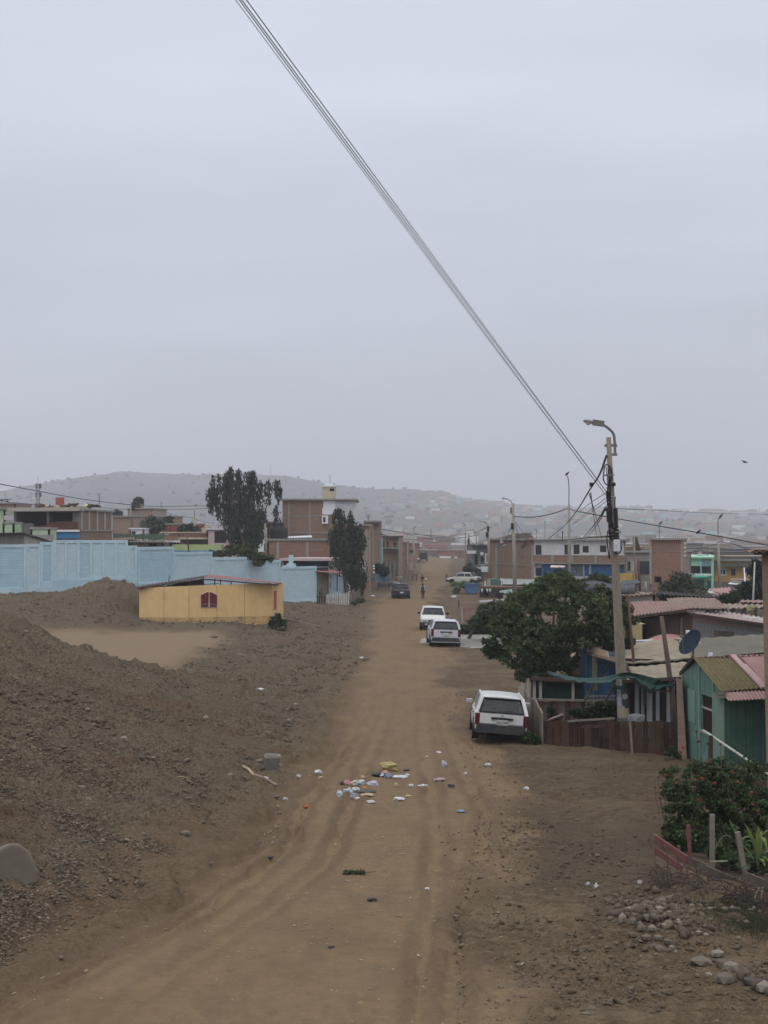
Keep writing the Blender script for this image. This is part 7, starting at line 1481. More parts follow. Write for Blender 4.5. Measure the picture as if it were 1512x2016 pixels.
# ================================================================ PEOPLE
def skin_obj(name, joints, edges, radii, mat, parent, root=0, sub=2):
 me = bpy.data.meshes.new(name); me.from_pydata(joints, edges, []); o = link(name, me, mat, parent)
 s_ = o.modifiers.new('skin', 'SKIN'); s_.use_smooth_shade = True
 lay = me.skin_vertices[0].data if me.skin_vertices else None
 if lay is None:
  bpy.context.view_layer.objects.active = o
  bm = bmesh.new(); bm.from_mesh(me); bm.verts.layers.skin.verify(); bm.to_mesh(me); bm.free(); lay = me.skin_vertices[0].data
 for i, r in enumerate(radii): lay[i].radius = (r, r) if not isinstance(r, tuple) else r
 lay[root].use_root = True
 u = o.modifiers.new('sub', 'SUBSURF'); u.levels = sub; u.render_levels = sub; return o
def person(label, loc, rz, h, shirt, trousers, hair=(.015, .012, .01), skinc=(.22, .12, .075), stride=.22, sleeves=False, cap=None):
 t = thing('person', label, 'person', loc, rz); k = h / 1.7; S_ = lambda L_: [tuple(c * k for c in p) for p in L_]
 sm = plain('skin_tone', skinc, bumps=0, obj=True)
 J = [(0, 0, .95), (0, 0, 1.15), (0, .01, 1.38), (0, .01, 1.46), (0, .03, 1.56), (0, .04, 1.64),
         (-.17, 0, 1.40), (-.23, -.02, 1.14), (-.24, .05, .90), (-.24, .08, .80), (.17, 0, 1.40), (.23, .02, 1.14), (.24, .04, .90), (.24, .07, .80),
         (-.09, 0, .88), (-.09, stride * .55, .50), (-.09, stride * .5, .09), (-.09, stride * .5 + .13, .04), (.09, 0, .88), (.09, -stride * .15, .50), (.09, -stride * .9, .10), (.09, -stride * .9 + .12, .04)]
 E = [(0, 1), (1, 2), (2, 3), (3, 4), (4, 5), (2, 6), (6, 7), (7, 8), (8, 9), (2, 10), (10, 11), (11, 12), (12, 13), (0, 14), (14, 15), (15, 16), (16, 17), (0, 18), (18, 19), (19, 20), (20, 21)]
 R_ = [.12, .12, .13, .052, .088, .07, .055, .042, .033, .036, .055, .042, .033, .036, .085, .058, .042, .035, .085, .058, .042, .035]
 skin_obj('body', S_(J), E, [r * k for r in R_], sm, t)
 # shirt: torso and arms; trousers: hips and legs; hair cap; shoes
 sj = [(0, 0, .92), (0, 0, 1.15), (0, .01, 1.37), (-.17, 0, 1.395), (-.23, -.02, 1.14), (-.24, .05, .92), (.17, 0, 1.395), (.23, .02, 1.14), (.24, .04, .92)]
 se = [(0, 1), (1, 2), (2, 3), (3, 4), (2, 6), (6, 7)] + ([(4, 5), (7, 8)] if sleeves else [])
 if not sleeves: sj2 = sj[:5] + sj[6:8]; se = [(0, 1), (1, 2), (2, 3), (3, 4), (2, 5), (5, 6)]; sr = [.15, .145, .15, .072, .06, .072, .06]; sj = sj2
 else: sr = [.15, .145, .15, .072, .058, .05, .072, .058, .05]
 skin_obj('shirt', S_(sj), se, [r * k for r in sr], plain('cloth_%d_%d_%d' % tuple(int(c * 99) for c in shirt), shirt, bumps=0, obj=True), t)
 tj = [(0, 0, .96), (-.09, 0, .86), (-.09, stride * .55, .50), (-.09, stride * .5, .12), (.09, 0, .86), (.09, -stride * .15, .50), (.09, -stride * .9, .13)]
 skin_obj('trousers', S_(tj), [(0, 1), (1, 2), (2, 3), (0, 4), (4, 5), (5, 6)], [r * k for r in (.14, .10, .075, .06, .10, .075, .06)], plain('cloth_%d_%d_%d' % tuple(int(c * 99) for c in trousers), trousers, bumps=0, obj=True), t)
 m = MB(); m.rock((0, .025 * k, 1.645 * k), (.20 * k, .215 * k, .20 * k), 3, 2, 0, .04); build('hair', m, plain('dark_hair', hair, bumps=0, obj=True), t, local=False, smooth=True)
 m = MB(); m.cbox((0, .125 * k, 1.585 * k), (.03 * k, .035 * k, .05 * k)); build('nose', m, sm, t, local=False)
 for s_ in (-1, 1):
  m = MB(); m.rock((s_ * .095 * k, .03 * k, 1.59 * k), (.02 * k, .04 * k, .06 * k), 1); build('ear', m, sm, t, local=False)
  y = stride * .5 + .05 if s_ < 0 else -stride * .9 + .05; m = MB(); m.rock((s_ * .09 * k, y * k, .045 * k), (.09 * k, .25 * k, .09 * k), 2, 2, 0, .03); build('shoe', m, BLACK, t, local=False, smooth=True)
  for f in range(5):
   m = MB(); hx = (-.24 if s_ < 0 else .24) * k; hy = .075 * k + (f - 2) * .014 * k; ln = (.05, .065, .07, .065, .05)[f] * k
   if f == 4: m.tube([(hx - s_ * .02 * k, .10 * k, .80 * k), (hx - s_ * .03 * k, .12 * k, .765 * k)], .009 * k, 5)
   else: m.tube([(hx, hy, .785 * k), (hx - s_ * .005, hy + .01 * k, .785 * k - ln * .6), (hx - s_ * .015 * k, hy + .02 * k, .785 * k - ln)], .008 * k, 5)
   build('finger', m, sm, t, local=False)
 return t
p = onground(832.5, 1180); person('schoolchild in white shirt and maroon trousers walking away up the road', tuple(p), 0, 1.52, (.55, .56, .58), (.045, .012, .018), sleeves=True)
bp = MB(); bp.rock((p.x - .04, p.y - .21, p.z + 1.05), (.36, .24, .50), 8, 2, 0, .05); t_ = build('backpack', bp, plain('navy_backpack', (.012, .014, .03), bumps=0), smooth=True); tag(t_, 'dark backpack on the schoolchild in maroon trousers', 'backpack')
m = MB(); m.cbox((p.x + .0, p.y - .335, p.z + 1.0), (.16, .02, .05)); build('pocket_strip', m, plain('grey_strip', (.3, .3, .32), bumps=0), t_)
for s_ in (-1, 1): m = MB(); m.tube(curve([(p.x + s_ * .1, p.y - .16, p.z + 1.27), (p.x + s_ * .11, p.y + .0, p.z + 1.37), (p.x + s_ * .11, p.y + .13, p.z + 1.2)], 4), .022, 5); build('strap', m, plain('navy_backpack', (.012, .014, .03), bumps=0), t_)
p2 = onground(831.5, 1153); person('person in a black top and sandy trousers further up the road, just above the schoolchild', tuple(p2), .05, 1.32, (.012, .012, .014), (.28, .21, .15))
m = MB(); m.rock((p2.x + .42, p2.y - .05, p2.z + .82), (.34, .2, .22), 9); tag(build('white_bag', m, WHITEB), 'white bag carried at the side of the person in the black top', 'bag')
p3 = onground(879, 1146); person('small figure in dark red brown clothes standing right of the far road', tuple(p3), 1.2, 1.08, (.07, .035, .03), (.04, .035, .03), stride=.05, sleeves=True)
p4 = onground(824, 1110); person('distant figure in a white shirt and dark trousers beside the black truck', tuple(p4), 0, 1.45, (.6, .6, .6), (.02, .02, .025), stride=.1)
# ================================================================ VEGETATION
def leaves(name, C, dirs, size, mat, parent, asp=2.2, curl=.25, seed=0, sj=.4):
 """one mesh of many small bent leaves at points C (n,3); dirs = preferred long axis (n,3) or None"""
 r = np.random.default_rng(seed); n = len(C); C = np.asarray(C, dtype=np.float64)
 d = r.normal(size=(n, 3)) if dirs is None else np.asarray(dirs) + r.normal(size=(n, 3)) * .35
 d /= np.linalg.norm(d, axis=1)[:, None] + 1e-9; k = r.normal(size=(n, 3)); u = np.cross(d, k); u /= np.linalg.norm(u, axis=1)[:, None] + 1e-9; w_ = np.cross(d, u)
 s = size * (1 + sj * (r.random(n) * 2 - 1)); L_ = s[:, None] * d * asp * .5; W_ = s[:, None] * u * .5; B = s[:, None] * w_ * curl
 V = np.stack([C - L_, C + W_ + B * .2, C + L_ - B, C - W_ + B * .2], 1).reshape(-1, 3)
 off = np.array(parent.location) if parent is not None else 0
 F_ = np.arange(n * 4).reshape(n, 4); me = mesh_np(name, V - off, F_); return link(name, me, mat, parent)
def blob_points(blobs, n, seed=0, shell=.55):
 r = np.random.default_rng(seed); w_ = np.array([b[3] * b[4] * b[5] for b in blobs]) ** (2 / 3); w_ /= w_.sum(); idx = r.choice(len(blobs), n, p=w_)
 B = np.array(blobs)[idx]; d = r.normal(size=(n, 3)); d /= np.linalg.norm(d, axis=1)[:, None]; rad = (shell + (1 - shell) * r.random(n)) * (1 + .14 * r.normal(size=n))
 return B[:, :3] + d * B[:, 3:6] * rad[:, None]
def clumpblobs(blobs, n, r0, r1, seed):
 """many small leaf clumps scattered over big envelope blobs"""
 r = np.random.default_rng(seed); P_ = blob_points(blobs, n, seed + 1, .35); q = r.uniform(r0, r1, n)
 return [(p[0], p[1], p[2], k, k, k * .7) for p, k in zip(P_, q)]
def branches(root, pts, r0, mat, t, n=6, name='branch'):
 m = MB(); m.tube(pts, [r0 * (1 - .75 * i / (len(pts) - 1)) for i in range(len(pts))], n); return build(name, m, mat, t, smooth=True)
def tree(name, label, base, blobs, nclump, cr, nleaf, lsize, mat, trunk_r=.12, seed=0, cat='tree', group=None, nbr=9, bark=None, asp=2.0, dirs=None):
 base = Vector(base); t = thing(name, label, cat, tuple(base), 0, group); bk = bark or BARK
 cen = Vector(np.mean(np.array(blobs)[:, :3], 0)); rs = random.Random(seed)
 low = min(b[2] - b[5] for b in blobs); fork = Vector((base.x + (cen.x - base.x) * .3, base.y + (cen.y - base.y) * .3, base.z + max(.3, (cen.z - base.z) * .45)))
 m = MB(); m.tube(curve([base - Vector((0, 0, .2)), base.lerp(fork, .5) + Vector((.05, 0, 0)), fork], 3), [trunk_r * (1.2 - .5 * i / 6) for i in range(7)], 8); build('trunk', m, bk, t, smooth=True)
 cl = clumpblobs(blobs, nclump, cr[0], cr[1], seed)
 for k in range(nbr):
  c = cl[(k * 37) % len(cl)]; e = Vector(c[:3]); mid = fork.lerp(e, .55) + Vector((rs.uniform(-.15, .15), rs.uniform(-.1, .1), .12 * (e - fork).length)); branches(None, curve([fork, mid, e], 4), trunk_r * .5, bk, t)
 pts = blob_points(cl, nleaf, seed + 2, .2); leaves('crown', pts, dirs, lsize, mat, t, asp, seed=seed + 3); return t
def E_(x, y, D, rx, rz, ry=None):
 """blob at photo pixel x,y depth D with pixel radii"""
 c = P(x, y, D); s = D / FPX; return (c.x, c.y, c.z, rx * s, (ry or rx) * s, rz * s)
# ---- the big dark bushy tree
TM = leafm('big_tree_leaves', [(.014, .026, .010), (.044, .070, .024), (.074, .108, .040), (.028, .046, .018), (.105, .140, .052)], .3)
tree('bushy_tree', 'big dark green bushy tree behind the wagon, left of the main pole', (P(1082, 1400, 56).x, 56, 0),
     [E_(1090, 1195, 56, 75, 42), E_(1150, 1205, 55, 62, 42), E_(1180, 1180, 57, 45, 30), E_(1030, 1235, 56, 62, 45), E_(985, 1260, 57, 42, 34), E_(1080, 1265, 55, 90, 45), E_(1170, 1240, 56, 58, 42), E_(1045, 1300, 55, 45, 38), E_(1100, 1310, 55, 42, 28), E_(1000, 1220, 58, 40, 34), E_(1212, 1215, 57, 26, 40), E_(1120, 1160, 57, 45, 18), E_(975, 1285, 57, 28, 14), E_(1212, 1268, 56, 22, 14), E_(1045, 1328, 55, 34, 20), E_(1085, 1333, 54.5, 38, 14), E_(1005, 1302, 55.5, 22, 12)],
     400, (.10, .34), 24000, .085, TM, .13, 3, nbr=22)
tree('bushy_tree', 'olive green shrub tree at the left end of the big dark tree', (P(970, 1255, 70).x, 92, 0), [E_(962, 1205, 90, 26, 24), E_(958, 1232, 90, 24, 20), E_(985, 1215, 90, 22, 26), E_(940, 1222, 90, 12, 10)], 70, (.25, .5), 5200, .15, leafm('olive_shrub_leaves', [(.03, .045, .02), (.07, .09, .04), (.045, .06, .03)], .2), .1, 8, nbr=6)
tree('hedge', 'dark green low hedge under the pink picket fence', (P(925, 1252, 95).x, 96.5, 0), [E_(912, 1239, 96, 13, 10), E_(930, 1238, 96, 14, 11), E_(948, 1240, 96, 14, 11)], 40, (.2, .34), 3800, .12, leafm('hedge_leaves', [(.012, .028, .010), (.03, .06, .02), (.02, .04, .014)], .2), .06, 9, cat='hedge', nbr=3)
tree('banana_plant', 'light green leafy top sprouting left behind the big tree', (P(1058, 1180, 72).x, 72, 0), [E_(1052, 1168, 72, 30, 14), E_(1030, 1185, 72, 22, 14), E_(1075, 1155, 72, 18, 14)], 30, (.25, .45), 3200, .13, leafm('yellow_green_leaves', [(.05, .085, .02), (.10, .15, .04), (.03, .055, .018)], .3), .07, 12, cat='plant', nbr=5, asp=3.5)
# weeping trees: strands of hanging leaves
def weeping(name, label, base, tops, nstr, nleaf, lsize, mat, seed, trunk=.22, trunks=1, ext=1.0, group=None):
 base = Vector(base); r = np.random.default_rng(seed); rs = random.Random(seed); t = thing(name, label, 'tree', tuple(base), 0, group)
 for q in range(trunks):
  b = base + Vector(((q - (trunks - 1) / 2) * 1.1, rs.uniform(-.5, .5), 0)); g = tops[(q * 5) % len(tops)]; c = Vector(g[:3])
  m = MB(); pts = curve([b - Vector((0, 0, .3)), b.lerp(c, .35) + Vector((rs.uniform(-.3, .3), 0, 0)), b.lerp(c, .7), c], 4); m.tube(pts, [trunk * (1 - .7 * i / (len(pts) - 1)) for i in range(len(pts))], 8); build('trunk', m, BPALE if q % 2 else BARK, t, smooth=True)
 tb = np.array(tops); w_ = (tb[:, 3] * tb[:, 5]); w_ /= w_.sum(); idx = r.choice(len(tb), nstr, p=w_); Bs = tb[idx]
 d = r.normal(size=(nstr, 3)); d /= np.linalg.norm(d, axis=1)[:, None]; d[:, 2] = np.abs(d[:, 2]) * .9 - .35
 S_ = Bs[:, :3] + d * Bs[:, 3:6] * (.45 + .6 * r.random((nstr, 1))); ln = Bs[:, 6] * (.35 + .9 * r.random(nstr)) * ext
 for k in range(0, nstr, max(1, nstr // 14)):
  s_ = Vector(S_[k]); g = base.lerp(Vector(Bs[k][:3]), .55); branches(None, curve([g, g.lerp(s_, .6) + Vector((0, 0, .3)), s_], 3), .09, BARK, t)
 wl = ln / ln.sum(); si = r.choice(nstr, nleaf, p=wl); f = r.random(nleaf) ** .85; wid = (.03 + .15 * np.sin(np.pi * np.clip(f * .9 + .1, 0, 1))) * np.maximum(.6, ln[si] / 2.2)
 C = S_[si] + np.stack([r.normal(size=nleaf) * wid + .25 * np.sin(f * 3 + si) * .3, r.normal(size=nleaf) * wid, -f * ln[si]], 1)
 dd = np.tile(np.array([0, 0, -1.0]), (nleaf, 1)); leaves('crown', C, dd, lsize, mat, t, 2.6, seed=seed + 1); return t
def T_(x, y, D, rx, rz, ln): b = E_(x, y, D, rx, rz); return b + (ln * D / FPX,)
WM = leafm('eucalyptus_leaves', [(.016, .024, .016), (.036, .048, .030), (.055, .068, .042), (.024, .034, .022)], .15)
weeping('weeping_tree', 'tall ragged dark tree with hanging branches behind the blue wall, left of the brick house', (P(478, 1120, 168).x, 168, .5),
  [T_(460, 925, 168, 22, 16, 55), T_(437, 938, 168, 22, 18, 70), T_(420, 965, 168, 12, 22, 45), T_(425, 985, 168, 12, 18, 75), T_(493, 930, 168, 16, 14, 60), T_(500, 950, 168, 20, 20, 75), T_(535, 948, 168, 18, 16, 45), T_(548, 965, 168, 12, 14, 35), T_(465, 960, 168, 26, 24, 85), T_(475, 1000, 168, 34, 20, 70), T_(505, 1010, 168, 24, 20, 65), T_(545, 1000, 168, 16, 12, 42), T_(455, 1030, 168, 14, 14, 38), T_(490, 1045, 168, 30, 14, 42)],
  120, 11500, .15, WM, 21, .24, 4)
weeping('weeping_tree', 'narrow dark weeping tree in front of the end of the tall brick house', (P(700, 1185, 141).x, 141, .2),
  [T_(665, 1005, 141, 15, 12, 50), T_(692, 1010, 141, 14, 10, 50), T_(682, 1030, 141, 30, 16, 60), T_(660, 1045, 141, 14, 18, 50), T_(705, 1045, 141, 14, 18, 60), T_(685, 1070, 141, 30, 18, 65), T_(695, 1100, 141, 24, 16, 55), T_(700, 1125, 141, 22, 12, 48), T_(702, 1150, 141, 16, 8, 26), T_(658, 1075, 141, 6, 4, 14)],
  95, 10500, .12, leafm('willow_leaves', [(.018, .027, .016), (.040, .054, .030), (.062, .076, .044), (.028, .040, .024)], .15), 31, .16, 2)
# bush over the blue wall
tree('climbing_bush', 'yellow green bush spilling over the stepped blue wall', (P(480, 1120, 129).x, 129, .5), [E_(440, 1087, 127, 22, 9), E_(465, 1083, 128, 26, 10), E_(495, 1090, 128, 26, 12), E_(515, 1097, 127.5, 18, 9), E_(507, 1108, 127, 8, 8), E_(480, 1078, 129, 24, 7)], 60, (.2, .42), 6000, .14, leafm('wall_bush_leaves', [(.035, .05, .018), (.075, .10, .032), (.115, .125, .045), (.03, .045, .02)], .25), .08, 41, cat='bush', nbr=6)
# other trees, left
tree('tree', 'greyish round tree in front of the big rough brick block', (P(303, 1055, 205).x, 205, 0), [E_(298, 1030, 205, 16, 12), E_(310, 1034, 205, 14, 12), E_(300, 1044, 205, 14, 10)], 50, (.4, .8), 3000, .24, LEAFO, .14, 51)
tree('conifer', 'dark pointed conifer behind the small dark red house', (P(333, 1060, 212).x, 212, 0), [E_(333, 1025, 212, 6, 10), E_(336, 1038, 212, 11, 12), E_(339, 1050, 212, 13, 10)], 40, (.3, .6), 2400, .22, LEAFD, .14, 52)
tree('tree', 'dark tree left of the double pole near the weeping trees', (P(370, 1062, 190).x, 190, 0), [E_(370, 1042, 190, 13, 11), E_(360, 1050, 190, 9, 10), E_(382, 1047, 190, 9, 12)], 40, (.3, .7), 2600, .22, LEAFD, .14, 53)
tree('palm_bush', 'dark palmy bush behind the blue fence', (P(745, 1140, 166).x, 166, 0), [E_(742, 1122, 166, 13, 9), E_(752, 1126, 166, 9, 7)], 24, (.25, .5), 1700, .2, leafm('palm_leaves', [(.02, .035, .016), (.05, .07, .03)], .2), .08, 54, cat='bush', asp=3.5)
tree('bush', 'green weeds below the grey board fence by the willow', (P(707, 1186, 134).x, 132, .1), [E_(708, 1183, 132, 13, 4), E_(696, 1188, 132, 8, 3)], 18, (.1, .22), 1100, .1, LEAFY, .03, 55, cat='bush', nbr=2)
tree('bush', 'dark low bush at the far left end of the road', (P(797, 1112, 300).x, 300, 0), [E_(797, 1103, 300, 8, 5)], 14, (.4, .8), 700, .35, LEAFO, .08, 56, cat='bush', nbr=2)
# right side trees
tree('bush', 'dark bushes at the foot of the dark two storey house', (P(930, 1140, 205).x, 205, 0), [E_(930, 1128, 205, 11, 10), E_(922, 1122, 208, 8, 12), E_(938, 1132, 203, 8, 8)], 34, (.4, .8), 2000, .25, leafm('grey_dark_leaves', [(.022, .028, .022), (.045, .05, .04)], .15), .1, 57, cat='bush')
tree('roadside_weeds', 'green weeds in front of the sideways white sedan', (P(920, 1160, 163).x, 163, 0), [E_(908, 1152, 163, 12, 5), E_(925, 1151, 163, 12, 5), E_(940, 1153, 163, 8, 4), E_(899, 1160, 162, 6, 10)], 34, (.2, .4), 2000, .15, leafm('weed_leaves', [(.05, .085, .025), (.10, .14, .05), (.25, .27, .2)], .25), .04, 58, cat='weeds', nbr=3)
tree('papaya_plant', 'small palm like plant in front of the blue ground floor', (P(1103, 1160, 125).x, 125, 0), [E_(1103, 1131, 125, 14, 8), E_(1096, 1137, 125, 10, 5), E_(1110, 1140, 125, 10, 8)], 22, (.25, .5), 1700, .17, LEAFM, .07, 59, cat='plant', asp=3.5)
tree('tree', 'light leafy tree behind the big dark tree, left of the main pole', (P(1165, 1170, 115).x, 115, 0), [E_(1160, 1150, 115, 18, 12), E_(1178, 1140, 115, 14, 14), E_(1188, 1150, 115, 12, 14), E_(1140, 1155, 115, 14, 10)], 46, (.25, .55), 3600, .16, leafm('light_leaves', [(.045, .07, .025), (.08, .11, .04), (.03, .045, .018)], .25), .09, 60)
tree('tree', 'sparse olive tree in front of the tall blank red brick block', (P(1335, 1185, 104).x, 104, 0), [E_(1318, 1158, 104, 24, 16), E_(1345, 1148, 104, 22, 18), E_(1340, 1168, 104, 30, 12), E_(1310, 1172, 104, 18, 9), E_(1372, 1165, 104, 18, 12)], 80, (.25, .6), 5200, .13, LEAFO, .09, 61, nbr=12)
tree('bush', 'dusty pale bush right of the sparse olive tree', (P(1365, 1180, 101).x, 101, 0), [E_(1362, 1170, 101, 18, 10), E_(1385, 1174, 101, 12, 6)], 30, (.2, .4), 1900, .12, leafm('dusty_leaves', [(.12, .115, .08), (.18, .17, .125), (.07, .07, .045)], .2), .06, 62, cat='bush')
tree('conifer', 'dark spreading conifer before the ochre house, left of the whitish pole', (P(1472, 1195, 96).x, 96, 0), [E_(1475, 1160, 96, 20, 12), E_(1462, 1175, 96, 18, 9), E_(1480, 1180, 96, 18, 10)], 70, (.3, .55), 4800, .16, leafm('conifer_needles', [(.010, .018, .012), (.024, .036, .022)], .1), .12, 63, asp=3)
tree('conifer', 'tall dark conifer at the right edge behind the brick strip', (P(1500, 1195, 100).x, 100, 0), [E_(1497, 1125, 100, 12, 18), E_(1500, 1155, 100, 16, 20), E_(1500, 1180, 100, 18, 12)], 70, (.3, .55), 4200, .16, leafm('conifer_needles', [(.010, .018, .012), (.024, .036, .022)], .1), .12, 64, asp=3)
tree('plant', 'dark pointed plant sprouting over the tan roof before the conifer', (P(1430, 1192, 88).x, 88, 0), [E_(1430, 1182, 88, 14, 5), E_(1440, 1176, 88, 10, 5)], 16, (.2, .35), 900, .13, LEAFD, .04, 65, cat='plant', asp=3.5)
tree('tree', 'leafy branches showing right behind the main pole', (P(1232, 1300, 58).x, 58, 0), [E_(1232, 1205, 58, 14, 20), E_(1240, 1225, 58, 8, 12), E_(1236, 1262, 58, 14, 9), E_(1228, 1282, 58, 10, 8)], 30, (.15, .3), 2400, .085, TM, .06, 66)
tree('climbing_plant', 'climbing plant growing through the dark trellis', (P(1190, 1415, 48.8).x, 48.6, 0), [E_(1175, 1398, 48.7, 20, 18, 6), E_(1205, 1400, 48.7, 16, 16, 6), E_(1140, 1405, 48.9, 22, 10, 5), E_(1090, 1405, 49.5, 14, 12, 5)], 46, (.1, .24), 3000, .07, leafm('climber_leaves', [(.025, .042, .016), (.055, .08, .03), (.02, .03, .014)], .25), .03, 67, cat='plant', nbr=5)
tree('weeds', 'green weeds between the wagon and the curved fence', (P(1043, 1460, 46.5).x, 46.3, 0), [E_(1040, 1452, 46.3, 11, 7), E_(1056, 1458, 46.3, 8, 4)], 16, (.06, .14), 900, .06, LEAFM, .015, 68, cat='weeds', nbr=2)
tree('weeds', 'small green weeds at the foot of the brick pillar', (P(1322, 1490, 43.2).x, 43.0, 0), [E_(1318, 1480, 43, 8, 7), E_(1334, 1488, 43, 8, 5)], 14, (.06, .12), 700, .055, LEAFM, .015, 69, cat='weeds', nbr=2)
# cactus-like plant beside the hut
tree('bush', 'dark green spiky plant at the right corner of the yellow hut', (P(545, 1240, 98).x, 98, g1(P(545, 1240, 98).x, 98)), [E_(544, 1222, 98, 10, 13), E_(553, 1232, 98, 12, 8), E_(538, 1232, 98, 8, 8)], 26, (.15, .3), 1700, .13, leafm('spiky_leaves', [(.03, .045, .022), (.065, .085, .045), (.04, .055, .03)], .2), .05, 70, cat='bush', asp=3)
# ---- geranium bush at the right foreground
def geranium():
 bx = P(1410, 1690, 31.4); bs = [E_(1345, 1600, 31, 50, 75), E_(1400, 1570, 31.5, 62, 80), E_(1460, 1600, 31.5, 62, 85), E_(1530, 1590, 32, 70, 90), E_(1395, 1520, 32, 45, 38), E_(1460, 1525, 32, 50, 35), E_(1335, 1545, 31.5, 34, 38), E_(1350, 1650, 30.8, 45, 36), E_(1440, 1660, 31, 70, 40), E_(1600, 1620, 32, 60, 80)]
 GM = leafm('geranium_leaves', [(.014, .027, .010), (.038, .064, .022), (.072, .108, .038), (.026, .045, .016), (.10, .135, .05)], .25)
 t = tree('geranium_bush', 'tall dark green geranium bush with red flowers in the right foreground', (bx.x, 31.6, 0), bs, 420, (.09, .20), 42000, .052, GM, .05, 80, cat='bush', nbr=14, asp=1.25)
 rs = random.Random(5); FM = plain('orange_red_petals', (.22, .035, .018), var=.35, scale=20, bumps=0); DM = plain('dry_seed_head', (.045, .015, .012), var=.3, bumps=0)
 spots = [(1310, 1527), (1331, 1541), (1381, 1532), (1369, 1553), (1406, 1542), (1377, 1575), (1480, 1560), (1417, 1555), (1482, 1585), (1492, 1596), (1340, 1480), (1375, 1460), (1346, 1472), (1450, 1540), (1440, 1520), (1465, 1528), (1392, 1500)]
 for k, (x, y) in enumerate(spots):
  c = P(x, y, 30.6 if y > 1500 else 31.4); m = MB()
  for q in range(7):
   a = rs.uniform(0, 6.3); e = rs.uniform(.3, 1.2); d = Vector((math.cos(a) * e, -abs(math.sin(a)) * .8, rs.uniform(-.5, .8))).normalized(); m.rock(c + d * .028, (.04, .04, .03), k * 9 + q, 1, rough=.3)
  build('flower', m, FM if k % 4 != 3 else DM, t)
 for k, (x, y0, y1) in enumerate(((1371, 1440, 1475), (1374, 1460, 1490), (1393, 1464, 1500), (1418, 1465, 1500), (1448, 1472, 1500), (1465, 1490, 1520), (1296, 1530, 1560), (1290, 1550, 1575), (1300, 1572, 1590), (1305, 1545, 1570))):
  D = 31.6; m = MB(); m.tube(curve([P(x + (8 if x < 1320 else 2), y1 + 30, D), P(x + 2, y1, D), P(x, y0, D)], 4), .006, 5); st = build('stem', m, BARK, t); m = MB(); m.rock(P(x, y0, D), (.055, .055, .045), k, 1, rough=.3); build('seed_head', m, DM, st)
geranium()
# ---- corn like plants and low leaves inside the fence
def blade_plant(label, base, n, h, seed, mat, wd=.05, name='maize_plant'):
 t = thing(name, label, 'plant', tuple(base)); r = random.Random(seed); base = Vector(base)
 m = MB(); m.tube([base, base + Vector((.02, 0, h * .5)), base + Vector((.03, 0, h * .8))], .015, 6); build('stalk', m, LEAFSTALK, t)
 for k in range(n):
  a = r.uniform(0, 6.28); z0 = h * r.uniform(.05, .6); ln = h * r.uniform(.5, .95); d = Vector((math.cos(a), math.sin(a) * .6, 0)); pts = []
  up = r.uniform(.5, 1.6)
  for i in range(8): f = i / 7; pts.append(base + Vector((0, 0, z0)) + d * ln * f * .65 + Vector((0, 0, ln * (up * f - up * .95 * f * f * (1.1 if up < 1.1 else .35)))))
  m = MB(); sd = Vector((-d.y, d.x, 0)).normalized()
  for i in range(7):
   w0 = wd * math.sin(math.pi * min(.98, (i / 7) * .85 + .12)); w1 = wd * math.sin(math.pi * min(.98, ((i + 1) / 7) * .85 + .12)); m.quad(pts[i] - sd * w0, pts[i] + sd * w0, pts[i + 1] + sd * w1, pts[i + 1] - sd * w1)
  build('leaf', m, mat, t, smooth=True)
LEAFSTALK = plain('green_stalk', (.10, .14, .05), bumps=0)
BL = leafm('maize_leaves', [(.10, .15, .04), (.16, .21, .07), (.20, .26, .07)], .35); BL2 = leafm('maize_leaves_dark', [(.045, .08, .03), (.08, .12, .045)], .3)
for k, (x, y, D, n, h, mt, lb_) in enumerate(((1492, 1712, 28.6, 10, .95, BL, 'bright green maize plant with two tall upright leaves, nearest the edge'), (1460, 1700, 29.2, 9, .62, BL2, 'broad leaved maize plant left of the bright one'), (1435, 1690, 29.4, 8, .5, BL2, 'small maize plant beside the leaning fence stump'), (1508, 1690, 29.6, 9, .8, BL2, 'darker maize plant behind the bright one at the photo edge'), (1415, 1690, 29.8, 8, .42, BL, 'low light green sprout between the fence posts'))):
 blade_plant(lb_, P(x, y, D), n, h, 90 + k, mt)
tree('low_plants', 'clump of low broad green leaves inside the plank fence', (P(1470, 1715, 29).x, 29, 0), [E_(1450, 1690, 29, 34, 14), E_(1490, 1700, 29, 34, 16), E_(1420, 1678, 29.3, 20, 9)], 36, (.08, .18), 1700, .10, leafm('broad_leaves', [(.05, .09, .03), (.10, .15, .055), (.035, .06, .022)], .3), .02, 95, cat='plants', nbr=2, asp=1.8)
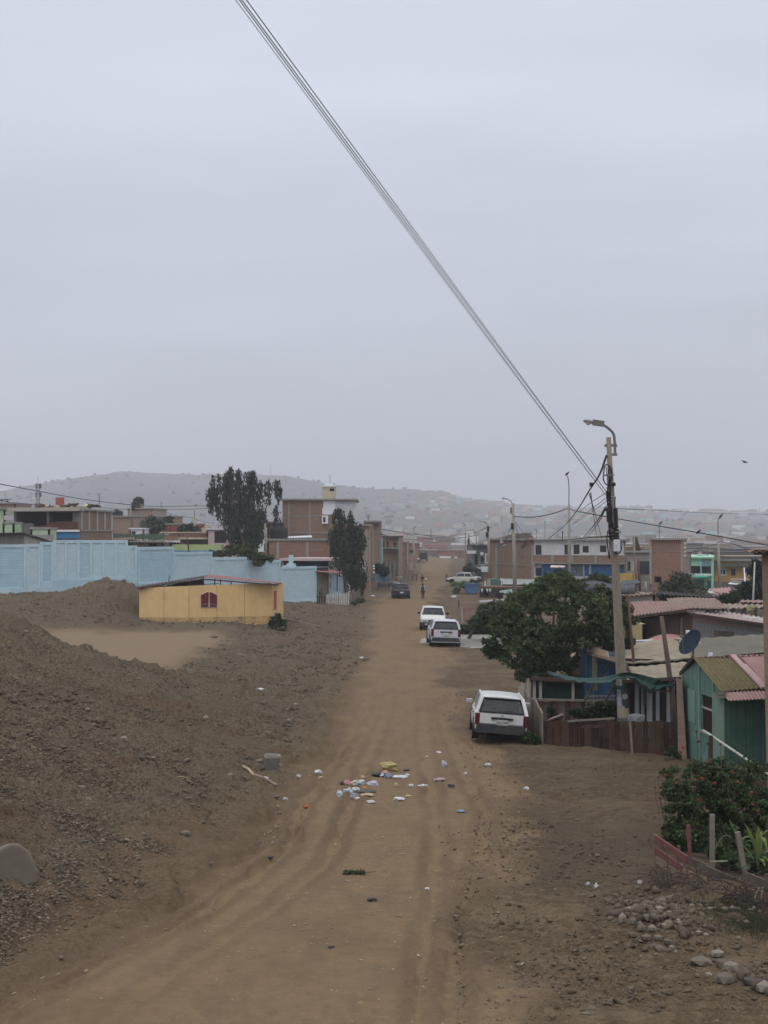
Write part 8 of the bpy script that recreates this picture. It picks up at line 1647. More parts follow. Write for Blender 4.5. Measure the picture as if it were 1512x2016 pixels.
# ---- low plank fence round the foreground garden
def garden_fence():
 t = thing('garden_fence', 'low broken plank fence, red at the corner, around the foreground bush', 'fence', tuple(P(1400, 1740, 28)))
 RP = plain('faded_red_plank', (.17, .062, .052), var=.25, scale=5, grime=(.12, .085, .07), gamt=.6, streak=.3); TP = plain('tan_plank', (.20, .155, .105), var=.25, scale=5, grime=(.11, .085, .065), gamt=.5); GP = plain('grey_brown_plank', (.115, .088, .065), var=.3, scale=5, grime=(.07, .055, .045), gamt=.6); OP = plain('orange_tan_plank', (.25, .15, .09), var=.25, scale=5, grime=(.12, .09, .07), gamt=.5)
 def pl(x0, y0, x1, y1, D0, D1, h, mat, nm='plank'):
  a, b = P(x0, y0, D0), P(x1, y1, D1); m = MB(); m.bar(a, b, .035, h); build(nm, m, mat, t)
 pl(1290, 1650, 1353, 1692, 29.2, 28.0, .13, RP); pl(1290, 1674, 1352, 1716, 29.2, 28.0, .13, RP); pl(1291, 1692, 1340, 1724, 29.2, 28.2, .13, TP)
 pl(1352, 1693, 1395, 1710, 28.05, 27.6, .14, GP); pl(1385, 1710, 1460, 1742, 27.6, 26.9, .15, GP); pl(1345, 1716, 1400, 1740, 28.0, 27.3, .13, OP); pl(1395, 1738, 1425, 1750, 27.3, 27.0, .12, OP)
 pl(1462, 1722, 1510, 1742, 27.0, 26.3, .15, GP); pl(1508, 1738, 1600, 1775, 26.3, 25.3, .15, GP); pl(1440, 1752, 1530, 1770, 26.8, 26.0, .17, OP); pl(1336, 1726, 1378, 1746, 28.2, 27.6, .10, plain('purple_grey_plank', (.12, .08, .08)))
 pl(1350, 1683, 1440, 1690, 30.2, 29.8, .05, GP, 'rail'); pl(1312, 1679, 1352, 1686, 30.4, 30.2, .05, GP, 'rail'); pl(1398, 1696, 1432, 1695, 28.6, 28.4, .02, plain('pale_stick', (.32, .29, .2)), 'rail')
 for x, y0, y1, D, w_, mt in ((1291, 1643, 1725, 29.25, .07, TP), (1355, 1624, 1700, 29.0, .07, RP), (1402, 1603, 1712, 28.8, .09, GPOLE), (1452, 1638, 1760, 27.6, .09, GPOLE), (1336, 1665, 1700, 28.9, .06, GP), (1510, 1720, 1790, 26.2, .06, GP)):
  m = MB(); dx = 4 if x == 1355 else (22 if x == 1452 else 0); m.bar(P(x + dx, y1, D), P(x, y0, D), w_, w_ * .8); build('post', m, mt, t)
garden_fence()
# ---- heap of brushwood
def brush():
 r = random.Random(12); m = MB(); 
 for k in range(230):
  x = r.uniform(1285, 1530); f = (x - 1285) / 240; y = r.gauss(1755 + 26 * f, 16); D = 27.2 - 1.6 * f + r.uniform(-.5, .5); c = P(x, y, D); a = r.uniform(0, 6.28); ln = r.uniform(.15, .62); d = Vector((math.cos(a), math.sin(a) * .7, r.uniform(-.25, .45))) * ln
  c.z = max(.05, c.z); mid = c + d * .5 + Vector((0, 0, r.uniform(.0, .14))); m.tube(curve([c, mid, c + d], 2), r.uniform(.004, .011), 4)
 for k in range(34):
  x = r.uniform(1300, 1480); c = P(x, 1765 + (x - 1300) * .1, 26.9); a = r.uniform(-.4, .6); h = r.uniform(.3, .75); m.tube(curve([c, c + Vector((a * .5, .1, h * .8)), c + Vector((a * 1.3, .1, h)), c + Vector((a * 2.0, .0, h * .75))], 4), r.uniform(.004, .008), 4)
 tag(build('brushwood', m, plain('dry_twigs', (.055, .04, .032), var=.35, scale=6, bumps=0)), 'tangled heap of dark dry brushwood against the garden fence', 'brushwood', kind='stuff')
 m = MB()
 for k, (x0, y0, x1, y1) in enumerate(((1484, 1772, 1494, 1748), (1498, 1770, 1502, 1746), (1482, 1806, 1480, 1784), (1470, 1600, 1502, 1608), (1400, 1640, 1415, 1680))): pass
 for k, (x0, y0, x1, y1) in enumerate(((1484, 1772, 1494, 1748), (1498, 1770, 1502, 1746), (1481, 1808, 1482, 1784))):
  m = MB(); m.tube([P(x0, y0, 25.8), P(x1, y1, 25.8)], .012, 5); tag(build('pale_stick', m, plain('pale_stick', (.32, .29, .2))), ('left of two pale upright sticks in the brushwood', 'right of two pale upright sticks in the brushwood', 'short pale stick standing in front of the brushwood')[k], 'stick')
 m = MB(); m.tube(curve([P(1405, 1676, 28.6), P(1420, 1650, 28.6), P(1432, 1645, 28.6), P(1440, 1650, 28.6)], 4), .008, 5); m2 = tag(build('bare_branch', m, plain('grey_twig', (.17, .14, .12), bumps=0)), 'bare curved grey branch rising between the garden fence posts', 'branch')
brush()
# ---- grass patch
def grass():
 r = np.random.default_rng(5); n = 9000; X = []; 
 xs = r.normal(1470, 52, n); ys = 1816 + r.normal(0, 15, n) + (xs - 1470) * .05; D = (EYE) * 3000 / (ys - 1050) ; x = (xs - 756) / 3000 * D; z = gz(x, D)
 h = .03 + .06 * r.random(n); a = r.random(n) * 6.28; dx = np.cos(a) * .008; dy = np.sin(a) * .008; lx = r.normal(size=n) * .025; ly = r.normal(size=n) * .02
 V = np.stack([np.stack([x - dx, D - dy, z], 1), np.stack([x + dx, D + dy, z], 1), np.stack([x + lx, D + ly, z + h], 1)], 1).reshape(-1, 3)
 me = mesh_np('grass_blades', V, np.arange(3 * n).reshape(n, 3)); tag(link('grass', me, leafm('grass_blades', [(.045, .058, .025), (.08, .09, .04), (.06, .05, .03)], .2)), 'thin patch of low green grass in front of the brushwood', 'grass', kind='stuff')
grass()
# ================================================================ STONES, CLODS, LITTER
def ico(sub=1):
 bm = bmesh.new(); bmesh.ops.create_icosphere(bm, subdivisions=sub, radius=.5); V = np.array([v.co[:] for v in bm.verts]); F_ = np.array([[v.index for v in f.verts] for f in bm.faces]); bm.free(); return V, F_
def scatter(name, X, Y, S, mat, label, seed, flat=.55, sub=1, elong=1.0, sink=.2, cat=None):
 r = np.random.default_rng(seed); V, F_ = ico(sub); n = len(X); k = len(V)
 Z = gz(X, Y); sc3 = np.stack([S * r.uniform(.7, 1.5 * elong, n), S * r.uniform(.7, 1.3, n), S * r.uniform(.35, .9, n) * flat / .55], 1)
 J = 1 + r.uniform(-.38, .38, (n, k, 1)); P_ = V[None] * J * sc3[:, None, :]; a = r.random(n) * 6.28; c, s_ = np.cos(a)[:, None], np.sin(a)[:, None]
 x = P_[:, :, 0] * c - P_[:, :, 1] * s_; y = P_[:, :, 0] * s_ + P_[:, :, 1] * c; tl = r.normal(size=(n, 1)) * .3; z = P_[:, :, 2] + x * tl
 W_ = np.stack([x + X[:, None], y + Y[:, None], z + (Z + S * sink)[:, None]], -1).reshape(-1, 3); FF = (F_[None] + (np.arange(n) * k)[:, None, None]).reshape(-1, 3)
 me = mesh_np(name, W_, FF); return tag(link(name, me, mat), label, cat or name.replace('_', ' '), kind='stuff')
def islandmat(name, cols, rough=.95):
 m, nt, b = newmat(name); g = nd(nt, 'ShaderNodeNewGeometry'); k = len(cols); cc = ramp(nt, g.outputs['Random Per Island'], [(i / (k - 1), c4(c)) for i, c in enumerate(cols)])
 n = noise(nt, uvsrc(nt, True), 30, 3, .6); cc = mixc(nt, ramp(nt, n, [(.3, G(.0)), (.7, G(.35))]), cc, (.05, .04, .03, 1)); nt.links.new(cc, b.inputs['Base Color']); b.inputs['Roughness'].default_value = rough; b.inputs['Specular IOR Level'].default_value = .15; return m
CLODM = islandmat('clod_earth', [(.10, .076, .053), (.155, .117, .075), (.125, .092, .058), (.19, .148, .097), (.135, .092, .06), (.23, .185, .135), (.105, .09, .068)])
def bankpts(n, seed, y0, y1, pw=1.0):
 r = np.random.default_rng(seed); u = r.random(n); Y = y0 * (y1 / y0) ** u; X = -.27 * Y + r.random(n) * (XL(Y) + .27 * Y - .1 - np.where(Y < 38, 2.6, 1.2) * r.random(n) ** .6); return X, Y, r
X, Y, r = bankpts(30000, 1, 20, 62); S = np.exp(r.normal(-3.55, .72, 30000)); scatter('earth_clods', X, Y, np.clip(S, .014, .2) * (.5 + .5 * sstep(24, 40, Y)), CLODM, 'countless brown clods and stones on the near dirt bank', 2)
X, Y, r = bankpts(12000, 3, 58, 128); ok = ~((Y > 63) & (Y < 92) & (X < -8.8)) & ~((Y > 97) & (Y < 106) & (X < -6.8) & (X > -17)); X, Y = X[ok], Y[ok]; S = np.exp(r.normal(-2.7, .5, len(X))); scatter('earth_clods', X, Y, np.clip(S, .03, .3), CLODM, 'clods and tufts on the rough ground around the yellow hut', 4)
CHIPM = islandmat('bank_chips', [(.05, .038, .028), (.27, .22, .16), (.12, .09, .064), (.34, .285, .21), (.07, .053, .038), (.19, .15, .108), (.16, .105, .07)])
X, Y, r = bankpts(52000, 71, 20, 66); scatter('bank_chips', X, Y, np.clip(np.exp(r.normal(-3.75, .5, len(X))), .012, .07), CHIPM, 'fine light and dark chips littering the near dirt bank', 72, flat=.35, elong=1.8)
X, Y, r = bankpts(16000, 73, 60, 125); ok = ~((Y > 63) & (Y < 92) & (X < -8.8)); X, Y = X[ok], Y[ok]; scatter('bank_chips', X, Y, np.clip(np.exp(r.normal(-3.0, .4, len(X))), .02, .1), CHIPM, 'fine chips and dry tufts around the hut plain', 74, flat=.35, elong=1.8)
PEBM = islandmat('pebble_straw', [(.115, .085, .056), (.165, .128, .086), (.085, .062, .041), (.22, .175, .12), (.10, .072, .047), (.14, .106, .07)])
r = np.random.default_rng(9); n = 16000; Y = 18.5 * (90 / 18.5) ** r.random(n); X = XR(Y) - .3 + r.random(n) ** 1.1 * np.maximum(1, .262 * Y - XR(Y)); ok = ~((Y > 43.5) & (X > 4.2)); X, Y = X[ok], Y[ok]; scatter('pebbles', X, Y, np.clip(np.exp(r.normal(-3.9, .55, len(X))), .010, .09), PEBM, 'pebbles and crumbs of earth on the right side ground', 10)
STRAWM = islandmat('straw_flecks', [(.36, .30, .21), (.48, .41, .30), (.26, .20, .14), (.52, .47, .37)])
r = np.random.default_rng(13); n = 1500; Y = 18.3 * (42 / 18.3) ** (r.random(n) ** 1.3); X = XL(Y) + r.random(n) * (XR(Y) - XL(Y) + 1.0); scatter('straw_flecks', X, Y, np.clip(np.exp(r.normal(-3.9, .4, n)), .010, .05), STRAWM, 'pale straw flecks and small chips on the dirt track', 14, flat=.18, elong=2.6, sink=.1)
r = np.random.default_rng(17); n = 2600; Y = 18.5 * (34 / 18.5) ** r.random(n); X = np.clip(r.normal(3.4, 1.2, n), 1.2, 7) ; scatter('pebbles', X, Y, np.clip(np.exp(r.normal(-3.5, .55, n)), .012, .1), PEBM, 'small stones strewn over the right foreground dirt', 18)
# ---- single rocks
def rockmat(i): return [plain('grey_rock', (.15, .125, .093), var=.2, scale=6, grime=(.14, .115, .09), gamt=.6, bumps=.5), plain('pale_rubble', (.24, .205, .16), var=.15, scale=6, grime=(.15, .12, .09), gamt=.5, bumps=.4), plain('brown_rock', (.12, .088, .063), var=.25, scale=6, bumps=.5), plain('dark_rock', (.085, .07, .062), var=.25, scale=6, bumps=.5)][i % 4]
def rk(x, y, wpx, hpx, mi, label, name='rock', seed=None, grp=None, sub=1, dz=0, cat='rock'):
 p = onground(x, y); s = p.y / FPX; m = MB(); m.rock((p.x, p.y, p.z + hpx * s * .32 + dz), (wpx * s, wpx * s * .8, hpx * s * 1.05), seed if seed is not None else int(x + y), sub, random.Random(int(x)).uniform(-.4, .4), .24); return tag(build(name, m, rockmat(mi)), label, cat, grp)
p = onground(40, 1722); m = MB()
m.prism([P(x, y, p.y) for x, y in ((-14, 1700), (-6, 1679), (6, 1668), (24, 1659), (40, 1662), (58, 1677), (70, 1697), (76, 1716), (74, 1740), (40, 1750), (-14, 1745))], (-.22, .55, -.12)); tag(build('boulder', m, plain('smooth_grey_boulder', (.175, .145, .112), var=.12, scale=4, grime=(.12, .10, .08), gamt=.5, bumps=.3, bscale=9), bevel=.05), 'large smooth grey boulder at the left edge of the near bank', 'rock')
p = onground(535, 1519); s = p.y / FPX; m = MB(); m.cbox((p.x, p.y, p.z + .19), (27 * s, 22 * s, 40 * s), .25, .08, .05); tag(build('concrete_block', m, plain('grey_block', (.15, .14, .12), var=.2, scale=6, grime=(.09, .08, .065), gamt=.6), bevel=.03), 'upright grey stone block at the left edge of the track', 'block')
m = MB(); m.cbox((p.x + .02, p.y, p.z + .40), (31 * s, 24 * s, 5 * s), .25); tag(build('flat_stone', m, plain('pale_slab_stone', (.30, .265, .21)), bevel=.01), 'flat pale slab lying on top of the grey stone block', 'stone')
rk(12, 1230, 22, 13, 3, 'dark reddish stone on the crest of the left bank'); rk(58, 1240, 8, 5, 3, 'small dark stone on the bank crest right of the reddish one'); rk(130, 1277, 12, 6, 3, 'dark flat clod halfway down the bank crest'); rk(183, 1292, 5, 4, 3, 'tiny dark stone low on the bank crest')
rk(245, 1447, 19, 15, 1, 'pale squarish stone midway up the left bank'); rk(276, 1492, 17, 13, 3, 'dark brown stone below the pale squarish one on the bank'); rk(430, 1512, 12, 8, 3, 'dark reddish clod low on the bank, left of the grey block'); rk(520, 1360, 0 + 4, 3, 1, 'small pale pebble high on the bank near the white plastic'); rk(472, 1295, 26, 10, 0, 'long grey stone lying near the top of the bank'); rk(421, 1256, 15, 6, 2, 'brown stone on the pale plaza edge'); rk(160, 1540, 26, 10, 0, 'long pale grey stone lying on the left bank'); rk(440, 1500, 10, 7, 2, 'small brown stone beside the dark clod on the bank'); rk(575, 1490, 26, 7, 2, 'flat brown slab right of the grey stone block'); rk(533, 1692, 14, 11, 3, 'dark clod at the lower left edge of the track'); rk(365, 1645, 26, 14, 0, 'jagged grey stone on the lower left bank'); rk(80, 1372, 26, 7, 3, 'dark charred lump high on the left bank'); rk(250, 1655, 14, 8, 1, 'pale stone near the lower left bank edge'); rk(290, 1608, 13, 9, 1, 'whitish stone above the pale one on the lower bank')
r = random.Random(33); GR = 'loose stones on the dirt bank'
for k in range(46):
 x = r.uniform(10, 640); y = r.uniform(1320, 1720)
 if x > 760 - (y - 1300) * .45 - 60: continue
 rk(x, y, r.uniform(8, 17), r.uniform(4, 9), r.choice([0, 2, 2, 1]), 'one of the loose stones scattered over the left dirt bank', seed=k, grp=GR, sub=1)
# rubble right foreground
GR = 'rubble stones in the right foreground'
sp = [(1218, 1790, 26, 18, 0), (1240, 1795, 30, 16, 1), (1262, 1792, 34, 18, 0), (1282, 1788, 30, 22, 2), (1300, 1795, 26, 16, 1), (1225, 1815, 26, 24, 1), (1248, 1818, 26, 18, 0), (1275, 1812, 28, 20, 0), (1297, 1812, 24, 18, 2), (1310, 1826, 22, 15, 1), (1262, 1830, 26, 18, 0), (1285, 1832, 24, 18, 1), (1245, 1842, 26, 14, 2), (1272, 1850, 30, 20, 0), (1296, 1848, 24, 16, 0), (1315, 1858, 26, 20, 2), (1300, 1872, 30, 18, 0), (1322, 1868, 16, 14, 1), (1285, 1866, 26, 14, 2), (1330, 1876, 12, 9, 1), (1210, 1805, 16, 14, 3), (1200, 1802, 20, 12, 3), (1318, 1800, 18, 12, 1), (1335, 1815, 13, 9, 1), (1338, 1796, 12, 9, 0)]
for k, (x, y, a, b, c) in enumerate(sp): rk(x, y, a * .8, b * .85, c, 'one of the broken grey stones in the rubble heap before the brushwood', seed=200 + k, grp=GR, sub=1)
GR2 = 'rocks at the right edge of the foreground'
for k, (x, y, a, b, c, lb_) in enumerate(((1414, 1884, 34, 20, 1, 'pale flat rock at the top of the right edge rock group'), (1380, 1898, 52, 18, 0, 'long low grey rock at the left of the right edge group'), (1424, 1906, 34, 26, 2, 'brown rock behind the pale round one at the right edge'), (1437, 1912, 32, 26, 1, 'pale rounded rock in the middle of the right edge group'), (1428, 1934, 44, 26, 0, 'grey broad rock below the pale rounded one'), (1462, 1928, 34, 28, 2, 'brown pointed rock right of the grey broad one'), (1482, 1940, 40, 22, 3, 'dark low rock next to the photo edge'), (1505, 1952, 38, 26, 1, 'big pale rock cut by the right photo edge'), (1397, 1925, 18, 14, 1, 'small pale rock at the lower left of the right edge group'), (1375, 1838, 16, 9, 1, 'small white flat stone between the rubble and the grass'), (1390, 1843, 13, 9, 1, 'second small white stone right by the grass'), (1338, 1820, 14, 9, 1, 'pale stone right of the rubble heap'), (1154, 2002, 22, 14, 0, 'round grey stone at the bottom edge right of centre'), (1165, 1990, 20, 12, 0, 'grey stone just above the round one at the bottom edge'))):
 rk(x, y, a, b, c, lb_, seed=300 + k)
r = random.Random(35)
for k in range(26): rk(r.uniform(1290, 1500), r.uniform(1772, 1800), r.uniform(9, 18), r.uniform(6, 12), r.choice([0, 2, 3, 1]), 'one of the small stones under the brushwood', seed=400 + k, grp='small stones under the brushwood', sub=1)
# ---- litter
def crumple(name, x, y, wpx, hpx, mat, label, seed=0, cat='litter', grp=None):
 p = onground(x, y); s = p.y / FPX; m = MB(); m.rock((p.x, p.y, p.z + hpx * s * .42), (wpx * s, wpx * s * .7, hpx * s * 1.15), seed + int(x), 2, random.Random(int(x) + seed).uniform(-.5, .5), .34); return tag(build(name, m, mat), label, cat, grp)
LW = plain('white_plastic', (.56, .56, .55), var=.1, rough=.5, grime=(.35, .31, .26), gamt=.4); LB = plain('pale_blue_plastic', (.40, .46, .48), var=.15, rough=.5); LL = plain('lilac_plastic', (.46, .44, .50), var=.1); LY = plain('yellow_sack', (.36, .31, .13), var=.2, grime=(.2, .15, .08), gamt=.5); LP = plain('pink_plastic', (.50, .25, .24), var=.2); LK = plain('black_plastic_bag', (.025, .024, .024), var=.3, rough=.5); LBL = plain('blue_plastic', (.20, .24, .36), var=.2); LO = plain('orange_scrap', (.45, .20, .06), var=.2); LC = plain('cardboard', (.45, .35, .20), var=.15); LG = plain('green_twig_leaf', (.03, .055, .02), var=.3)
for a in ((('yellow_sack', 766, 1517, 34, 17, LY, 'yellow sack lying at the back of the litter on the track')), ('black_bag', 745, 1528, 30, 7, LK, 'flat black bag in front of the yellow sack'), ('pink_wrapper', 757, 1524, 14, 7, LP, 'pink wrapper beside the yellow sack'), ('blue_wrapper', 765, 1531, 17, 8, LBL, 'blue wrapper in front of the pink one'), ('paper', 788, 1531, 28, 5, LW, 'crinkled white paper right of the blue wrapper'), ('paper', 802, 1528, 9, 5, LW, 'small white scrap at the right end of the yellow sack row'), ('dark_rag', 800, 1517, 14, 3, LK, 'dark rag at the right of the yellow sack'), ('paper', 752, 1529, 10, 6, LW, 'white scrap left of the blue wrapper'),
          ('dark_bag', 674, 1546, 11, 8, LK, 'dark bag at the left end of the upper litter row'), ('pink_bag', 683, 1547, 13, 12, LP, 'pink ringed bag in the upper litter row'), ('plastic_bag', 698, 1546, 18, 10, plain('cream_plastic', (.48, .45, .38)), 'cream crumpled bag in the upper litter row'), ('plastic_bag', 712, 1546, 16, 11, LB, 'pale blue crumpled bag in the upper litter row'), ('plastic_bag', 734, 1547, 24, 9, LL, 'lilac white bag at the right end of the upper litter row'),
          ('bottle', 669, 1570, 14, 13, LB, 'pale bottle shaped bag at the lower left of the litter'), ('plastic_bag', 685, 1562, 20, 11, LB, 'big pale bag in the lower litter row'), ('plastic_bag', 700, 1558, 15, 9, LW, 'white bag right of the big pale bag'), ('plastic_bag', 697, 1569, 16, 8, plain('grey_plastic', (.30, .30, .33)), 'grey bag below the white one'), ('orange_peel', 718, 1554, 12, 6, LO, 'orange scrap at the right of the lower litter row'), ('black_strip', 722, 1561, 34, 5, LK, 'long black strip in the lower litter row'), ('cardboard', 722, 1569, 25, 7, LC, 'tan cardboard piece in the lower litter row'), ('orange_scrap', 677, 1569, 9, 5, LO, 'small orange scrap by the bottle shaped bag'), ('paper', 703, 1573, 12, 4, LW, 'small white sliver under the grey bag'), ('paper', 730, 1581, 16, 6, LW, 'white scrap below the cardboard piece'), ('paper', 713, 1582, 9, 3, LC, 'tan sliver left of the white scrap'),
          ('plastic_bag', 785, 1576, 20, 7, LW, 'bright white packet right of the litter rows'), ('paper', 780, 1548, 9, 7, LC, 'small beige crumple right of the upper row'), ('paper', 810, 1548, 10, 5, LW, 'small whitish scrap midway along the track'), ('paper', 832, 1548, 17, 4, LW, 'thin whitish strip on the track'), ('paper', 715, 1532, 9, 5, LC, 'beige scrap above the upper litter row'), ('paper', 803, 1568, 12, 3, LC, 'thin tan strip above the bright packet'),
          ('paper', 627, 1523, 18, 7, LW, 'white paper at the left side of the track'), ('paper', 588, 1530, 10, 5, LW, 'small white scrap left of the white paper'), ('paper', 523, 1535, 14, 6, LW, 'white packet near the bank foot'), ('paper', 631, 1533, 10, 5, LC, 'beige scrap under the white paper'), ('paper', 562, 1574, 9, 4, LW, 'small white scrap on the lower bank foot'), ('red_scrap', 604, 1591, 19, 6, plain('red_scrap', (.35, .08, .04), var=.3), 'red orange scrap at the left of the track'), ('plastic_bag', 874, 1510, 10, 13, LL, 'oval whitish bag standing on the right of the track'), ('paper', 864, 1484, 12, 5, LW, 'white scrap above the oval bag'), ('paper', 840, 1491, 6, 3, LW, 'tiny white scrap left of the oval bag'), ('pink_scraps', 866, 1537, 24, 6, plain('pink_scraps', (.42, .27, .30), var=.4, scale=20), 'pink speckled scraps right of the litter'), ('black_scrap', 888, 1549, 14, 5, LK, 'black scrap right of the pink ones'), ('blue_scrap', 908, 1599, 17, 5, LBL, 'blue scrap on the right of the track'), ('paper', 916, 1524, 6, 4, LW, 'tiny cream scrap right of the oval bag'), ('paper', 961, 1508, 12, 6, LW, 'white torn paper below the parked wagon'), ('paper', 1036, 1555, 12, 6, LW, 'white scrap on the bare ground right of the track'), ('paper', 512, 1362, 22, 7, LW, 'white plastic piece high on the left bank'), ('paper', 1174, 1748, 8, 9, LW, 'right one of two white scraps near the rubble'), ('paper', 1157, 1743, 8, 7, LL, 'left one of two white scraps near the rubble'), ('paper', 1260, 1740, 9, 7, LW, 'white stone like scrap left of the brushwood'), ('black_leaf', 733, 1773, 18, 5, LK, 'dark leaf like scrap on the near track'), ('paper', 788, 1530 + 0, 5, 3, LW, None), ('paper', 841, 1750, 12, 3, LW, 'thin white sliver on the near track'), ('dark_scrap', 652, 1866, 14, 4, LK, 'dark chip near the bottom of the track'), ('paper', 712, 1298, 10, 5, LW, 'white scrap by the sticks at the left track edge'), ('paper', 930, 1176, 12, 4, LW, None), ('paper', 893, 1177, 11, 5, LW, 'white heap on the verge left of the blue skip')):
 if a[6] is None: continue
 crumple(*a)
m = MB(); r = random.Random(2)
p = onground(690, 1720)
t = thing('green_twig', 'green leafy twig lying on the near track', 'twig', tuple(p)); m = MB(); m.tube([P(672, 1722, p.y), P(695, 1719, p.y), P(740, 1716, p.y)], .008, 5); build('stem', m, BARK, t)
C = np.array([tuple(P(r.uniform(676, 718), r.uniform(1714, 1723), p.y + r.uniform(-.1, .1))) for _ in range(150)]); leaves('leaves', C, None, .035, LEAFM, t, 2.2, seed=3)
for k, (x0, y0, x1, y1, w_, mt, lb_) in enumerate(((478, 1512, 500, 1530, .07, LC, 'tan stick end lying on the bank foot'), (498, 1528, 545, 1550, .06, plain('pinkish_stick', (.30, .20, .16)), 'long pinkish stick lying on the bank foot'), (690, 1287, 726, 1300, .07, WPOLE, 'dark pole lying at the left track edge near the top'), (560, 1220, 632, 1236, .12, GPOLE, 'long pole lying on the ground right of the yellow hut'), (700, 1296, 716, 1299, .05, LC, 'short tan stick beside the dark pole'), (340, 1534, 376, 1536, .02, LC, 'thin pale straw lying high on the bank'), (1440, 1476 + 30, 1448, 1508, .03, LC, None), (840, 1186, 876, 1193, .09, WPOLE, 'dark branch lying behind the white cars'))):
 if lb_ is None: continue
 a, b = onground(x0, y0), onground(x1, y1); m = MB(); m.tube([a + Vector((0, 0, .05)), a.lerp(b, .5) + Vector((0, 0, .09)), b + Vector((0, 0, .05))], w_ * .5, 6); tag(build('stick', m, mt), lb_, 'stick')
r = np.random.default_rng(23); n = 900; t_ = r.random(n); X = np.where(t_ < .6, r.normal(4.55, .42, n), r.normal(5.85, .42, n)); Y = np.where(t_ < .6, r.normal(24.9, .8, n), r.normal(22.3, .5, n)) - (X - 5) * .4
scatter('rubble_chips', X, Y, np.clip(np.exp(r.normal(-2.9, .5, n)), .02, .16), islandmat('rubble', [(.10, .078, .053), (.165, .132, .093), (.125, .095, .063), (.20, .165, .118), (.075, .056, .038)]), 'small broken chips among the right foreground rubble', 24, flat=.7, sink=.3)
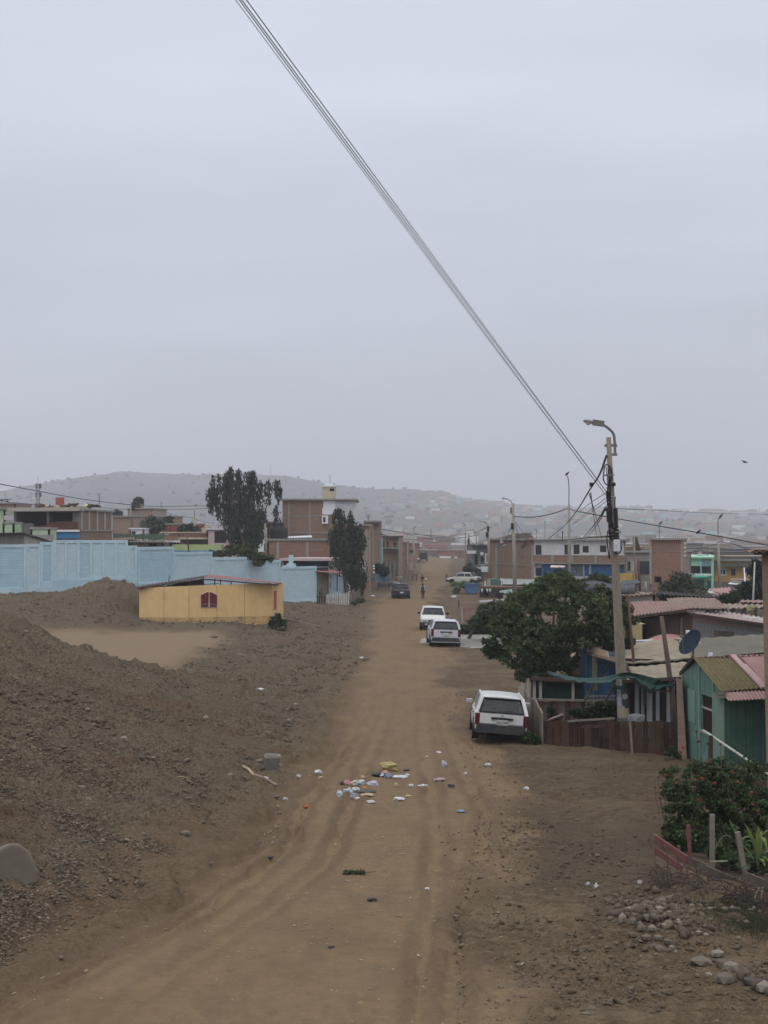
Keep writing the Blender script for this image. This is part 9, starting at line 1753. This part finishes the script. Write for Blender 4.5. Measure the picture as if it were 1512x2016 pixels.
# ================================================================ FAR TOWN
def town():
 r = random.Random(44); WM_ = [plain('town_' + n, c, var=.15, scale=.4, bumps=0) for n, c in (('brick', (.24, .14, .10)), ('pale', (.50, .49, .46)), ('grey', (.26, .25, .23)), ('white', (.68, .68, .68)), ('tan', (.36, .29, .21)), ('teal', (.16, .34, .32)), ('dull', (.20, .17, .14)), ('ochre', (.42, .28, .12)))]
 RM_ = [plain('town_roof_' + n, c, var=.15, scale=.4, bumps=0) for n, c in (('dark', (.10, .095, .09)), ('pink', (.32, .20, .17)), ('pale', (.42, .41, .40)), ('tan', (.26, .21, .16)))]
 protos = {}
 def proto(wi, ri, k):
  key = (wi, ri, k)
  if key not in protos:
   h = (2.7, 3.2, 5.4)[k]; me = MB(); me.box(-.5, .5, -.5, .5, 0, 1); m2 = MB(); m2.box(-.53, .53, -.53, .53, 1.003, 1.08)
   m3 = MB(); m3.box(-.36, -.2, -.506, -.48, .35, .75); m4 = MB(); m4.box(.12, .30, -.506, -.48, .35, .75); m5 = MB(); m5.box(-.07, .05, -.506, -.48, .02, .7)
   def mk(nm, mb, mt):
    md = bpy.data.meshes.new(nm); md.from_pydata(mb.v, [], mb.f); md.materials.append(mt); return md
   protos[key] = (h, mk('wall', me, WM_[wi]), mk('roof', m2, RM_[ri]), mk('window', m3, DARK), mk('window', m4, DARK), mk('door', m5, DARK))
  return protos[key]
 cn = ['brick', 'cream', 'grey', 'white', 'tan', 'teal', 'dull brown', 'ochre']; rn = ['dark', 'pinkish', 'pale', 'tan']
 def put(x, y, z, w_, d, k, wi, ri, rz, detail, grp, where):
  h, mw, mr_, mwin, mwin2, md = proto(wi, ri, k); h *= r.uniform(.85, 1.15)
  lab = '%s %s house with a %s roof %s' % (('low', 'flat', 'two storey')[k], cn[wi], rn[ri], where)
  if detail:
   t = thing('house', lab, 'house', (x, y, z), rz, grp)
   for md_, nm in ((mw, 'wall'), (mr_, 'roof'), (mwin, 'window'), (mwin2, 'window'), (md, 'door')):
    o = bpy.data.objects.new(nm, md_); col.objects.link(o); o.parent = t; o.scale = (w_, d, h)
  else:
   o = bpy.data.objects.new('house', mw); col.objects.link(o); o.location = (x, y, z); o.scale = (w_, d, h); o.rotation_euler = (0, 0, rz); tag(o, lab, 'house', grp)
 # middle distance rows on both sides of the far road
 n = 0
 rows = [260, 290, 325, 360, 400, 450, 510, 580, 660, 760, 880]
 for D in rows:
  x = -.27 * D
  while x < .275 * D:
   w_ = r.uniform(6, 10); gap = r.uniform(.5, 4)
   road0 = np.interp(D, [200, 274, 362, 900], [4, 7, 10, 30]); cx = x + w_ / 2
   clear = (cx + w_ / 2 > road0 - 11 and cx - w_ / 2 < road0 + 14) and D < 420
   pxx = 756 + cx / D * 3000; 
   if not clear and not (D < 300 and pxx < 800 and pxx > 690) and not (D < 280 and 900 < pxx < 1300):
    k = r.choice([0, 0, 0, 1, 2] if D > 300 and (pxx < 780 or D > 600) else [0, 0, 1]); put(cx, D + r.uniform(-8, 8), -.1, w_, r.uniform(6, 9), k, r.choice([0, 0, 0, 1, 2, 2, 3, 4, 4, 0, 6, 6, 7]), r.choice([0, 0, 1, 2, 3, 3]), r.uniform(-.25, .25), D < 420, 'houses of the middle distance', 'among the rooftops beyond the near street'); n += 1
   x += w_ + gap
 # houses climbing the hill: the nearest as things, the rest as one mass
 V = []; F_ = []; mi = []; cnt = 0
 for q in range(5200):
  D = 900 + 1800 * r.random() ** 1.15; u = r.uniform(-.27, .27); x = u * D
  dens = .5 + .9 * float(fbm(np.array([x * .006]), np.array([D * .005]), 3, 33)[0]) + (.25 if u > .03 else -.08) - .00022 * (D - 900) * (1 if u > 0 else 2.2)
  if r.random() > dens * .85: continue
  z = float(hz(np.array([x]), np.array([D]))[0]); 
  if z < -1.5: z = -1.2
  w_ = r.uniform(5, 10) * (1 + .0002 * D); d = r.uniform(5, 8); h = r.choice([2.6, 2.8, 3.2, 5.2]); wi = r.choice([0, 0, 2, 6, 4, 6, 6, 6, 2, 0, 1 if r.random() < .5 else 6, 5 if x > 100 else 6]); ri = r.choice([0, 0, 0, 3, 3, 1, 2]); rz = r.uniform(-.6, .6)
  if D < 1180 and cnt < 110: put(x, D, z - .5, w_, d, 1, wi, ri, rz, False, 'small houses at the foot of the hills', 'at the hazy foot of the hills'); cnt += 1; continue
  c, s_ = math.cos(rz), math.sin(rz); b = len(V)
  for zz in (z - 2, z + h):
   for sx, sy in ((-1, -1), (1, -1), (1, 1), (-1, 1)): V.append((x + (sx * w_ * c - sy * d * s_) / 2, D + (sx * w_ * s_ + sy * d * c) / 2, zz))
  for f in ((4, 5, 6, 7), (0, 1, 5, 4), (1, 2, 6, 5), (2, 3, 7, 6), (3, 0, 4, 7)): F_.append([b + i for i in f]); mi.append(wi if f != (4, 5, 6, 7) else 8 + ri)
 me = mesh_np('hill_town', np.array(V), np.array(F_)); o = link('hill_town', me)
 for m_ in WM_ + RM_: me.materials.append(m_)
 me.polygons.foreach_set('material_index', np.array(mi, dtype=np.int32)); me.update()
 tag(o, 'hazy mass of tiny houses covering the far hillsides', 'far town', kind='stuff')
 # dark far trees
 r2 = np.random.default_rng(3); n = 420; D = r2.uniform(900, 2600, n); x = r2.uniform(-.27, .27, n) * D; z = hz(x, D); V, Fi = ico(1); k = len(V); S = r2.uniform(3, 7, n)
 W_ = V[None] * (1 + r2.uniform(-.3, .3, (n, k, 1))) * S[:, None, None] * np.array([1.2, 1, .8]) + np.stack([x, D, z + S * .25], 1)[:, None, :]
 me = mesh_np('far_trees', W_.reshape(-1, 3), (Fi[None] + (np.arange(n) * k)[:, None, None]).reshape(-1, 3)); tag(link('far_trees', me, plain('far_foliage', (.035, .042, .03), bumps=0)), 'dark specks of far trees on the hills', 'far trees', kind='stuff')
 for k_, (xx, yy) in enumerate(((533, 915), (898, 976), (940, 988), (1278, 990), (1256, 992), (1495, 1000))):
  D = 2700; m = MB(); m.bar(P(xx, yy + 35, D), P(xx, yy, D), 1.2); t = thing('antenna_mast', 'faint thin mast on the hill skyline, number %s from the left' % 'one four five seven six eight'.split()[k_], 'antenna mast', tuple(P(xx, yy + 35, D)), 0, 'masts on the hill skyline'); build('mast', m, STEEL, t)
town()
# ================================================================ haze
def make_haze():
 mb = MB(); mb.box(-2600, 2600, -320, 3600, -60, 175)
 m = bpy.data.materials.new('haze_air'); m.use_nodes = True; nt = m.node_tree; nt.nodes.clear()
 o = nt.nodes.new('ShaderNodeOutputMaterial'); v = nt.nodes.new('ShaderNodeVolumePrincipled')
 v.inputs['Color'].default_value = (.93, .95, 1, 1); v.inputs['Density'].default_value = HAZE; v.inputs['Anisotropy'].default_value = .2
 nt.links.new(v.outputs[0], o.inputs['Volume'])
 tag(build('haze', mb, m), label='pale grey mist over the far town and hills', kind='stuff')
HAZE = .0004
make_haze()
